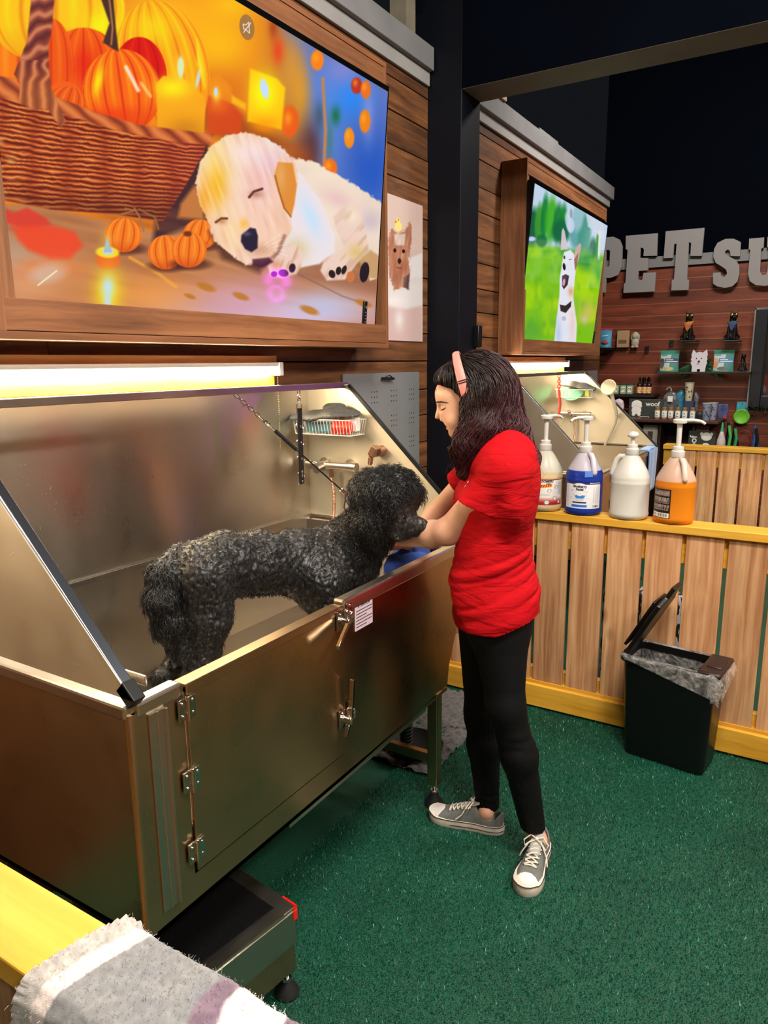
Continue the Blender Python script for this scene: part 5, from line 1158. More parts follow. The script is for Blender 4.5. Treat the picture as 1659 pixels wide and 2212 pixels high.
# leggings
def legg(P):
    d = legs(P, .004)
    d = np.maximum(d, P[..., 2] - 1.0)
    for an, hz_ in ((LA, 0), (RA, 0)): pass
    cutL = np.where(np.abs(P[..., 0] - LA[0]) + np.abs(P[..., 1] - LA[1]) < np.abs(P[..., 0] - RA[0]) + np.abs(P[..., 1] - RA[1]), LA[2] - .005, RA[2] - .008)
    return np.maximum(d, cutL - P[..., 2])
V, F = sdf_mesh('leggings', legg, np.arange(-1.1, -.55, .006), np.arange(1.8, 2.4, .006), axis_grid([(.04, .30, .004), (.30, 1.02, .008)]))
nn = sdf_norm(legg, V); kneez = np.exp(-((V[:, 2] - .43) / .06) ** 2) + .6 * np.exp(-((V[:, 2] - .12) / .04) ** 2) + .15
V = V + nn * (vnoise(V * np.array([1, 1, 3.5]), 22, 3) * .0022 * kneez)[:, None]
rib = (V[:, 2] < .40)
angL = np.arctan2(V[:, 1] - np.where(V[:, 1] < 2.08, 2.0, 2.14), V[:, 0] + np.where(V[:, 1] < 2.08, .74, .90)); V = V + nn * (np.sin(angL * 34) * .0009 * rib)[:, None]
me = np_mesh('leggings', V, F); link_mesh('leggings', me, plain('black_knit', (7, 8, 10), .7, noise=.15, nscale=8, bump=.3, bscale=600, spec=.25), W, smooth='all')

# T-shirt
SLL = LS + (LE - LS) * .56; SLR = RS + (RE - RS) * .52
SLE = on(1038, 1098, y=1.965); SLN = Fd * .36 - Ud * .93; SLN /= np.linalg.norm(SLN)
def shirt(P):
    d = torso(P, .012); d = smin(d, s_ell(P, BP(1074, 1325, 0), (.126, .168, .15), HM), .03); d = smin(d, legs(P, .018), .03); d = smin(d, s_ell(P, BP(1065, 1255, 0), (.135, .168, .085), HM), .05)
    dl = (LE - LS) / np.linalg.norm(LE - LS); dr = (RE - RS) / np.linalg.norm(RE - RS)
    e = s_cone(P, LS, SLE, .058, .076); ca = (P - V3(SLE)) @ V3(SLN); e = np.maximum(e, ca)
    f = s_cone(P, RS, RE, .068, .074); f = np.maximum(f, (P - V3(SLR)) @ V3(dr))
    kk = (.010 + .05 * np.exp(-(np.linalg.norm(P - V3(LS), axis=-1) / .075) ** 2)).astype(np.float32); d = smin(d, e, kk); d = smin(d, f, .03)
    # hem, a little lower at the middle
    hz = .770 + .015 * np.abs((P - V3(BP(1070, 1300, 0))) @ V3(Sd)) / .16 + .05 * np.clip(-((P - V3(BP(1075, 1300, 0))) @ V3(Fd)) / .12, 0, 1)
    d = np.maximum(d, hz - P[..., 2])
    d = smax(d, -s_cone(P, HP(1030, 905), BP(1072, 968, 0), .060, .068), .008)
    return d
M_SHIRT, snt, sb = nodes('red_cotton'); sb.inputs['Base Color'].default_value = rgb((178, 6, 18)); sb.inputs['Roughness'].default_value = .85; sb.inputs['Specular IOR Level'].default_value = .15
stc = snt.nodes.new('ShaderNodeTexCoord'); smp = snt.nodes.new('ShaderNodeVectorMath'); smp.operation = 'MULTIPLY'; smp.inputs[1].default_value = (7, 7, 22); snt.links.new(stc.outputs['Object'], smp.inputs[0]); sn1 = snt.nodes.new('ShaderNodeTexNoise'); sn1.inputs['Scale'].default_value = 1; sn1.inputs['Detail'].default_value = 4; sn1.inputs['Distortion'].default_value = 1.2; snt.links.new(smp.outputs[0], sn1.inputs['Vector']); sb1 = snt.nodes.new('ShaderNodeBump'); sb1.inputs['Strength'].default_value = .55; sb1.inputs['Distance'].default_value = .018; snt.links.new(sn1.outputs['Fac'], sb1.inputs['Height']); snt.links.new(sb1.outputs[0], sb.inputs['Normal'])
V, F = sdf_mesh('t_shirt', shirt, np.arange(-1.16, -.58, .005), np.arange(1.78, 2.42, .005), np.arange(.72, 1.42, .005))
nn = sdf_norm(shirt, V, .004); q = V @ HM
fold = vnoise(np.stack([q[:, 0] * 5 + q[:, 2] * 5, q[:, 1] * 6, q[:, 2] * 34 + q[:, 0] * 12], 1), 1.0, 11)
low = np.clip((1.16 - V[:, 2]) / .12, .12, 1) * np.clip((V[:, 2] - .76) / .05, .2, 1)
slv = np.exp(-(np.linalg.norm(V - SLE, axis=1) / .09) ** 2)
fold2 = vnoise(np.stack([q[:, 0] * 16 + q[:, 2] * 16, q[:, 1] * 9, (q[:, 2] - q[:, 0]) * 26], 1), 1.0, 12)
V = V + nn * ((np.abs(fold) - .3) * .009 * low + fold2 * .003 * slv + vnoise(V, 14, 5) * .003)[:, None]
me = np_mesh('t_shirt', V, F)
sh = link_mesh('t_shirt', me, M_SHIRT, W, smooth='all')
# sleeve and hem stitching read as slightly raised bands
def snap(fn, p, k=12):
    p = np.array(p, float)
    for _ in range(k): p = p - sdf_norm(fn, p[None])[0] * float(fn(V3(p)[None])[0])
    return p
b = MB()
pc = snap(shirt, on(1006, 1047, y=1.97)); n_ = sdf_norm(shirt, pc[None])[0]; ex = np.cross(Ud, n_); ex /= np.linalg.norm(ex); ey = np.cross(n_, ex)
prints = [(-.004, .010, .010, .007), (.006, .002, .006, .012), (-.006, -.006, .006, .007), (.003, -.016, .009, .006), (-.004, -.026, .005, .008)]
for (a_, c_, w_, h_) in prints:
    Pg = np.zeros((4, 4, 3))
    for i in range(4):
        for j in range(4): Pg[i, j] = snap(shirt, pc + ex * (a_ + w_ * (i / 3 - .5)) + ey * (c_ + h_ * (j / 3 - .5)), 6) + n_ * .0035
    b.grid(Pg)
b.build('chest_print', M_WHITEP, sh, smooth='all')

# hair: soft volume plus locks combed down over it
def hairvol(P):
    d = s_ell(P, HP(1036, 838), (.106, .088, .112), HMt)
    d = smin(d, s_ell(P, HP(982, 812), (.062, .062, .040), HMt), .03)
    d = smin(d, s_ball(P, HP(1052, 858), .086), .04)
    d = smin(d, s_econe(P, HP(1052, 870, 0), HP(1080, 945, 0), .096, .098, .80, Fd), .05)
    d = smin(d, s_econe(P, HP(1085, 930, 0), HP(1118, 990, .02), .090, .040, .7, Fd), .04)
    d = smin(d, s_cone(P, HP(1112, 930, .05), HP(1146, 985, .07), .044, .022), .03); d = smin(d, s_cone(P, HP(1146, 985, .07), HP(1154, 1015, .07), .022, .006), .02)
    d = smin(d, s_cone(P, HP(1025, 880, .060), HP(1018, 955, .075), .040, .055), .03)
    d = smin(d, s_cone(P, HP(1018, 955, .075), HP(1010, 1012, .085), .055, .020), .03)
    d = smin(d, s_cone(P, HP(1050, 930, .080), HP(1050, 990, .10), .060, .020), .03)
    d = smin(d, s_cone(P, HP(1000, 950, -.05), HP(998, 1010, -.05), .030, .014), .03)
    q = (P - V3(HC)); f = q @ V3(Fd); u = q @ V3(Ud)
    px_, py_ = 1010 - f * 693, 860 - u * 693
    # face opening: right of the curve x = 990.., below the hairline
    hl = 817 + np.clip(px_ - 930, 0, 100) * .36 + 10 * np.clip((px_ - 978) / 20, 0, 1)
    op = np.minimum((1001 - np.clip((py_ - 905) / 35, 0, 1) * 14 - px_), (py_ - hl)) / 693
    op = np.minimum(op, (950 - py_) / 693 + .02)
    return smax(d, op.astype(np.float32), .006)
V, F = sdf_mesh('hair', hairvol, np.arange(-1.16, -.62, .005), np.arange(1.86, 2.30, .005), np.arange(1.28, 1.70, .005))
keep = rng.choice(len(V), 5200, replace=False); P0 = V[keep]
K = 30; path = [P0]; p = P0.copy(); v = np.zeros_like(p); ph = 5.0 * vnoise(p, 22, 4) + rng.uniform(-.7, .7, len(p)); fr = 46 + 14 * vnoise(p, 15, 6) + rng.uniform(-3, 3, len(p)); off = rng.uniform(-.002, .006, len(p))
scalp = HP(1000, 800)
nrm0 = sdf_norm(hairvol, p); s_len = np.zeros(len(p)); amp = np.clip((1.56 - p[:, 2]) / .2, .12, 1)
for k in range(K):
    g = np.tile(np.array([0, 0, -1.0]), (len(p), 1)); away = p - scalp; away /= np.linalg.norm(away, axis=1, keepdims=True)
    upm = np.clip((p[:, 2] - 1.50) / .10, 0, 1)[:, None]; g = g * (1 - upm) + (away * .6 + np.array([0, 0, -.5]) - Fd * .5) * upm
    n = sdf_norm(hairvol, p, .004); t_ = g - n * np.sum(g * n, 1, keepdims=True); t_ /= np.maximum(np.linalg.norm(t_, axis=1, keepdims=True), 1e-6)
    sd_ = np.cross(t_, n); s_len += .0065; a_ = np.clip((1.60 - p[:, 2]) / .2, .08, 1) * .85
    p = p + (t_ + sd_ * (np.sin(s_len * fr + ph) * a_)[:, None]) * .0065
    dd = hairvol(V3(p)); p = p - n * ((dd - off - .003 * np.sin(s_len * fr * 1.3 + ph)) * .5)[:, None]
    path.append(p.copy())
path = np.stack(path, 1)
VS, FS = strands(path, rng.uniform(.0011, .0022, len(P0)), .0004)
# loose curls
n2 = 240; sel = rng.choice(len(V), n2); q0 = V[sel]; nn = sdf_norm(hairvol, q0, .004); cu = []
ph = rng.uniform(0, 6.28, n2); R_ = rng.uniform(.003, .010, n2)
for k in range(16):
    t_ = k / 15; cu.append(q0 + nn * (.004 + .016 * t_)[..., None] if np.ndim(.004 + .016 * t_) else q0 + nn * (.004 + .014 * t_) + np.array([0, 0, -.06]) * t_ + np.stack([np.cos(ph + t_ * 9), np.sin(ph + t_ * 9), np.zeros(n2)], 1) * R_[:, None] * t_)
VC, FC = strands(np.stack(cu, 1), np.full(n2, .0005), .0002)
nv = len(V); nb_ = len(VS)
nn = sdf_norm(hairvol, V, .003); Vh = V - nn * .002
AV = np.concatenate([Vh, VS, VC]); AF = np.concatenate([F, FS + nv, FC + nv + nb_])
me = np_mesh('hair', AV, AF)
tone = np.clip((1.52 - AV[:, 2]) / .22, 0, 1)[:, None]; rn = np.concatenate([np.zeros(nv), np.repeat(rng.uniform(0, 1, len(P0)), (K + 1) * 3), np.zeros(len(VC))])[:, None]
back = np.clip((AV @ -Fd + (HP(1040, 900) @ Fd)) / .08, 0, 1)[:, None]
C0 = np.array(rgb((24, 14, 14))[:3]); C1 = np.array(rgb((84, 16, 30))[:3]); C2 = np.array(rgb((62, 38, 34))[:3])
cc_ = C0 + (C1 - C0) * np.clip(tone * (.25 + .5 * rn) + back * .25, 0, 1) + (C2 - C0) * (rn > .86) * .8
set_color(me, 'col', cc_)
link_mesh('hair', me, vcol('burgundy_brown_hair', .42, spec=.4), W, smooth='all')
# pink headband over the crown
b = MB(); Cb = HP(1008, 843); Dr = HP(984, 765) - Cb; rad = np.linalg.norm(Dr); Dr /= rad; Wd = np.cross(Dr, Sd); Wd /= np.linalg.norm(Wd)
Pg = np.zeros((44, 5, 3))
for i in range(44):
    a = PI * (i + .0) / 43; a = -.12 + a * 1.076
    for j in range(5):
        w_ = (j / 4 - .5) * .026 * (.75 + .35 * abs(math.cos(a))); bul = .0025 * (1 - ((j - 2) / 2) ** 2)
        rr = rad + .004 + bul - .02 * abs(math.cos(a)) ** 2
        Pg[i, j] = Cb + Dr * math.sin(a) * rr + Sd * math.cos(a) * (.0965 + bul) + Wd * w_
b.grid(Pg); hb = b.build('headband', plain('pink_satin', (226, 132, 122), .5, sheen=.1), W, smooth='all'); so = hb.modifiers.new('thick', 'SOLIDIFY'); so.thickness = .003
b = MB()
for aa in (.26, .32):
    Pq = []
    for j in range(5):
        w_ = (j / 4 - .5) * .028 * (.75 + .35 * abs(math.cos(aa))); bul = .0025 * (1 - ((j - 2) / 2) ** 2); rr = rad + .0062 + bul - .02 * math.cos(aa) ** 2
        Pq.append(Cb + Dr * math.sin(aa) * rr + Sd * math.cos(aa) * (.0985 + bul) + Wd * w_)
    b.tube(Pq, .0013, 6)
b.build('band_stripes', M_INK, hb)

# canvas shoes
def shoe(heel, toe, label):
    heel = np.array([heel[0], heel[1], 0.]); toe = np.array([toe[0], toe[1], 0.]); ax = toe - heel; L = np.linalg.norm(ax); ax /= L; ly = np.cross(Ud, ax); sc = L / .27
    M = np.stack([ax, ly, Ud], 1)
    def loc(P): return ((P - V3(heel)) @ V3(M)) / sc
    def wld(p): return heel + (np.atleast_2d(p) * sc) @ M.T
    ks = np.array([0, .015, .05, .10, .15, .19, .225, .25, .265, .27]); kw = np.array([.008, .026, .033, .031, .038, .044, .043, .034, .018, .004])
    def wdt(x): return np.interp(x, ks, kw)
    top_x = np.array([0, .03, .06, .10, .14, .18, .205, .23, .27]); top_z = np.array([.078, .072, .066, .088, .074, .056, .048, .042, .030])
    def upper(q):
        x, y, z = q[..., 0], q[..., 1], q[..., 2]; w_ = np.maximum(wdt(x) - .001, .002); h = np.interp(x, top_x, top_z)
        zz = np.clip((z - .012) / np.maximum(h - .012, .01), 0, 2); wz = w_ * np.sqrt(np.clip(1 - (.93 * zz) ** 2.6, .02, 1))
        d = np.maximum(np.abs(y) - wz, z - h * (1 - .15 * (y / w_) ** 2)); d = np.maximum(d, .01 - z); d = np.maximum(d, -x + .002); d = np.maximum(d, x - .267)
        hole = np.maximum(np.sqrt(((x - .055) / .042) ** 2 + (y / .024) ** 2) - 1, -1) * .024
        d = smax(d, -np.maximum(hole, .045 - z), .004); return (d * .7).astype(np.float32)
    xs, ys, zs = np.arange(-.01, .285, .0035), np.arange(-.055, .056, .0035), np.arange(.0, .10, .0035)
    V, F = sdf_mesh('u', upper, xs, ys, zs)
    me = np_mesh('shoe', wld(V), F); o = link_mesh('shoe', me, M_CANVAS, W, smooth='all'); o['label'] = label
    so = []
    b = MB(); n = 60; prof = []
    px_ = (1 - np.cos(np.linspace(0, PI, 24))) / 2 * .27; out = [(x, wdt(x) + .003) for x in px_] + [(x, -wdt(x) - .003) for x in px_[::-1]]
    rows = [(0, .96), (.004, 1.0), (.02, 1.0), (.0275, .985), (.0285, .93)]
    Vv = []; m = len(out)
    for (z, k) in rows:
        for (x, y) in out:
            zz = z + (.006 if x > .24 and z > .01 else 0) + (.002 if z > .01 else 0)
            Vv.append(wld((.135 + (x - .135) * (.985 if k < 1 else 1) * (1.01), y * k, zz))[0])
    b.add(Vv, [(r * m + i, r * m + (i + 1) % m, (r + 1) * m + (i + 1) % m, (r + 1) * m + i) for r in range(len(rows) - 1) for i in range(m)] + [tuple(range(m))[::-1], tuple(range((len(rows) - 1) * m, len(rows) * m))])
    b.build('sole', M_SOLE, o)
    b = MB(); b.tube([wld((.135 + (x - .135) * 1.015, y * 1.0, .0305 + (.006 if x > .24 else 0)))[0] for (x, y) in out], .0012 * sc, 6, closed=True); b.tube([wld((.135 + (x - .135) * 1.02, y * 1.03, .014))[0] for (x, y) in out if x < .19], .0011 * sc, 6); b.build('stripe', M_INK, o)
    # toe cap
    def cap(q): return np.maximum(upper(q) - .0012, np.maximum(.212 + 4 * q[..., 1] ** 2 * 3 - q[..., 0], .026 - q[..., 2]))
    V, F = sdf_mesh('c', cap, np.arange(.19, .285, .003), ys, zs); b2 = np_mesh('toe_cap', wld(V), F); link_mesh('toe_cap', b2, M_TOE, o, smooth='all')
    def zt_(x, y): return np.interp(x, top_x, top_z) * (1 - .15 * (y / wdt(x)) ** 2) * (1 - .22 * (y / wdt(x)) ** 2)
    b = MB(); ex_ = [.115, .130, .145, .160, .175, .190]
    for i in range(len(ex_)):
        for s in (-1, 1):
            y = .017 * s; z = zt_(ex_[i], y) + .003
            b.ball(wld((ex_[i], y * 1.2, z - .001))[0], .0032 * sc, 8, 6)
    b.build('eyelets', M_CHROME, o)
    b = MB()
    for i in range(len(ex_) - 1):
        for s in (-1, 1):
            a_ = (ex_[i], .020 * s); c_ = (ex_[i + 1], -.020 * s); Q = []
            for f in np.linspace(0, 1, 5): x = a_[0] + (c_[0] - a_[0]) * f; y = a_[1] + (c_[1] - a_[1]) * f; Q.append(wld((x, y, zt_(x, y) + .0045 + .002 * (s > 0)))[0])
            b.tube(Q, .0026 * sc, 6)
    b.tube([wld((.19, y, zt_(.19, y) + .004))[0] for y in (-.02, 0, .02)], .0026 * sc, 6)
    for s in (-1, 1):
        b.tube([wld((.112, 0, .098))[0], wld((.105, .02 * s, .104))[0], wld((.118, .040 * s, .088))[0], wld((.130, .034 * s, .078))[0], wld((.118, .012 * s, .096))[0]], .0024 * sc, 6)
        b.tube([wld((.112, 0, .097))[0], wld((.125, .022 * s, .088))[0], wld((.140, .040 * s, .060))[0], wld((.150 + .01 * s, .047 * s, .042))[0]], .0022 * sc, 6)
    b.ball(wld((.112, 0, .098))[0], .006 * sc, 10, 8); b.build('laces', M_LACE, o)
    b = MB(); Pg = np.zeros((8, 5, 3))
    for i in range(8):
        for j in range(5): x = .085 + .07 * i / 7; y = (j / 4 - .5) * .036; Pg[i, j] = wld((x, y, np.interp(x, [.085, .10, .155], [.103, .094, .071]) - 8 * y * y))[0]
    b.grid(Pg); tg = b.build('tongue', M_TONG, o, smooth='all'); tg.modifiers.new('t', 'SOLIDIFY').thickness = .003
M_CANVAS = plain('grey_canvas', (110, 112, 108), .85, noise=.12, nscale=40, bump=.4, bscale=900)
M_SOLE = plain('worn_white_rubber', (216, 204, 190), .6, noise=.15, nscale=26)
M_TOE = plain('white_rubber', (232, 226, 220), .4, noise=.05, nscale=20)
M_LACE = plain('cream_lace', (226, 216, 200), .85, bump=.3, bscale=800); M_TONG = plain('pale_grey_canvas', (164, 162, 156), .85)
shoe((-.822, 2.112), (-1.088, 2.066), 'right shoe pointing at the bath')
shoe((-.680, 2.118), (-.652, 1.852), 'left shoe pointing at the viewer')
# ------------------------------------------------------------------ the black dog in the near bath
def D_(u, v, x): return on(u, v, x=x)
ZF = .604
dg_sp = [(D_(428, 1232, -1.47), .082), (D_(480, 1222, -1.46), .092), (D_(560, 1216, -1.44), .090), (D_(640, 1215, -1.41), .096), (D_(705, 1222, -1.37), .118), (D_(752, 1215, -1.32), .112)]
dg_nk = [(D_(752, 1200, -1.32), .098), (D_(783, 1160, -1.27), .078), (D_(815, 1110, -1.21), .070)]
dg_tl = [(D_(385, 1198, -1.49), .030), (D_(357, 1240, -1.49), .036), (D_(349, 1295, -1.48), .037), (D_(364, 1350, -1.47), .034), (D_(390, 1395, -1.46), .028), (D_(402, 1425, -1.455), .014)]
def leg_(P, pts):
    d = None
    for i in range(len(pts) - 1):
        e = s_cone(P, pts[i][0], pts[i + 1][0], pts[i][1], pts[i + 1][1]); d = e if d is None else smin(d, e, .025)
    return d
nh = [(D_(440, 1245, -1.43), .086), (D_(446, 1335, -1.42), .064), (D_(436, 1400, -1.44), .048)]; kp = nh[-1][0]
nh += [(np.array([kp[0] - .0, kp[1] - .035, kp[2] - .08]), .028), (np.array([kp[0], kp[1] + .0, ZF + .03]), .026), (np.array([kp[0] + .005, kp[1] + .05, ZF + .022]), .024)]
fh = [(D_(425, 1250, -1.53), .080), (D_(425, 1340, -1.54), .055), (D_(392, 1420, -1.54), .030), (D_(352, 1466, -1.54), .024)]; kq = fh[-1][0]
fh += [(np.array([kq[0], kq[1] + .01, ZF + .03]), .024), (np.array([kq[0], kq[1] + .06, ZF + .022]), .022)]
c1 = D_(700, 1255, -1.31); c2 = D_(725, 1255, -1.42)
nf = [(c1, .070), (c1 + np.array([.01, .0, -.13]), .042), (np.array([c1[0] + .01, c1[1], ZF + .03]), .027), (np.array([c1[0] + .01, c1[1] + .04, ZF + .022]), .024)]
ff = [(c2, .066), (c2 + np.array([.0, .03, -.13]), .040), (np.array([c2[0], c2[1] + .03, ZF + .03]), .027), (np.array([c2[0], c2[1] + .07, ZF + .022]), .024)]
SKc = D_(834, 1092, -1.185); NOS = D_(914, 1138, -1.075)
mz = NOS - SKc; mz /= np.linalg.norm(mz); sdv = np.cross(mz, Ud); sdv /= np.linalg.norm(sdv)   # sdv points to the viewer's side or away
if sdv @ (EYE - SKc) < 0: sdv = -sdv
def dogs(P):
    d = None
    for i in range(len(dg_sp) - 1):
        e = s_econe(P, dg_sp[i][0], dg_sp[i + 1][0], dg_sp[i][1], dg_sp[i + 1][1], .84, (1, -.1, 0)); d = e if d is None else smin(d, e, .03)
    d = smin(d, s_ell(P, D_(700, 1250, -1.36), (.090, .125, .115)), .03)
    d = smin(d, leg_(P, dg_nk), .04); d = smin(d, leg_(P, nh), .03); d = smin(d, leg_(P, fh), .02); d = smin(d, leg_(P, nf), .04); d = smin(d, leg_(P, ff), .04); d = smin(d, leg_(P, dg_tl), .015)
    d = smin(d, s_ball(P, SKc, .078), .04); d = smin(d, s_ball(P, D_(845, 1062, -1.18), .078), .03); d = smin(d, s_ball(P, D_(800, 1065, -1.21), .066), .03)
    d = smin(d, s_ball(P, D_(872, 1075, -1.14) - sdv * .02, .058), .03)
    for s in (1, -1):
        e0 = SKc + sdv * .060 * s + np.array([-.02, 0, .035]); e1 = e0 + sdv * .018 * s + np.array([-.03, -.0, -.075]); e2 = e1 + sdv * .005 * s + np.array([-.01, -.0, -.045])
        d = smin(d, s_cone(P, e0, e1, .036, .044), .018); d = smin(d, s_cone(P, e1, e2, .044, .026), .02)
    m0 = SKc + mz * .055 + np.array([0, 0, -.026])
    d = smin(d, s_cone(P, m0, NOS - mz * .012 + np.array([0, 0, -.004]), .050, .029), .02); d = smin(d, s_cone(P, m0 + np.array([0, 0, -.018]), NOS - mz * .03 + np.array([0, 0, -.024]), .040, .022), .012)
    return d
V, F = sdf_mesh('body', dogs, np.arange(-1.68, -1.0, .0042), np.arange(1.02, 2.34, .0048), np.arange(.60, 1.30, .0042))
nn = sdf_norm(dogs, V, .004)
a_ = vnoise(V + .006 * np.stack([vnoise(V, 40, 1), vnoise(V, 40, 2), vnoise(V, 40, 3)], 1), 96, 4); b_ = vnoise(V * np.array([1.6, 1.0, .75]), 95, 5)
mzl = np.clip(1 - np.linalg.norm(V - (NOS - mz * .05), axis=1) / .085, 0, 1)
big = vnoise(V * np.array([1.4, 1, .5]), 26, 8); sh_ = np.exp(-(((V[:, 1] - 1.86) / .16) ** 2)) * np.clip((V[:, 2] - .93) / .1, 0, 1)
V = V + nn * (((np.abs(a_) - .25) * -.0095 + b_ * .003 + big * .003 + sh_ * big * .008) * (1 - .85 * mzl))[:, None]
me = np_mesh('body', V, F); C = np.tile(np.array(rgb((27, 25, 24))[:3]), (len(V), 1))
chin = np.clip(1 - np.linalg.norm(V - (NOS - mz * .045 + np.array([0, 0, -.03])), axis=1) / .05, 0, 1)[:, None]; C = C * (1 - chin * .4) + np.array(rgb((80, 74, 68))[:3]) * chin * .4
set_color(me, 'col', C)
DG = thing('dog', 'wet curly black poodle standing in the near bath', 'dog', (kp[0], 1.6, ZF))
M_FUR = vcol('wet_black_fur', .52, spec=.8, coat=.0)
link_mesh('body', me, M_FUR, DG, smooth='all')
def curls(N_, mask, Lm, R_, r0, K, turns, seed, drop=.4):
    g = np.random.default_rng(seed); idx = np.nonzero(mask)[0]; s = g.choice(idx, N_); p0 = V[s]; n = nn[s]; ph = g.uniform(0, 6.28, N_)[:, None]; L = Lm * g.uniform(.5, 1.2, N_)[:, None]
    t1 = np.cross(n, g.normal(size=n.shape)); t1 /= np.linalg.norm(t1, axis=1, keepdims=True); t2 = np.cross(n, t1); tv = g.uniform(.6, 1.4, N_)[:, None] * turns; out = []
    dn = np.array([0, 0, -1.0]) - n * (n @ np.array([0, 0, -1.0]))[:, None]
    for k in range(K):
        f = k / (K - 1); out.append(p0 - n * .002 + n * L * f * (1 - .45 * f) + dn * L * drop * f * f * 1.6 + (t1 * np.cos(ph + tv * f * 6.28) + t2 * np.sin(ph + tv * f * 6.28)) * R_ * (f ** .6) + t1 * L * .3 * f)
    return strands(np.stack(out, 1), g.uniform(.7, 1.3, N_) * r0, r0 * .35)
hd = (np.linalg.norm(V - SKc, axis=1) < .20) & (mzl < .02) & (V[:, 2] > SKc[2] - .17)
bd = ~hd & (V[:, 2] > .72) & (mzl < .1)
V1, F1 = curls(7000, hd, .030, .0055, .0011, 9, 1.3, 1)
V2, F2 = curls(19000, bd, .012, .004, .0009, 6, .8, 2, .8)
tailm = bd & (V[:, 1] < 1.28) & (np.abs(nn[:, 2]) < .8)
V3_, F3 = curls(2200, tailm, .018, .005, .0012, 7, 1.0, 3, .9)
bel = bd & (nn[:, 2] < -.75) & (V[:, 2] > .86)
V4, F4 = curls(260, bel, .022, .002, .0019, 6, .4, 5, 0)
mu = (mzl > .25) & (nn[:, 2] < .3)
V5, F5 = curls(900, mu, .010, .001, .0005, 5, .3, 6, .6)
o1, o2, o3, o4 = len(V1), len(V1) + len(V2), len(V1) + len(V2) + len(V3_), len(V1) + len(V2) + len(V3_) + len(V4)
me = np_mesh('curls', np.concatenate([V1, V2, V3_, V4, V5]), np.concatenate([F1, F2 + o1, F3 + o2, F4 + o3, F5 + o4]))
link_mesh('curly_coat', me, plain('wet_black_curls', (16, 15, 16), .36, spec=.8), DG, smooth='all')
b = MB(); b.ball(NOS + mz * .004, (.013, .015, .011), 18, 12, rot=np.stack([mz, sdv, np.cross(mz, sdv)], 1))
for s in (-1, 1): b.ball(NOS + mz * .013 + sdv * .005 * s, .0035, 8, 6)
b.build('nose', plain('dog_nose', (14, 13, 14), .3, bump=.4, bscale=500), DG)
b = MB(); pe = SKc + mz * .070 + sdv * .040 + np.array([0, 0, .005]); b.ball(pe, .010, 14, 10); b.ball(pe - sdv * .080, .010, 14, 10); b.build('eyes', plain('dark_eye', (14, 8, 6), .08), DG)
# ------------------------------------------------------------------ pump jugs on the rail
M_JUGW = plain('milky_plastic', (204, 202, 194), .38, sub=.15)
def liquid_mat(name, c, top, zl, rough=.25):
    """translucent jug: product colour up to the fill line zl (jug height), pale empty plastic above"""
    m, nt, b = nodes(name); L = nt.links.new; tc = nt.nodes.new('ShaderNodeTexCoord'); sp = nt.nodes.new('ShaderNodeSeparateXYZ'); L(tc.outputs['Object'], sp.inputs[0])
    mr = nt.nodes.new('ShaderNodeMapRange'); mr.inputs[1].default_value = zl - .002; mr.inputs[2].default_value = zl + .002; L(sp.outputs['Z'], mr.inputs[0])
    mx = nt.nodes.new('ShaderNodeMix'); mx.data_type = 'RGBA'; L(mr.outputs[0], mx.inputs[0]); mx.inputs[6].default_value = rgb(c); mx.inputs[7].default_value = rgb(top); L(mx.outputs[2], b.inputs['Base Color'])
    b.inputs['Roughness'].default_value = rough; b.inputs['Transmission Weight'].default_value = .28; b.inputs['IOR'].default_value = 1.2; b.inputs['Subsurface Weight'].default_value = .2; b.inputs['Subsurface Scale'].default_value = .02
    return m
def curved_text(txt, cx, cy, R, ang, z, size, mat, name, parent, bold=0.0, align='CENTER', slant=0):
    cu = bpy.data.curves.new('txt', 'FONT'); cu.body = txt; cu.size = size; cu.align_x = align; cu.align_y = 'CENTER'; cu.offset = bold; cu.resolution_u = 2; cu.shear = slant
    tmp = bpy.data.objects.new('txt', cu); COL.objects.link(tmp); me = bpy.data.meshes.new_from_object(tmp.evaluated_get(bpy.context.evaluated_depsgraph_get())); bpy.data.objects.remove(tmp)
    n = len(me.vertices); a = np.empty(n * 3, np.float32); me.vertices.foreach_get('co', a); a = a.reshape(-1, 3)
    th_ = ang + a[:, 0] / R; W_ = np.stack([cx + (R + .0012) * np.cos(th_), cy + (R + .0012) * np.sin(th_), z + a[:, 1]], 1)
    me.vertices.foreach_set('co', W_.astype(np.float32).ravel()); me.materials.clear(); return link_mesh(name, me, mat, parent, smooth=False)
def label_patch(cx, cy, R, a0, a1, z0, z1, painter, name, parent, nu=110, nv=130):
    u, v = np.meshgrid(np.linspace(0, 1, nu), np.linspace(0, 1, nv)); u = u.ravel(); v = v.ravel(); an = a0 + (a1 - a0) * u
    P = np.stack([cx + (R + .0006) * np.cos(an), cy + (R + .0006) * np.sin(an), z0 + (z1 - z0) * v], 1)
    C = np.clip(painter(u * 100, (1 - v) * 100), 0, 1); C = np.where(C <= .04045, C / 12.92, ((C + .055) / 1.055) ** 2.4)
    i = (np.arange(nv - 1)[:, None] * nu + np.arange(nu - 1)[None, :]).ravel(); me = np_mesh(name, P, np.stack([i, i + 1, i + nu + 1, i + nu], 1)); set_color(me, 'col', C)
    return link_mesh(name, me, M_LABEL, parent, smooth='all')
M_LABEL = vcol('label_print', .4)
JY = FY + .068
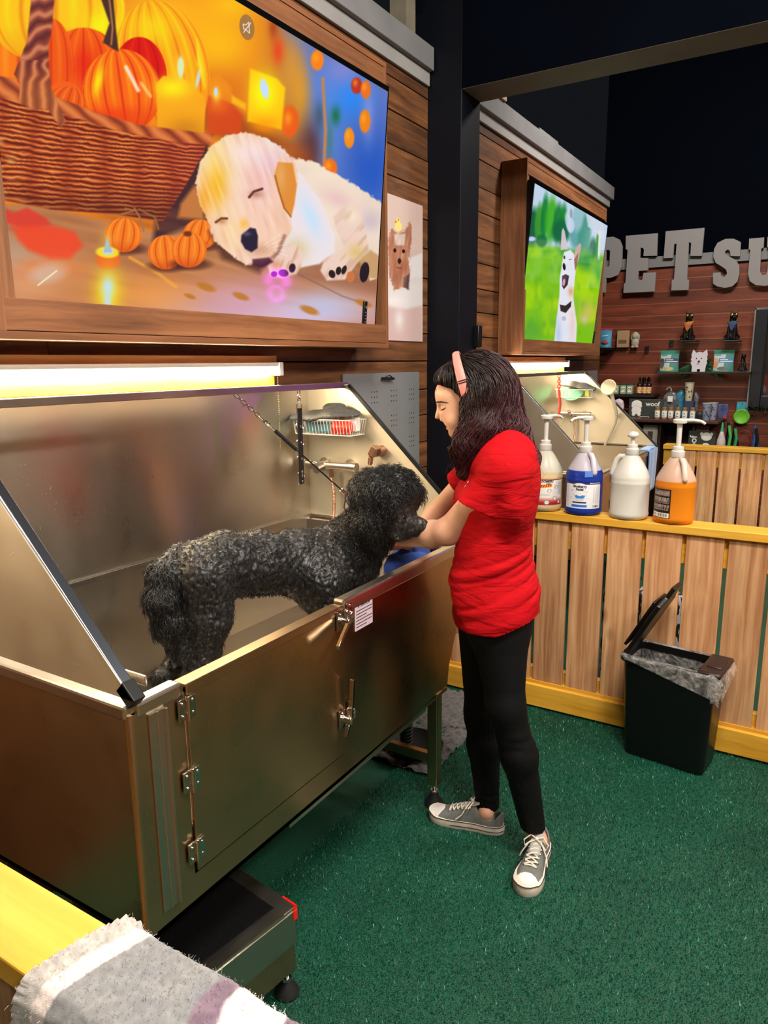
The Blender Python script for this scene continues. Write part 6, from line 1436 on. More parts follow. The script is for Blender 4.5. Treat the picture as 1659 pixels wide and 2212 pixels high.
def jug(u, label, mat, hmat, handle_ang, pump_ang, short=False):
    c = on(u, 1040, y=JY); x = c[0]; z = RZ
    t = thing('pump_jug', label, 'jug', (x, JY, z), 'pump jugs standing on the fence rail')
    R = .079
    prof = [(.060, 0), (.072, .004), (R, .014), (R + .0015, .024), (R - .0005, .030), (R - .0005, .150), (R + .001, .156), (R - .001, .160), (R, .172), (R - .003, .184), (.066, .206), (.048, .238), (.032, .262), (.024, .270), (.0235, .278)]
    b = MB(); b.lathe(prof, (x, JY, z), 48)
    b.build('jug_body', mat, t, smooth='all')
    hd_ = np.array([math.cos(handle_ang), math.sin(handle_ang), 0]); cc = np.array([x, JY, z]); b = MB()
    b.tube([cc + hd_ * .026 + Ud * .262, cc + hd_ * .048 + Ud * .262, cc + hd_ * .060 + Ud * .248, cc + hd_ * .070 + Ud * .215, cc + hd_ * .076 + Ud * .19, cc + hd_ * .070 + Ud * .178], [.010, .011, .011, .011, .012, .012], 12); b.build('jug_handle', hmat, t, smooth='all')
    b = MB(); b.lathe([(.0265, .270), (.0275, .272), (.0275, .294), (.024, .296), (.0215, .298), (.0215, .312), (.017, .314)], (x, JY, z), 30); b.build('cap', M_WHITE, t)
    b = MB(); pd_ = np.array([math.cos(pump_ang), math.sin(pump_ang), 0])
    if short:
        b.cyl((x, JY, z + .312), (x, JY, z + .345), .008, n=16); b.lathe([(.008, .340), (.022, .346), (.024, .352), (.018, .364), (0, .368)], (x, JY, z), 24)
    else:
        zt = z + .312 + .098; b.cyl((x, JY, z + .312), (x, JY, zt), .0095, .0105, 18); b.lathe([(.0105, -.004), (.026, 0), (.027, .004), (.027, .013), (.020, .017), (0, .018)], (x, JY, zt - .002), 26)
        p0 = np.array([x, JY, zt + .008]); b.tube([p0, p0 + pd_ * .05 + Ud * .002, p0 + pd_ * .078 - Ud * .002, p0 + pd_ * .094 - Ud * .012], [.0085, .007, .006, .0055], 12)
    b.build('pump', M_WHITE, t)
    return t, x
view = lambda x: math.atan2(0 - JY, 0 - x)   # direction from a jug towards the photographer
j1, x1 = jug(1176, 'cream jug with red and white label at the left end, half behind the red shirt', liquid_mat('cream_jug', (226, 204, 160), (214, 208, 194), .178), plain('cream_handle', (222, 216, 204), .4), view(-1.1) + PI * .9, view(-1.1) + 2.3)
j2, x2 = jug(1262, 'jug of deep blue shampoo with a white label', liquid_mat('blue_jug', (34, 62, 168), (206, 200, 214), .196), plain('lilac_handle', (206, 200, 212), .4), view(-.9) + .55, view(-.9) - .8)
j3, x3 = jug(1362, 'plain white unlabelled jug with a short pump', M_JUGW, M_JUGW, view(-.7) - 1.6, 0, True)
j4, x4 = jug(1460, 'jug of amber orange shampoo with a black label', liquid_mat('amber_jug', (236, 142, 34), (224, 190, 168), .176), plain('peach_handle', (230, 206, 190), .4), view(-.5) + .45, view(-.5) + 1.55)
def lab1(X, Y):
    p = Paint(X, Y, (232, 226, 222)); p.mix(Y < 3.5, (150, 40, 30)); p.mix(np.clip((Y - 70) / 22, 0, 1), (176, 34, 30)); p.poly([(30, 22), (68, 18), (66, 30), (28, 34)], (240, 140, 40), 1.5)
    for k in range(6): p.poly([(34 + 6 * k, 21.5 - .7 * k), (36.5 + 6 * k, 21.3 - .7 * k), (33 + 6 * k, 32.5 - .7 * k), (30.5 + 6 * k, 32.8 - .7 * k)], (150, 50, 30), .8)
    for (x, y, r) in ((60, 44, 7), (80, 30, 7), (76, 74, 8), (54, 90, 9), (90, 90, 6)): p.ell(x, y, r * .8, r, (150, 140, 140), 0, .2); p.ell(x, y, r * .55, r * .75, (240, 238, 236), 0, .2); p.ell(x - 1.5, y - 1, .8, 1, (20, 20, 20), 0, .3); p.ell(x + 1.5, y - 1, .8, 1, (20, 20, 20), 0, .3)
    for k in range(26): p.line([(86, 12 + 1.9 * k), (98, 12 + 1.9 * k)], .28, (110, 110, 120), .5)
    for k in range(3): p.line([(34, 58 + 2.2 * k), (62, 58 + 2.2 * k)], .3, (110, 110, 120), .5)
    return p.C
def lab2(X, Y):
    p = Paint(X, Y, (228, 228, 234)); p.mix(Y < 10, (30, 36, 100)); p.ell(42, 12, 15, 7, (228, 228, 234), 0, .1)
    for (x, y, r, c) in ((22, 34, 3, (90, 100, 120)), (26, 48, 4, (200, 190, 204)), (20, 60, 2, (60, 70, 110)), (60, 38, 3.5, (190, 186, 196)), (58, 50, 2.5, (130, 130, 140)), (62, 62, 4.5, (196, 204, 214)), (68, 22, 5, (214, 214, 220)), (28, 64, 3, (190, 200, 210)), (52, 33, 3, (210, 206, 214)), (35, 34, 3, (206, 204, 212))): p.ell(x, y, r, r, c, 0, .2); p.ell(x, y, r * .7, r * .7, (226, 226, 232), 0, .2)
    p.poly([(28, 52), (58, 52), (52, 72), (34, 72)], (206, 204, 214), .8); p.poly([(29, 52), (36, 50), (43, 54), (50, 49), (57, 52), (52, 62), (35, 62)], (40, 130, 210), .8)
    p.ell(43, 44, 6, 8, (240, 240, 242), 0, .15); p.ell(38, 38, 2, 4, (240, 240, 242), -20, .2); p.ell(48, 38, 2, 4, (240, 240, 242), 20, .2); p.ell(41, 42, .8, .9, (20, 20, 30), 0, .3); p.ell(45, 42, .8, .9, (20, 20, 30), 0, .3); p.ell(43, 46, 1.2, .9, (20, 20, 30), 0, .3)
    p.poly([(24, 75), (60, 75), (60, 80), (24, 80)], (34, 30, 70), .6); p.poly([(22, 86), (62, 86), (62, 95), (22, 95)], (40, 110, 200), .6)
    for x0 in (4, 8, 78, 84, 90):
        for k in range(24): p.line([(x0, 18 + 2.6 * k), (x0 + 2.6, 18 + 2.6 * k)], .3, (130, 130, 140), .6)
    for k in range(14): p.line([(78 + 1.3 * k, 88), (78 + 1.3 * k, 95)], .28 if k % 3 else .5, (30, 30, 40), .3)
    return p.C
def lab4(X, Y):
    p = Paint(X, Y, (30, 26, 28)); tx = (np.sin(Y * 2.6) > -.1) & (p.nz(.55, .12, 3) > -.35)
    for (a, b_) in ((4, 24), (28, 50), (54, 72)): p.mix(tx & (Y > a) & (Y < b_) & (X > 8) & (X < 94), (196, 176, 164))
    p.mix((Y > 82) & (Y < 97) & (X > 4) & (X < 96), (238, 234, 226)); p.mix((Y > 84) & (Y < 94) & (X > 40) & (X < 90) & (np.sin(X * 2.1) + np.sin(X * 3.7) > 0), (24, 22, 24)); p.mix((Y > 86) & (Y < 92) & (X > 8) & (X < 32) & (np.sin(X * 1.6) > 0), (40, 40, 44))
    return p.C
a = view(x1); label_patch(x1, JY, .079, a - 1.0, a + 1.15, RZ + .034, RZ + .148, lab1, 'jug_label', j1)
curved_text('GROOMERS', x1, JY, .079, a + .02, RZ + .139, .014, M_INK, 'label_lettering', j1, .0006, slant=.3); curved_text('Edge', x1, JY, .079, a + .22, RZ + .129, .011, M_INK, 'label_lettering', j1, .0002, slant=.3)
a = view(x2); label_patch(x2, JY, .079, a - 1.12, a + 1.0, RZ + .034, RZ + .150, lab2, 'jug_label', j2)
curved_text('Blueberry', x2, JY, .079, a - .22, RZ + .130, .0145, M_INK, 'label_lettering', j2, .0006); curved_text('Facial', x2, JY, .079, a - .22, RZ + .117, .0145, M_INK, 'label_lettering', j2, .0006); curved_text('Made in the USA', x2, JY, .079, a + .62, RZ + .1445, .007, M_WHITEP, 'label_lettering', j2, .0001)
a = view(x4); label_patch(x4, JY, .079, a - 1.35, a - .18, RZ + .026, RZ + .146, lab4, 'jug_label', j4)
# torn piece of masking tape on the blue jug
Pg = np.zeros((5, 7, 3)); a = view(x2)
for i in range(5):
    for j in range(7):
        an = a + .02 + .42 * j / 6; zz = RZ + .170 + .026 * i / 4 + .003 * j / 6; Pg[i, j] = (x2 + .0815 * math.cos(an), JY + .0815 * math.sin(an), zz)
b = MB(); b.grid(Pg); b.build('tape_flap', plain('blue_tape', (90, 130, 216), .5), j2, smooth='all')

# ------------------------------------------------------------------ waste bin
t = thing('waste_bin', 'black open waste bin with a clear liner standing against the near fence', 'waste bin', (-.43, 2.925, 0)); t.rotation_euler = (0, 0, math.radians(-7))
bc = np.array([-.43, 2.925, 0])
def rr(hx, hy, r, z, n=6, cx=0, cy=0):
    P = []
    for (sx, sy, a0) in ((1, 1, 0), (-1, 1, PI / 2), (-1, -1, PI), (1, -1, 1.5 * PI)):
        for k in range(n + 1): a_ = a0 + k * PI / 2 / n; P.append(bc + np.array([cx + sx * (hx - r) + r * math.cos(a_), cy + sy * (hy - r) + r * math.sin(a_), z]))
    return P
def loft(rows, caps=(True, False)):
    b = MB(); m = len(rows[0]); V_ = [p for r_ in rows for p in r_]; F_ = [(i * m + k, i * m + (k + 1) % m, (i + 1) * m + (k + 1) % m, (i + 1) * m + k) for i in range(len(rows) - 1) for k in range(m)]
    if caps[0]: F_.append(tuple(range(m))[::-1])
    if caps[1]: F_.append(tuple(range((len(rows) - 1) * m, len(rows) * m)))
    b.add(V_, F_); return b
HB = .425
loft([rr(.150, .083, .03, 0), rr(.158, .088, .03, .01), rr(.178, .103, .03, HB), rr(.173, .098, .028, HB), rr(.155, .083, .03, .03)], (True, True)).build('bin_body', M_BLACK, t)
loft([rr(.178, .103, .03, HB - .02), rr(.190, .114, .034, HB - .012), rr(.192, .116, .034, HB + .004), rr(.184, .108, .03, HB + .010), rr(.168, .092, .028, HB + .008), rr(.166, .090, .028, HB - .02)], (False, False)).build('rim', M_BLACK, t)
M_BROWNP = plain('brown_black_plastic', (44, 30, 28), .4)
b = MB(); b.box(bc + np.array([.110, -.106, HB - .004]), bc + np.array([.196, .106, HB + .020])); b.build('rim_catch', M_BROWNP, t, bevel=.010)
b = MB(); b.box(bc + np.array([.13, -.05, HB + .014]), bc + np.array([.185, .05, HB + .026])); b.build('latch_tab', M_BROWNP, t, bevel=.005)
la = math.radians(62); hx = -.178; u_l = np.array([math.cos(la), 0, math.sin(la)]); n_l = np.array([-math.sin(la), 0, math.cos(la)]); h0 = bc + np.array([hx, 0, HB + .014])
P = []
for (d_, s_) in ((0, .088), (.20, .100), (.255, .096), (.285, .050), (.335, .042)): P.append((d_, s_))
out = [(d_, s_) for d_, s_ in P] + [(d_, -s_) for d_, s_ in P[::-1]]
b = MB(); b.prism(out, h0, u_l, np.array([0, 1.0, 0]), -.018); b.build('lid', M_BLACK, t, smooth=False, bevel=.004)
b = MB(); b.bar(h0 + u_l * .02 + n_l * .016, h0 + u_l * .25 + n_l * .016, .14, .012, n_l); b.build('lid_rib', M_BLACK, t, bevel=.004)
b = MB(); b.cyl(h0 + np.array([0, -.06, -.004]), h0 + np.array([0, .06, -.004]), .009, n=14); b.build('hinge', M_BLACK, t)
m, nt, pb_ = nodes('clear_liner'); pb_.inputs['Base Color'].default_value = (.85, .83, .80, 1); pb_.inputs['Roughness'].default_value = .22; pb_.inputs['Alpha'].default_value = .34; pb_.inputs['Specular IOR Level'].default_value = 1.0
tcn = nt.nodes.new('ShaderNodeTexCoord'); nn_ = nt.nodes.new('ShaderNodeTexNoise'); nn_.inputs['Scale'].default_value = 26; nn_.inputs['Detail'].default_value = 4; nn_.inputs['Distortion'].default_value = 1.5; nt.links.new(tcn.outputs['Object'], nn_.inputs['Vector']); bpn = nt.nodes.new('ShaderNodeBump'); bpn.inputs['Strength'].default_value = .9; bpn.inputs['Distance'].default_value = .012; nt.links.new(nn_.outputs['Fac'], bpn.inputs['Height']); nt.links.new(bpn.outputs[0], pb_.inputs['Normal']); mra = nt.nodes.new('ShaderNodeMapRange'); mra.inputs[1].default_value = .35; mra.inputs[2].default_value = .7; mra.inputs[3].default_value = .08; mra.inputs[4].default_value = .42; nt.links.new(nn_.outputs['Fac'], mra.inputs[0]); nt.links.new(mra.outputs[0], pb_.inputs['Alpha'])
M_LINER = m
base = rr(.193, .117, .034, 0, 10); mm = len(base); rows = []
cen = bc
for (k, kr) in enumerate(np.linspace(0, 1, 9)):
    r_ = []
    for i, p in enumerate(base):
        d_ = p - cen; fx = (d_[0] + .19) / .38; fy = np.clip((-d_[1]) / .117, -1, 1)
        drop = (.012 + .095 * fx ** 1.3 * (.55 + .45 * fy)) * (1 + .15 * math.sin(i * 1.7)); fl = 1.0 + kr * (.012 + .085 * fx ** 2) * (1 + .3 * math.sin(i * 2.3 + k)) - .03 * kr ** 3
        z_ = HB + .012 - drop * kr + .004 * math.sin(i * 1.1 + 2 * kr); r_.append(cen + np.array([d_[0] * fl, d_[1] * fl, z_]))
    rows.append(r_)
inn = []
for (k, kr) in enumerate(np.linspace(0, 1, 6)):
    inn.append([cen + np.array([(p - cen)[0] * (.885 - .03 * kr + .01 * math.sin(i * 2.1)), (p - cen)[1] * (.80 - .04 * kr + .02 * math.sin(i * 1.9)), HB + .012 - .20 * kr]) for i, p in enumerate(base)])
loft(inn[::-1] + rows, (False, False)).build('bin_liner', M_LINER, t, smooth='all', fix=False)

# ------------------------------------------------------------------ blanket on the near rail
yb0, yb1 = b_near[0], b_near[1]
nxx, nss = 260, 200; xs_ = np.linspace(-.665, .28, nxx); prof = []
top = RZ + .006
pts = [(yb1 + .016, top - .30), (yb1 + .018, top - .10), (yb1 + .016, top - .01), (yb1 + .006, top + .004), ((yb0 + yb1) / 2, top + .008), (yb0 - .004, top + .004), (yb0 - .016, top - .012), (yb0 - .020, top - .10), (yb0 - .016, top - .30)]
pts = np.array(pts); cum = np.concatenate([[0], np.cumsum(np.linalg.norm(np.diff(pts, axis=0), axis=1))]); sv = np.linspace(0, cum[-1], nss); yy_ = np.interp(sv, cum, pts[:, 0]); zz_ = np.interp(sv, cum, pts[:, 1])
X_, S_ = np.meshgrid(xs_, sv, indexing='ij'); Yg = np.broadcast_to(yy_, X_.shape); Zg = np.broadcast_to(zz_, X_.shape); Pq = np.stack([X_, Yg, Zg], -1)
skew = (.018 * np.sin(S_ * 9) - .05 * (S_ - cum[-1] / 2)); dE = X_ + .665
nrm_ = np.stack([X_ * 0, np.gradient(zz_)[None, :] * np.ones_like(X_) * -1, np.gradient(yy_)[None, :] * np.ones_like(X_)], -1); nrm_ /= np.linalg.norm(nrm_, axis=-1, keepdims=True); nrm_ *= -1
fz = vnoise(Pq, 320, 3) * .0012 + vnoise(Pq, 120, 4) * .0012 + .006 * np.exp(-(dE / .012) ** 2) * (1 + .5 * np.sin(S_ * 700)) + .004 * vnoise(Pq, 14, 6)
Pq = Pq + nrm_ * fz[..., None]; Pq[..., 0] += skew * np.exp(-dE / .4) + .0012 * np.sin(S_ * 700) * np.exp(-(dE / .01) ** 2)
pp = Paint((dE * 1000).ravel(), (S_ * 1000 - 300).ravel(), (132, 132, 134)); q_ = vnoise(Pq.reshape(-1, 3), 30, 7)
pp.mix(np.clip((q_ + .2), 0, 1) * .35, (120, 124, 136)); pp.mix(dE.ravel() < .046, (184, 176, 170)); pp.mix((dE.ravel() > .022) & (dE.ravel() < .044), (232, 216, 210))
pp.poly([(150, -200), (420, -200), (500, 400), (250, 400), (205, 110), (165, 40)], (118, 96, 114), 5); pp.poly([(176, -60), (222, -60), (300, 120), (232, 96), (190, 30)], (232, 222, 218), 4); pp.poly([(170, 130), (300, 108), (420, 150), (400, 300), (220, 300)], (240, 156, 112), 5); pp.poly([(330, -60), (420, -20), (500, 90), (360, 96)], (228, 214, 210), 6)
Cb_ = pp.C; Cb_ = Cb_ * (1 + .10 * vnoise(Pq.reshape(-1, 3), 420, 9)[:, None] + .08 * vnoise(Pq.reshape(-1, 3), 160, 10)[:, None]); Cb_ = np.clip(Cb_, 0, 1); Cb_ = np.where(Cb_ <= .04045, Cb_ / 12.92, ((Cb_ + .055) / 1.055) ** 2.4)
i = (np.arange(nxx - 1)[:, None] * nss + np.arange(nss - 1)[None, :]).ravel(); me = np_mesh('blanket', Pq.reshape(-1, 3), np.stack([i, i + 1, i + nss + 1, i + nss], 1)); set_color(me, 'col', Cb_)
o = link_mesh('blanket', me, vcol('fuzzy_blanket', .95, sheen=.4, bump=.6, bscale=900), loc=(-.2, yb0, RZ), smooth='all'); tag(o, 'fuzzy grey blanket with white edge and orange pattern draped over the near rail', 'blanket')
# loose pile on the blanket: short fibres
g_ = np.random.default_rng(3); vi = g_.choice(len(Pq.reshape(-1, 3)), 26000); p0 = Pq.reshape(-1, 3)[vi] + g_.normal(0, .0015, (26000, 3)) * np.array([1, 1, .2]); n0 = nrm_.reshape(-1, 3)[vi]; tl_ = g_.normal(0, 1, (26000, 3)); fib = np.stack([p0, p0 + n0 * .0012 + tl_ * .0006, p0 + n0 * .0018 + tl_ * .0010, p0 + n0 * .0016 + tl_ * .0014], 1)
VF, FF = strands(fib, np.full(26000, .00028), .00015); me = np_mesh('blanket_pile', VF, FF); set_color(me, 'col', np.repeat(Cb_[vi], 12, axis=0) * 1.05)
pl = link_mesh('blanket_pile', me, vcol('fuzzy_pile', .9, sheen=.3), o, smooth='all'); pl['kind'] = 'stuff'

# grey shaggy rug behind the bath, and things beyond the fence
n_ = 120; u, v = np.meshgrid(np.linspace(-1.88, -1.20, n_), np.linspace(2.28, 3.02, n_)); z_ = .012 + .010 * vnoise(np.stack([u, v, u * 0], -1), 60, 2) + .010 * vnoise(np.stack([u, v, u * 0], -1), 22, 3)
Pq = np.stack([u, v, z_], -1); i = (np.arange(n_ - 1)[:, None] * n_ + np.arange(n_ - 1)[None, :]).ravel(); me = np_mesh('rug', Pq.reshape(-1, 3), np.stack([i, i + 1, i + n_ + 1, i + n_], 1)); base = Pq.reshape(-1, 3)
cr_ = np.array(rgb((92, 90, 90))[:3]) * (1 + .35 * vnoise(base, 140, 4)[:, None]); veins = np.abs(vnoise(base, 7, 5)) < .035; cr_ = np.where(veins[:, None], np.array(rgb((28, 28, 30))[:3]), cr_); set_color(me, 'col', cr_)
tag(link_mesh('rug', me, vcol('shaggy_rug', .95, sheen=.3), loc=(-1.5, 2.7, 0), smooth='all'), 'grey shaggy rug with black lines on the floor behind the near bath', 'rug')
# patterned carrier behind the fence gap
m, nt, pb_ = nodes('black_white_print'); tcn = nt.nodes.new('ShaderNodeTexCoord'); wv = nt.nodes.new('ShaderNodeTexWave'); wv.inputs['Scale'].default_value = 12; wv.inputs['Distortion'].default_value = 9; nt.links.new(tcn.outputs['Object'], wv.inputs['Vector']); crn = nt.nodes.new('ShaderNodeValToRGB'); crn.color_ramp.interpolation = 'CONSTANT'; crn.color_ramp.elements[0].color = rgb((24, 24, 28)); crn.color_ramp.elements[1].color = rgb((190, 190, 200)); crn.color_ramp.elements[1].position = .5; nt.links.new(wv.outputs['Fac'], crn.inputs[0]); nt.links.new(crn.outputs[0], pb_.inputs['Base Color'])
b = MB(); b.box((-.86, 3.42, 0), (-.50, 3.56, .52)); tag(b.build('pet_carrier', m, loc=(-.68, 3.5, 0), bevel=.03), 'black and white patterned carrier behind the gaps of the near fence', 'carrier')
# ------------------------------------------------------------------ the shop wall
LY = 7.53
def q5(x, y): return on(1260 + x / 4.158, 480 + y / 4.158, y=LY)
def letter(ch, pts, label, hole=None):
    P = [q5(x, y) for x, y in pts]; A = [(p[0], p[2]) for p in P]
    if hole:
        H_ = [q5(x, y) for x, y in hole]; Hh = [(p[0], p[2]) for p in H_]; A = A + [A[0]] + Hh + [Hh[0]]
    cx = sum(a[0] for a in A) / len(A); cz = min(a[1] for a in A)
    b = MB(); b.prism(A, (0, LY + .03, 0), (1, 0, 0), (0, 0, 1), .03)
    o = b.build('sign_letter', M_LETTER, loc=(cx, LY, cz), smooth=False, fix=False); bm = bmesh.new(); bm.from_mesh(o.data); bmesh.ops.triangulate(bm, faces=[f for f in bm.faces if len(f.verts) > 4]); bmesh.ops.recalc_face_normals(bm, faces=bm.faces); bm.to_mesh(o.data); bm.free()
    return tag(o, label, 'sign letter', 'letters of the shop sign')
M_LETTER = plain('grey_white_letter', (142, 138, 140), .7, bump=.1, bscale=50)
letter('P', [(60, 150), (270, 130), (325, 155), (350, 215), (345, 400), (310, 475), (240, 500), (205, 500), (198, 630), (40, 640), (45, 560), (60, 550), (75, 260), (58, 250)], 'letter P of the shop sign, partly hidden by the timber wall', [(205, 250), (200, 400), (225, 400), (235, 385), (240, 260), (232, 248)])
letter('E', [(382, 122), (668, 98), (660, 300), (540, 303), (545, 245), (530, 228), (514, 230), (508, 322), (583, 322), (580, 432), (497, 437), (490, 508), (510, 522), (530, 515), (540, 455), (652, 450), (640, 622), (360, 635), (365, 550), (378, 545), (398, 250), (380, 240)], 'letter E of the shop sign')
letter('T', [(740, 82), (1088, 50), (1065, 302), (962, 302), (968, 185), (948, 180), (932, 512), (950, 518), (945, 608), (790, 612), (795, 520), (815, 512), (838, 190), (815, 200), (805, 320), (722, 322)], 'letter T of the shop sign')
letter('S', [(1415, 178), (1350, 148), (1275, 150), (1205, 185), (1175, 240), (1168, 310), (1190, 365), (1240, 395), (1282, 425), (1292, 460), (1268, 492), (1240, 482), (1232, 450), (1165, 455), (1165, 550), (1200, 575), (1270, 590), (1340, 575), (1385, 530), (1402, 460), (1402, 390), (1370, 340), (1310, 308), (1278, 290), (1272, 262), (1298, 245), (1318, 258), (1322, 302), (1408, 305)], 'letter S of the shop sign')
letter('U', [(1490, 148), (1625, 136), (1620, 225), (1598, 240), (1588, 440), (1605, 475), (1640, 470), (1655, 430), (1665, 240), (1650, 215), (1655, 132), (1790, 120), (1785, 220), (1770, 235), (1755, 460), (1720, 545), (1640, 572), (1550, 565), (1495, 530), (1480, 460), (1500, 250), (1485, 240)], 'letter U of the shop sign, cut by the right edge of the photo')
def rect(u0, v0, u1, v1, y):
    a = on(u0, (v0 + v1) / 2, y=y); b_ = on(u1, (v0 + v1) / 2, y=y); c = on((u0 + u1) / 2, v0, y=y); d = on((u0 + u1) / 2, v1, y=y); return a[0], b_[0], d[2], c[2]
def slab(name, r, y, d, mat, label, cat, group=None, bevel=.003, parent=None):
    x0, x1, z0, z1 = r; b = MB(); b.box((x0, y, z0), (x1, y + d, z1)); o = b.build(name, mat, parent, loc=None if parent else ((x0 + x1) / 2, y + d / 2, z0), smooth=False, bevel=bevel)
    return tag(o, label, cat, group) if not parent else o
M_SHELF = plain('dark_shelf', (26, 20, 20), .35)
s1 = rect(1417, 803, 1622, 808, 7.34); slab('wall_shelf', (s1[0], s1[1], s1[2], s1[3]), 7.34, .25, M_SHELF, 'black shelf carrying the two teal treat pouches', 'shelf', 'shelves on the redwood wall')
s2 = rect(1310, 852, 1412, 858, 7.30); slab('wall_shelf', s2, 7.30, .29, M_SHELF, 'short dark shelf carrying the green jars and amber bottles', 'shelf', 'shelves on the redwood wall')
s3 = rect(1350, 907, 1552, 914, 7.10); slab('wall_shelf', (s3[0], s3[1], s3[2] - .0, s3[3]), 7.10, .48, plain('brown_counter', (74, 44, 36), .4), 'brown counter shelf carrying the six small spice jars', 'shelf', 'shelves on the redwood wall', .006)
s4 = rect(1352, 915, 1498, 1000, 7.2); b = MB(); x0, x1, z1 = s4[0], s4[1], s3[2]; b.box((x0, 7.56, .02), (x1, 7.58, z1)); b.box((x0, 7.2, .02), (x0 + .02, 7.56, z1)); b.box((x1 - .02, 7.2, .02), (x1, 7.56, z1)); b.box(((x0 + x1) / 2 - .01, 7.2, .02), ((x0 + x1) / 2 + .01, 7.56, z1)); b.box((x0, 7.2, .5), (x1, 7.56, .52))
tag(b.build('cabinet', plain('dark_brown_cabinet', (46, 22, 18), .5), loc=((x0 + x1) / 2, 7.4, 0), smooth=False, bevel=.002), 'dark brown open cabinet under the brown counter shelf', 'cabinet')
def pouch(u0, v0, u1, v1, y, c_top, c_body, label, pic=None, grp=None):
    x0, x1, z0, z1 = rect(u0, v0, u1, v1, y); n, m = 9, 11; V_ = []
    t = thing('treat_pouch', label, 'pouch', ((x0 + x1) / 2, y, z0), grp); w_ = x1 - x0; h_ = z1 - z0
    for s in (-1, 1):
        g = np.zeros((n, m, 3))
        for i in range(n):
            for j in range(m):
                f, k = i / (n - 1), j / (m - 1); th_ = .035 * (1 - f) ** .7 * math.sin(PI * (.06 + .88 * k)) + .002; g[i, j] = (x0 + w_ * (k * (1 - .0 * f)) + .05 * w_ * (.5 - k) * math.sin(PI * f), y + s * th_, z0 + h_ * f)
        V_.append(g)
    b = MB(); b.grid(V_[0]); b.grid(V_[1]); b.build('bag', c_body, t, smooth='all')
    b = MB(); b.box((x0 + .004, y - .0065, z1 - h_ * .13), (x1 - .004, y + .0065, z1 - .002)); b.build('seal_strip', c_top, t, smooth=False)
    if pic:
        nu, nv = 60, 60; u, v = np.meshgrid(np.linspace(.04, .96, nu), np.linspace(.05, .86, nv)); u = u.ravel(); v = v.ravel()
        thk = .035 * (1 - v) ** .7 * np.sin(PI * (.06 + .88 * u)) + .0035
        P_ = np.stack([x0 + w_ * u, y - thk, z0 + h_ * v], 1); C = np.clip(pic(u * 100, (1 - v) * 100), 0, 1); C = np.where(C <= .04045, C / 12.92, ((C + .055) / 1.055) ** 2.4)
        i = (np.arange(nv - 1)[:, None] * nu + np.arange(nu - 1)[None, :]).ravel(); me = np_mesh('printed_front', P_, np.stack([i, i + 1, i + nu + 1, i + nu], 1)); set_color(me, 'col', C); link_mesh('printed_front', me, M_LABEL, t, smooth='all')
    return t
M_TEAL = plain('teal_foil', (40, 140, 122), .35); M_BLUEF = plain('blue_foil', (62, 130, 168), .35)
def pic_a(cat_):
    def f(X, Y):
        p = Paint(X, Y, (66, 132, 128)); p.poly([(0, 20), (60, 20), (50, 100), (0, 100)], (186, 206, 206), 3); p.poly([(28, 38), (100, 38), (100, 58), (28, 58)], (44, 50, 110) if not cat_ else (60, 120, 200), 2); p.line([(34, 44), (70, 44)], 1.6, (230, 230, 236), 1); p.line([(34, 52), (92, 52)], 2, (230, 230, 236), 1)
        p.ell(14, 62, 12, 24, (96, 92, 96) if not cat_ else (206, 150, 110), 8, .2); p.ell(12, 46, 9, 9, (70, 68, 74) if not cat_ else (220, 170, 130), 0, .2); p.ell(48, 86, 26, 9, (206, 184, 120) if not cat_ else (96, 96, 100), 0, .4); p.line([(10, 24), (36, 24)], 1.6, (40, 110, 90), 1)
        p.mix(np.clip(p.nz(.2, .2, 5), 0, 1) * (Y > 78) * .5, (130, 100, 60)); return p.C
    return f
pouch(1426, 757, 1467, 803, 7.44, M_TEAL, M_TEAL, 'teal treat pouch with a grey dog, left of the white dog cutout', pic_a(False), 'treat pouches on the black shelf')
pouch(1541, 756, 1586, 803, 7.44, M_TEAL, M_TEAL, 'teal treat pouch with a cat, right of the white dog cutout', pic_a(True), 'treat pouches on the black shelf')
def pic_b(X, Y):
    p = Paint(X, Y, (70, 146, 184)); p.ell(48, 78, 30, 8, (60, 24, 26), 0, .3); p.ell(50, 70, 20, 8, (190, 60, 66), 0, .4); p.line([(20, 40), (70, 36)], 2, (200, 226, 236), 2); return p.C
pouch(1296, 709, 1322, 751, 7.45, plain('red_foil', (200, 40, 56), .3), M_BLUEF, 'blue treat pouch with a red top near the timber wall end', pic_b)
slab('small_ledge', rect(1298, 751, 1320, 757, 7.40), 7.40, .18, M_BLACK, 'small black ledge under the blue treat pouch', 'ledge')
r = rect(1332, 714, 1358, 751, 7.545); t = thing('kraft_bag', 'brown kraft paper treat bag hanging on the redwood wall', 'bag', ((r[0] + r[1]) / 2, 7.565, r[2]))
slab('bag', r, 7.545, .045, plain('kraft_paper', (176, 140, 104), .8), '', '', parent=t, bevel=.008); slab('print', (r[0] + .02, r[1] - .02, r[2] + .04, r[2] + .075), 7.5435, .002, plain('kraft_ink', (110, 84, 60), .8), '', '', parent=t, bevel=0)
b = MB(); p = on(1372, 737, y=7.565); b.ball(p + np.array([0, 0, .05]), (.035, .03, .04), 16, 12); b.ball(p - np.array([0, 0, .015]), (.038, .03, .05), 16, 12); b.ball(p + np.array([-.03, 0, .035]), (.014, .012, .035), 10, 8); b.ball(p + np.array([.03, 0, .035]), (.014, .012, .035), 10, 8); b.ball(p + np.array([-.018, -.01, -.055]), (.02, .02, .014), 10, 6); b.ball(p + np.array([.018, -.01, -.055]), (.02, .02, .014), 10, 6)
tag(b.build('dog_ornament', plain('plaster', (178, 168, 152), .6, noise=.3, nscale=40), loc=p), 'small pale dog ornament right of the kraft bag', 'ornament')
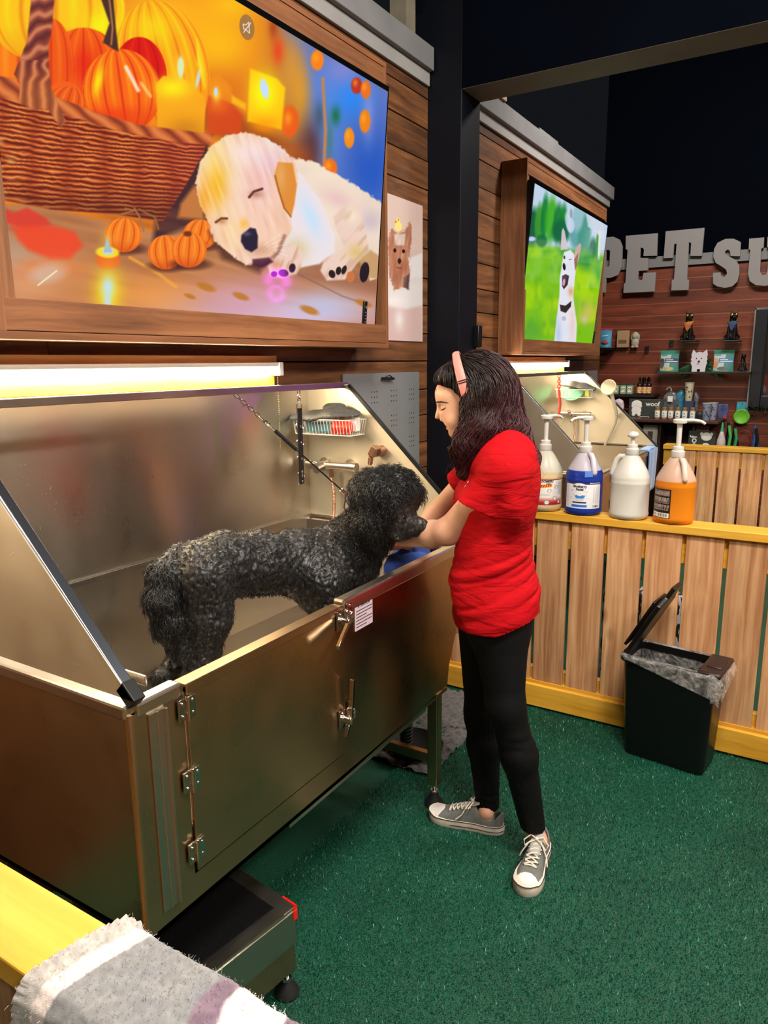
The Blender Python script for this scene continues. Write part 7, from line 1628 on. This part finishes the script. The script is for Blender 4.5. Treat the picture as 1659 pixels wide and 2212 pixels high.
for (u, v, lb) in ((1450, 741, 'black display hook left under the first goggled statue'), (1397, 755, 'black display hook right of the dog ornament')):
    p = on(u, v, y=7.58); b = MB(); b.box(p - np.array([.018, .0, .03]), p + np.array([.018, .02, .03])); b.cyl(p, p - np.array([0, .08, 0]), .006, n=10); tag(b.build('display_hook', M_BLACK, loc=p), lb, 'hook', 'black display hooks')
def statue(u, v0, v1, y, c_b, lb, goggles=True, grp='black dog statues with goggles', face=0.0):
    top = on(u, v0, y=y); bot = on(u, v1, y=y); H_ = top[2] - bot[2]; t = thing('dog_statue', lb, 'statue', bot, grp); o = bot; s = H_
    def fn(P):
        d = s_econe(P, o + np.array([0, .02, .14]) * s, o + np.array([0, 0, .50]) * s, .20 * s, .13 * s, .85, (0, 1, 0)); d = smin(d, s_cone(P, o + np.array([0, 0, .5]) * s, o + np.array([0, -.02, .78]) * s, .12 * s, .10 * s), .03 * s)
        d = smin(d, s_ball(P, o + np.array([.02, -.03, .80]) * s, .125 * s), .03 * s); d = smin(d, s_cone(P, o + np.array([.03, -.08, .77]) * s, o + np.array([.07, -.20, .74]) * s, .07 * s, .05 * s), .03 * s)
        for k in (-1, 1): d = smin(d, s_cone(P, o + np.array([.02 + .08 * k, 0, .86]) * s, o + np.array([.02 + .11 * k, 0, .99]) * s, .04 * s, .012 * s), .01 * s); d = smin(d, s_cone(P, o + np.array([.09 * k, -.10, .42]) * s, o + np.array([.09 * k, -.13, .03]) * s, .06 * s, .045 * s), .02 * s); d = smin(d, s_cone(P, o + np.array([.17 * k, .02, .10]) * s, o + np.array([.19 * k, -.10, .04]) * s, .09 * s, .05 * s), .02 * s)
        return np.maximum(d, o[2] - P[..., 2])
    V_, F_ = sdf_mesh('s', fn, np.arange(o[0] - .33 * s, o[0] + .34 * s, s / 50), np.arange(o[1] - .34 * s, o[1] + .28 * s, s / 50), np.arange(o[2] - .02, o[2] + 1.06 * s, s / 50)); link_mesh('figure', np_mesh('figure', V_, F_), M_STAT, t, smooth='all')
    if goggles:
        b = MB()
        for k in (-1, 1): b.ball(o + np.array([.03 + .068 * k, -.135, .84]) * s, (.06 * s, .03 * s, .05 * s), 14, 10)
        b.build('goggles', plain('gold_lens', (196, 170, 100), .15, metal=1), t)
    if c_b:
        b = MB(); b.tube([o + np.array([.145 * math.cos(a), -.01 + .14 * math.sin(a), .60 + .02 * math.cos(a)]) * s for a in np.linspace(0, 2 * PI, 21)[:-1]], .028 * s, 8, closed=True); b.build('bandana_roll', c_b[0], t)
        Pg = np.zeros((6, 7, 3))
        for i in range(6):
            for j in range(7): f = i / 5; k = (j / 6 - .5) * 2 * (1 - f); Pg[i, j] = o + np.array([.17 * k, -.15 - .03 * math.cos(k) - .02 * f, .60 - .33 * f]) * s
        b = MB(); b.grid(Pg); q = b.build('bandana', c_b[1], t, smooth='all'); q.modifiers.new('t', 'SOLIDIFY').thickness = .003
    return t
M_STAT = plain('black_resin', (14, 14, 15), .25)
statue(1485, 672, 735, 7.42, (plain('mustard_roll', (190, 130, 40), .7), plain('orange_print', (176, 96, 40), .7, noise=.5, nscale=30)), 'black goggled dog statue wearing an orange bandana')
statue(1580, 670, 735, 7.42, (plain('green_roll', (60, 100, 76), .7), plain('navy_print', (46, 60, 110), .7, noise=.5, nscale=30)), 'black goggled dog statue wearing a navy bandana')
slab('small_ledge', rect(1466, 735, 1503, 738, 7.33), 7.33, .25, M_SHELF, 'narrow dark ledge under the orange bandana statue', 'ledge', 'narrow ledges under the statues'); slab('small_ledge', rect(1560, 735, 1597, 738, 7.33), 7.33, .25, M_SHELF, 'narrow dark ledge under the navy bandana statue', 'ledge', 'narrow ledges under the statues')
statue(1603, 762, 803, 7.44, None, 'small black dog figure at the right end of the black shelf', False, None)
# white dog cutout and leaves behind it
r = rect(1492, 755, 1528, 803, 7.40); x0, x1, z0, z1 = r; w_, h_ = x1 - x0, z1 - z0
sh_ = [(.1, 0), (.42, 0), (.42, .12), (.60, .12), (.60, 0), (.9, 0), (.93, .25), (1.0, .40), (.95, .48), (1.0, .56), (.96, .66), (1.0, .76), (.93, 1.0), (.70, .86), (.5, .90), (.30, .86), (.12, 1.0), (.02, .76), (.06, .66), (0, .56), (.06, .48), (.0, .40), (.1, .25)]
t = thing('dog_cutout', 'white dog shaped board standing on the black shelf', 'ornament', ((x0 + x1) / 2, 7.41, z0)); b = MB(); b.prism([(x0 + a * w_, z0 + c * h_) for a, c in sh_], (0, 7.41, 0), (1, 0, 0), (0, 0, 1), .012); b.build('board', plain('white_board', (214, 208, 222), .6), t, smooth=False)
b = MB(); 
for a, c, rx, rz in ((.34, .60, .035, .035), (.64, .60, .035, .035), (.5, .46, .07, .05)): b.ball((x0 + a * w_, 7.397, z0 + c * h_), (rx * w_, .003, rz * h_), 12, 8)
b.build('face', M_INK, t); b = MB(); b.ball((x0 + .46 * w_, 7.397, z0 + .36 * h_), (.09 * w_, .003, .025 * h_), 12, 8); b.build('tongue', plain('pink_dot', (226, 90, 130), .6), t)
lf = MB(); g_ = np.random.default_rng(8)
for k in range(16):
    a0 = on(1510, 800, y=7.50); ang_ = -1.3 + 2.6 * k / 15; L_2 = g_.uniform(.18, .27); w2 = .035; dirv = np.array([math.sin(ang_), g_.uniform(-.25, .05), max(.18, math.cos(ang_) * .75)]); Pg = np.zeros((8, 3, 3)); sd2 = np.cross(dirv, (0, 1, 0)); sd2 /= np.linalg.norm(sd2)
    for i in range(8):
        f = i / 7; c_ = a0 + dirv * L_2 * f + np.array([0, 0, -.16 * f * f * abs(math.sin(ang_))])
        for j in range(3): Pg[i, j] = c_ + sd2 * (j - 1) * w2 * math.sin(PI * min(f + .06, 1)) + np.array([0, .006 * abs(j - 1), 0])
    lf.grid(Pg)
tag(lf.build('leafy_plant', plain('glossy_leaf', (20, 74, 40), .35, noise=.3, nscale=20), loc=on(1510, 800, y=7.50), smooth='all'), 'dark green leafy plant behind the white dog cutout', 'plant')
# jars and bottles on the short shelf
M_JAR = plain('green_tin', (142, 164, 124), .5); zs = s2[3]
J0 = None
for k, u in enumerate((1317, 1331, 1347, 1361)):
    p = on(u, 845, y=7.36); lbs = ['pale green tin at the left end of the short shelf', 'second pale green tin from the left on the short shelf', 'third pale green tin from the left on the short shelf', 'pale green tin next to the amber bottles']
    if J0 is None:
        J0 = thing('green_tin', lbs[0], 'tin', (p[0], 7.36, zs), 'green tins on the short shelf'); b = MB(); b.box((p[0] - .028, 7.33, zs), (p[0] + .028, 7.39, zs + .085)); b.build('body', M_JAR, J0, bevel=.006); b = MB(); b.box((p[0] - .028, 7.33, zs + .086), (p[0] + .028, 7.39, zs + .10)); b.build('lid', plain('dark_green_lid', (50, 66, 50), .4), J0, bevel=.004); b = MB(); b.box((p[0] - .018, 7.3285, zs + .02), (p[0] + .018, 7.33, zs + .07)); b.build('label', M_WHITEP, J0); text_mb('M', (p[0], 7.3282, zs + .045), (1, 0, 0), (0, 0, 1), .045, M_INK, 'lettering', J0, .0004)
    else: dup(J0, (p[0], 7.36, zs), lbs[k])
B0 = None
for k, (u, dy_) in enumerate(((1381, 0), (1392, -.0), (1401, .0), (1388, .07), (1399, .07))):
    p = on(u, 845, y=7.34 + dy_); lbs = ['amber bottle nearest the green tins, front row', 'middle amber bottle of the front row', 'right amber bottle of the front row', 'left amber bottle of the back row', 'right amber bottle of the back row']
    if B0 is None:
        B0 = thing('amber_bottle', lbs[0], 'bottle', (p[0], 7.34, zs), 'amber bottles on the short shelf'); b = MB(); b.lathe([(.024, 0), (.026, .006), (.026, .085), (.022, .10), (.011, .112), (.010, .13)], (p[0], 7.34, zs), 20); b.build('glass', plain('amber_glass', (28, 16, 14), .1), B0)
        b = MB(); b.lathe([(.0125, .128), (.0125, .150), (.006, .154), (.006, .166), (0, .168)], (p[0], 7.34, zs), 14); b.build('dropper_cap', M_BLACKG, B0); b = MB(); b.lathe([(.0264, .012), (.0266, .014), (.0266, .070), (.0264, .072)], (p[0], 7.34, zs), 20); b.build('label', plain('orange_label', (206, 160, 110), .5, noise=.5, nscale=50), B0)
    else: dup(B0, (p[0], 7.34 + dy_, zs), lbs[k])
# woof sign
zc_ = s3[3]
def woofsign(r, y, lb, rot=False):
    x0, x1, z0, z1 = r; t = thing('woof_sign', lb, 'sign', ((x0 + x1) / 2, y, z0), 'woof signs'); b = MB(); b.box((x0, y, z0), (x1, y + .02, z1)); b.build('slate', plain('slate_board', (54, 58, 56), .6, noise=.1), t, smooth=False, bevel=.004)
    w_, h_ = x1 - x0, z1 - z0; b = MB()
    if not rot:
        for (a, c, rx, rz) in ((.23, .74, .15, .19), (.13, .62, .055, .10), (.33, .62, .055, .10), (.23, .40, .145, .22), (.15, .20, .05, .12), (.31, .20, .05, .12)): b.ball((x0 + a * w_, y - .001, z0 + c * h_), (rx * w_, .003, rz * h_), 24, 8)
        b.build('dog_motif', M_WHITEP, t); text_mb('woof', (x0 + .69 * w_, y - .0015, z0 + .74 * h_), (1, 0, 0), (0, 0, 1), .34 * h_, M_WHITEP, 'lettering', t, .001, bold=.0012)
        b = MB(); b.tube([(x0 + .36 * w_, y - .03, z0), (x0 + .36 * w_, y - .025, z0 + .08 * h_), (x0 + .62 * w_, y - .025, z0 + .08 * h_), (x0 + .62 * w_, y - .03, z0)], .003, 6); b.build('easel', M_WHITE, t)
    else:
        for (a, c, rx, rz) in ((.66, .78, .20, .17), (.48, .88, .06, .07), (.84, .88, .06, .07), (.66, .25, .21, .28)): b.ball((x0 + a * w_, y - .001, z0 + c * h_), (rx * w_, .003, rz * h_), 24, 8)
        b.build('dog_motif', M_WHITEP, t); text_mb('woof', (x0 + .20 * w_, y - .0015, z0 + .42 * h_), (0, 0, 1), (-1, 0, 0), .36 * w_, M_WHITEP, 'lettering', t, .001, bold=.0012); b = MB(); b.ball((x0 + .60 * w_, y - .006, z0 + .20 * h_), (.03 * w_, .003, .07 * h_), 12, 8); b.build('motif_mark', M_INK, t)
    return t
woofsign(rect(1358, 862, 1433, 903, 7.30), 7.30, 'upright slate sign reading woof on the brown counter shelf'); woofsign(rect(1486, 931, 1545, 985, 7.18), 7.18, 'slate sign reading woof turned on its side above the far fence', True)
# spice jars
Sj = None; names = ['far left', 'second', 'third', 'fourth', 'fifth', 'far right']
for k, u in enumerate((1420, 1435, 1449, 1464, 1479, 1496)):
    p = on(u, 893, y=7.15); lb = {0: 'small spice jar at the left end of the row of six', 5: 'small spice jar at the right end of the row of six'}.get(k, names[k] + ' small spice jar from the left on the counter shelf')
    if Sj is None:
        Sj = thing('spice_jar', lb, 'jar', (p[0], 7.15, zc_), 'spice jars on the counter shelf'); b = MB(); b.lathe([(.022, 0), (.023, .004), (.023, .085), (.019, .092), (.017, .095)], (p[0], 7.15, zc_), 18); b.build('jar', plain('brown_jar', (150, 104, 84), .35), Sj); b = MB(); b.lathe([(.0215, .094), (.022, .096), (.022, .112), (.020, .114), (0, .114)], (p[0], 7.15, zc_), 18); b.build('lid', plain('gold_lid', (188, 160, 100), .35, metal=.6), Sj)
        b = MB(); b.lathe([(.0234, .018), (.0236, .02), (.0236, .078), (.0234, .08)], (p[0], 7.15, zc_), 18); b.build('label', M_WHITEP, Sj); b = MB(); b.box((p[0] - .004, 7.125, zc_ + .052), (p[0] + .004, 7.1262, zc_ + .062)); b.box((p[0] - .010, 7.1255, zc_ + .03), (p[0] + .010, 7.1264, zc_ + .034)); b.build('label_print', M_INK, Sj)
    else: dup(Sj, (p[0], 7.15, zc_), lb)
# tumblers
def tumbler(u, v0, v1, y, zb_, col, lb, grp=None, print_=True):
    p0 = on(u, v0, y=y); p1 = on(u, v1, y=y); H_ = p0[2] - zb_; t = thing('tumbler', lb, 'tumbler', (p0[0], y, zb_), grp); b = MB(); b.lathe([(.030, 0), (.032, .004), (.041, H_ * .93), (.042, H_ * .95)], (p0[0], y, zb_), 26); b.build('cup', col, t); b = MB(); b.lathe([(.043, H_ * .94), (.044, H_ * .95), (.043, H_ * .985), (.03, H_), (0, H_)], (p0[0], y, zb_), 26); b.build('lid', plain('lid_grey', (170, 168, 160), .3), t)
    if print_:
        b = MB(); g_ = np.random.default_rng(int(u))
        for k in range(9):
            a = -PI / 2 + g_.uniform(-.8, .8); zz = zb_ + H_ * g_.uniform(.2, .8); rr_ = .032 + .009 * (zz - zb_) / H_ + .0012; b.ball((p0[0] + rr_ * math.cos(a), y + rr_ * math.sin(a), zz), (.007, .003, .007), 8, 6)
        b.build('motifs', plain('motif_brown', (90, 66, 60), .6), t)
    return t
rb = rect(1480, 866, 1500, 884, 7.40); slab('navy_box', (rb[0], rb[1], zc_, rb[3]), 7.34, .10, plain('navy_box_print', (50, 58, 92), .5), 'navy gift box under the cream tumbler', 'box')
tumbler(1490, 826, 866, 7.39, rb[3] + .001, plain('cream_tumbler', (206, 198, 168), .4), 'cream tumbler with small dog motifs on the navy box')
tumbler(1528, 870, 905, 7.16, zc_, plain('pale_blue_tumbler', (136, 150, 176), .4), 'pale blue tumbler at the right end of the counter shelf'); tumbler(1541, 869, 903, 7.26, zc_, plain('lilac_tumbler', (160, 164, 190), .4), 'lilac tumbler behind the pale blue one')
# packs in cellophane
M_CELLO = plain('cellophane_grey', (96, 98, 104), .15, noise=.5, nscale=30, bump=.8, bscale=40); M_CELLB = plain('cellophane_blue', (60, 130, 164), .15, noise=.5, nscale=30, bump=.8, bscale=40)
def crinkle(u0, v0, u1, v1, y, mat, lb, name='wrapped_pack', grp='cellophane packs on the counter shelf', zf=None):
    x0, x1, z0, z1 = rect(u0, v0, u1, v1, y); z0 = zf if zf is not None else z0; c = np.array([(x0 + x1) / 2, y, (z0 + z1) / 2]); n, m = 20, 14; V_ = []
    for i in range(m):
        th_ = PI * (i + .02) / (m - .96)
        for k in range(n):
            ph = 2 * PI * k / n; d = np.array([math.sin(th_) * math.cos(ph), math.sin(th_) * math.sin(ph), math.cos(th_)]); V_.append(d)
    V_ = np.array(V_); R_ = 1 + .16 * vnoise(V_, 2.6, int(u0)); V_ = np.sign(V_) * np.abs(V_) ** .75 * R_[:, None] * np.array([(x1 - x0) / 2, .03, (z1 - z0) / 2]) * .95 + c
    V_[:, 2] = np.maximum(V_[:, 2], z0)
    b = MB(); b.add(V_, [(i * n + k, (i + 1) * n + k, (i + 1) * n + (k + 1) % n, i * n + (k + 1) % n) for i in range(m - 1) for k in range(n)]); o = b.build(name, mat, loc=(c[0], y, z0), smooth='all'); return tag(o, lb, 'pack', grp)
crinkle(1431, 846, 1466, 890, 7.47, M_CELLO, 'grey cellophane pack with a hanger hook behind the spice jars', zf=zc_); p = on(1445, 846, y=7.47); b = MB(); b.tube([p + np.array([.022 * math.cos(a), 0, .022 * math.sin(a) + .018]) for a in np.linspace(-.6, PI, 12)], .005, 8); tag(b.build('hanger_hook', M_WHITE, loc=p), 'white plastic hanger hook on the grey cellophane pack', 'hook')
slab('price_card', rect(1442, 856, 1453, 868, 7.42), 7.42, .004, M_WHITEP, 'small white price card on the grey cellophane pack', 'card')
crinkle(1460, 840, 1481, 890, 7.50, M_CELLB, 'bright blue cellophane pack left of the cream tumbler', zf=zc_); crinkle(1497, 846, 1510, 890, 7.50, M_CELLO, 'grey cellophane pack right of the cream tumbler', zf=zc_)
crinkle(1500, 888, 1524, 905, 7.20, plain('dark_fabric_pack', (40, 40, 46), .5, noise=.6, nscale=30), 'folded dark striped pack left of the pale blue tumbler', 'folded_pack', None, zf=zc_)
crinkle(1325, 862, 1349, 890, 7.25, plain('pink_white_pack', (206, 190, 194), .5, noise=.3, nscale=20), 'pink and white pack behind the end of the second bath hood', 'bagged_pack', None)
# hanging cards
def card(u0, v0, u1, v1, mat, lb, painter=None):
    r = rect(u0, v0, u1, v1, 7.53); t = thing('hanging_card', lb, 'card', ((r[0] + r[1]) / 2, 7.53, r[2]), 'carded goods hanging on the redwood wall'); slab('backing', r, 7.53, .006, mat, '', '', parent=t); b = MB(); b.cyl(((r[0] + r[1]) / 2, 7.6, r[3] - .01), ((r[0] + r[1]) / 2, 7.50, r[3] - .006), .003, n=8); b.build('peg', M_CHROME, t); return t, r
t, r = card(1551, 873, 1572, 906, plain('blue_card', (70, 84, 130), .4, noise=.5, nscale=16), 'blue carded pet toy hanging above the counter end'); slab('red_badge', (r[0] + .05, r[1] - .01, r[2] + .01, r[2] + .04), 7.527, .003, plain('red_badge', (200, 50, 60), .5), '', '', parent=t)
t, r = card(1590, 868, 1616, 913, plain('aqua_card', (60, 150, 170), .4, noise=.3, nscale=14), 'aqua card with a round lime green folding bowl'); p = on(1602, 900, y=7.52); b = MB(); b.lathe([(.02, 0), (.055, 0), (.066, .004), (.068, .010), (.060, .012), (.052, .006), (0, .004)], (p[0], 7.525, p[2]), 32, axis=(0, -1, 0)); b.build('folding_bowl', plain('lime_silicone', (110, 190, 50), .4), t)
# hanging goods behind the far fence
def hang(u, v0, v1, cols, lb, w0=.02, w1=.05):
    p0 = on(u, v0, y=7.48); p1 = on(u, v1, y=7.48); t = thing('hanging_harness', lb, 'harness', p1, 'goods hanging behind the far fence'); b = MB(); b.tube([p0, p0 * .6 + p1 * .4, p1], [w0 * .5, w0, w1], 10); b.build('webbing', cols[0], t); b = MB(); b.tube([p0 + np.array([.01, -.03, -.03]), (p0 + p1) / 2 + np.array([.02, -.05, 0]), p1 + np.array([.0, -.05, .02])], .014, 8); b.build('trim', cols[1], t)
hang(1574, 912, 972, (M_BLACK, plain('lime_trim', (80, 180, 90), .5)), 'black and green lead hanging right of the slate sign'); hang(1632, 918, 975, (plain('navy_check', (40, 80, 150), .6, noise=.6, nscale=40), M_BLACK), 'blue patterned harness hanging at the far right'); hang(1587, 918, 972, (M_BLACK, plain('green_trim2', (60, 150, 90), .5)), 'black and green harness hanging beside the red collar ring')
b = MB(); p = on(1608, 948, y=7.50); b.tube([p + np.array([.062 * math.cos(a), 0, .075 * math.sin(a)]) for a in np.linspace(0, 2 * PI, 29)[:-1]], .005, 8, closed=True); tag(b.build('collar', plain('dark_red_cord', (130, 34, 40), .5), loc=p), 'thin dark red ring collar hanging on the redwood wall', 'collar')
p = on(1556, 975, y=7.15); t = thing('spray_bottle', 'white spray bottle with a green neck right of the turned slate sign', 'bottle', p); b = MB(); b.lathe([(.035, 0), (.038, .01), (.036, .10), (.016, .17), (.014, .18)], p, 22); b.build('bottle', plain('white_bottle', (206, 196, 196), .4, noise=.2, nscale=20), t); b = MB(); b.lathe([(.014, .18), (.012, .20), (.008, .25), (.003, .262)], p, 16); b.build('nozzle', plain('green_nozzle', (60, 160, 130), .4), t)
# framed picture in the cabinet
r = rect(1388, 918, 1420, 975, 7.28); t = thing('framed_picture', 'white framed picture standing in the dark cabinet', 'picture', ((r[0] + r[1]) / 2, 7.28, r[2])); slab('frame', r, 7.28, .02, M_WHITE, '', '', parent=t); slab('picture', (r[0] + .045, r[1] - .045, r[2] + .06, r[3] - .06), 7.277, .004, plain('sepia_print', (96, 70, 50), .5, noise=.5, nscale=30), '', '', parent=t)
slab('pink_card', rect(1500, 920, 1532, 932, 7.3), 7.3, .01, plain('pink_print_card', (180, 140, 130), .6, noise=.3, nscale=60), 'pinkish card standing behind the turned slate sign', 'card')
# dark framed window at the right end
r = rect(1625, 665, 1800, 880, 7.50); x0, x1, z0, z1 = r; b = MB(); fw = .10
b.box((x0, 7.48, z0), (x0 + fw, 7.6, z1)); b.box((x0 + fw, 7.48, z0), (x1, 7.6, z0 + fw)); b.box((x0 + fw, 7.48, z1 - fw), (x1, 7.6, z1)); b.box((x1 - fw, 7.48, z0), (x1, 7.6, z1)); wn = struct(b.build('window_1', plain('black_window_frame', (18, 22, 32), .4), smooth=False, bevel=.006))
b = MB(); b.box((x0 - .012, 7.49, z0 - .01), (x0, 7.6, z1 + .01)); b.box((x0 - .012, 7.49, z1), (x1, 7.6, z1 + .012)); b.build('window_edge', M_GREYD, wn, smooth=False)
b = MB(); b.box((x0 + fw, 7.56, z0 + fw), (x1 - fw, 7.575, z1 - fw)); b.build('pane', plain('window_glass', (140, 130, 124), .05, metal=.9), wn, smooth=False)
lf = MB(); g_ = np.random.default_rng(5); gp = on(1620, 885, y=7.44)
for k in range(520):
    c = np.array([gp[0] + g_.uniform(0, .6), 7.44 + g_.normal(0, .02), gp[2] + g_.normal(0, .018)]); d = g_.normal(size=3); d /= np.linalg.norm(d); s_2, t2, _ = frame(d); lf.add([c, c + d * .02 + s_2 * .004, c + d * .045, c + d * .02 - s_2 * .004], [(0, 1, 2, 3)])
o = lf.build('garland', plain('fir_green', (20, 48, 34), .6), loc=gp, smooth=False, fix=False); tag(o, 'dark green garland along the foot of the black framed window', 'garland')
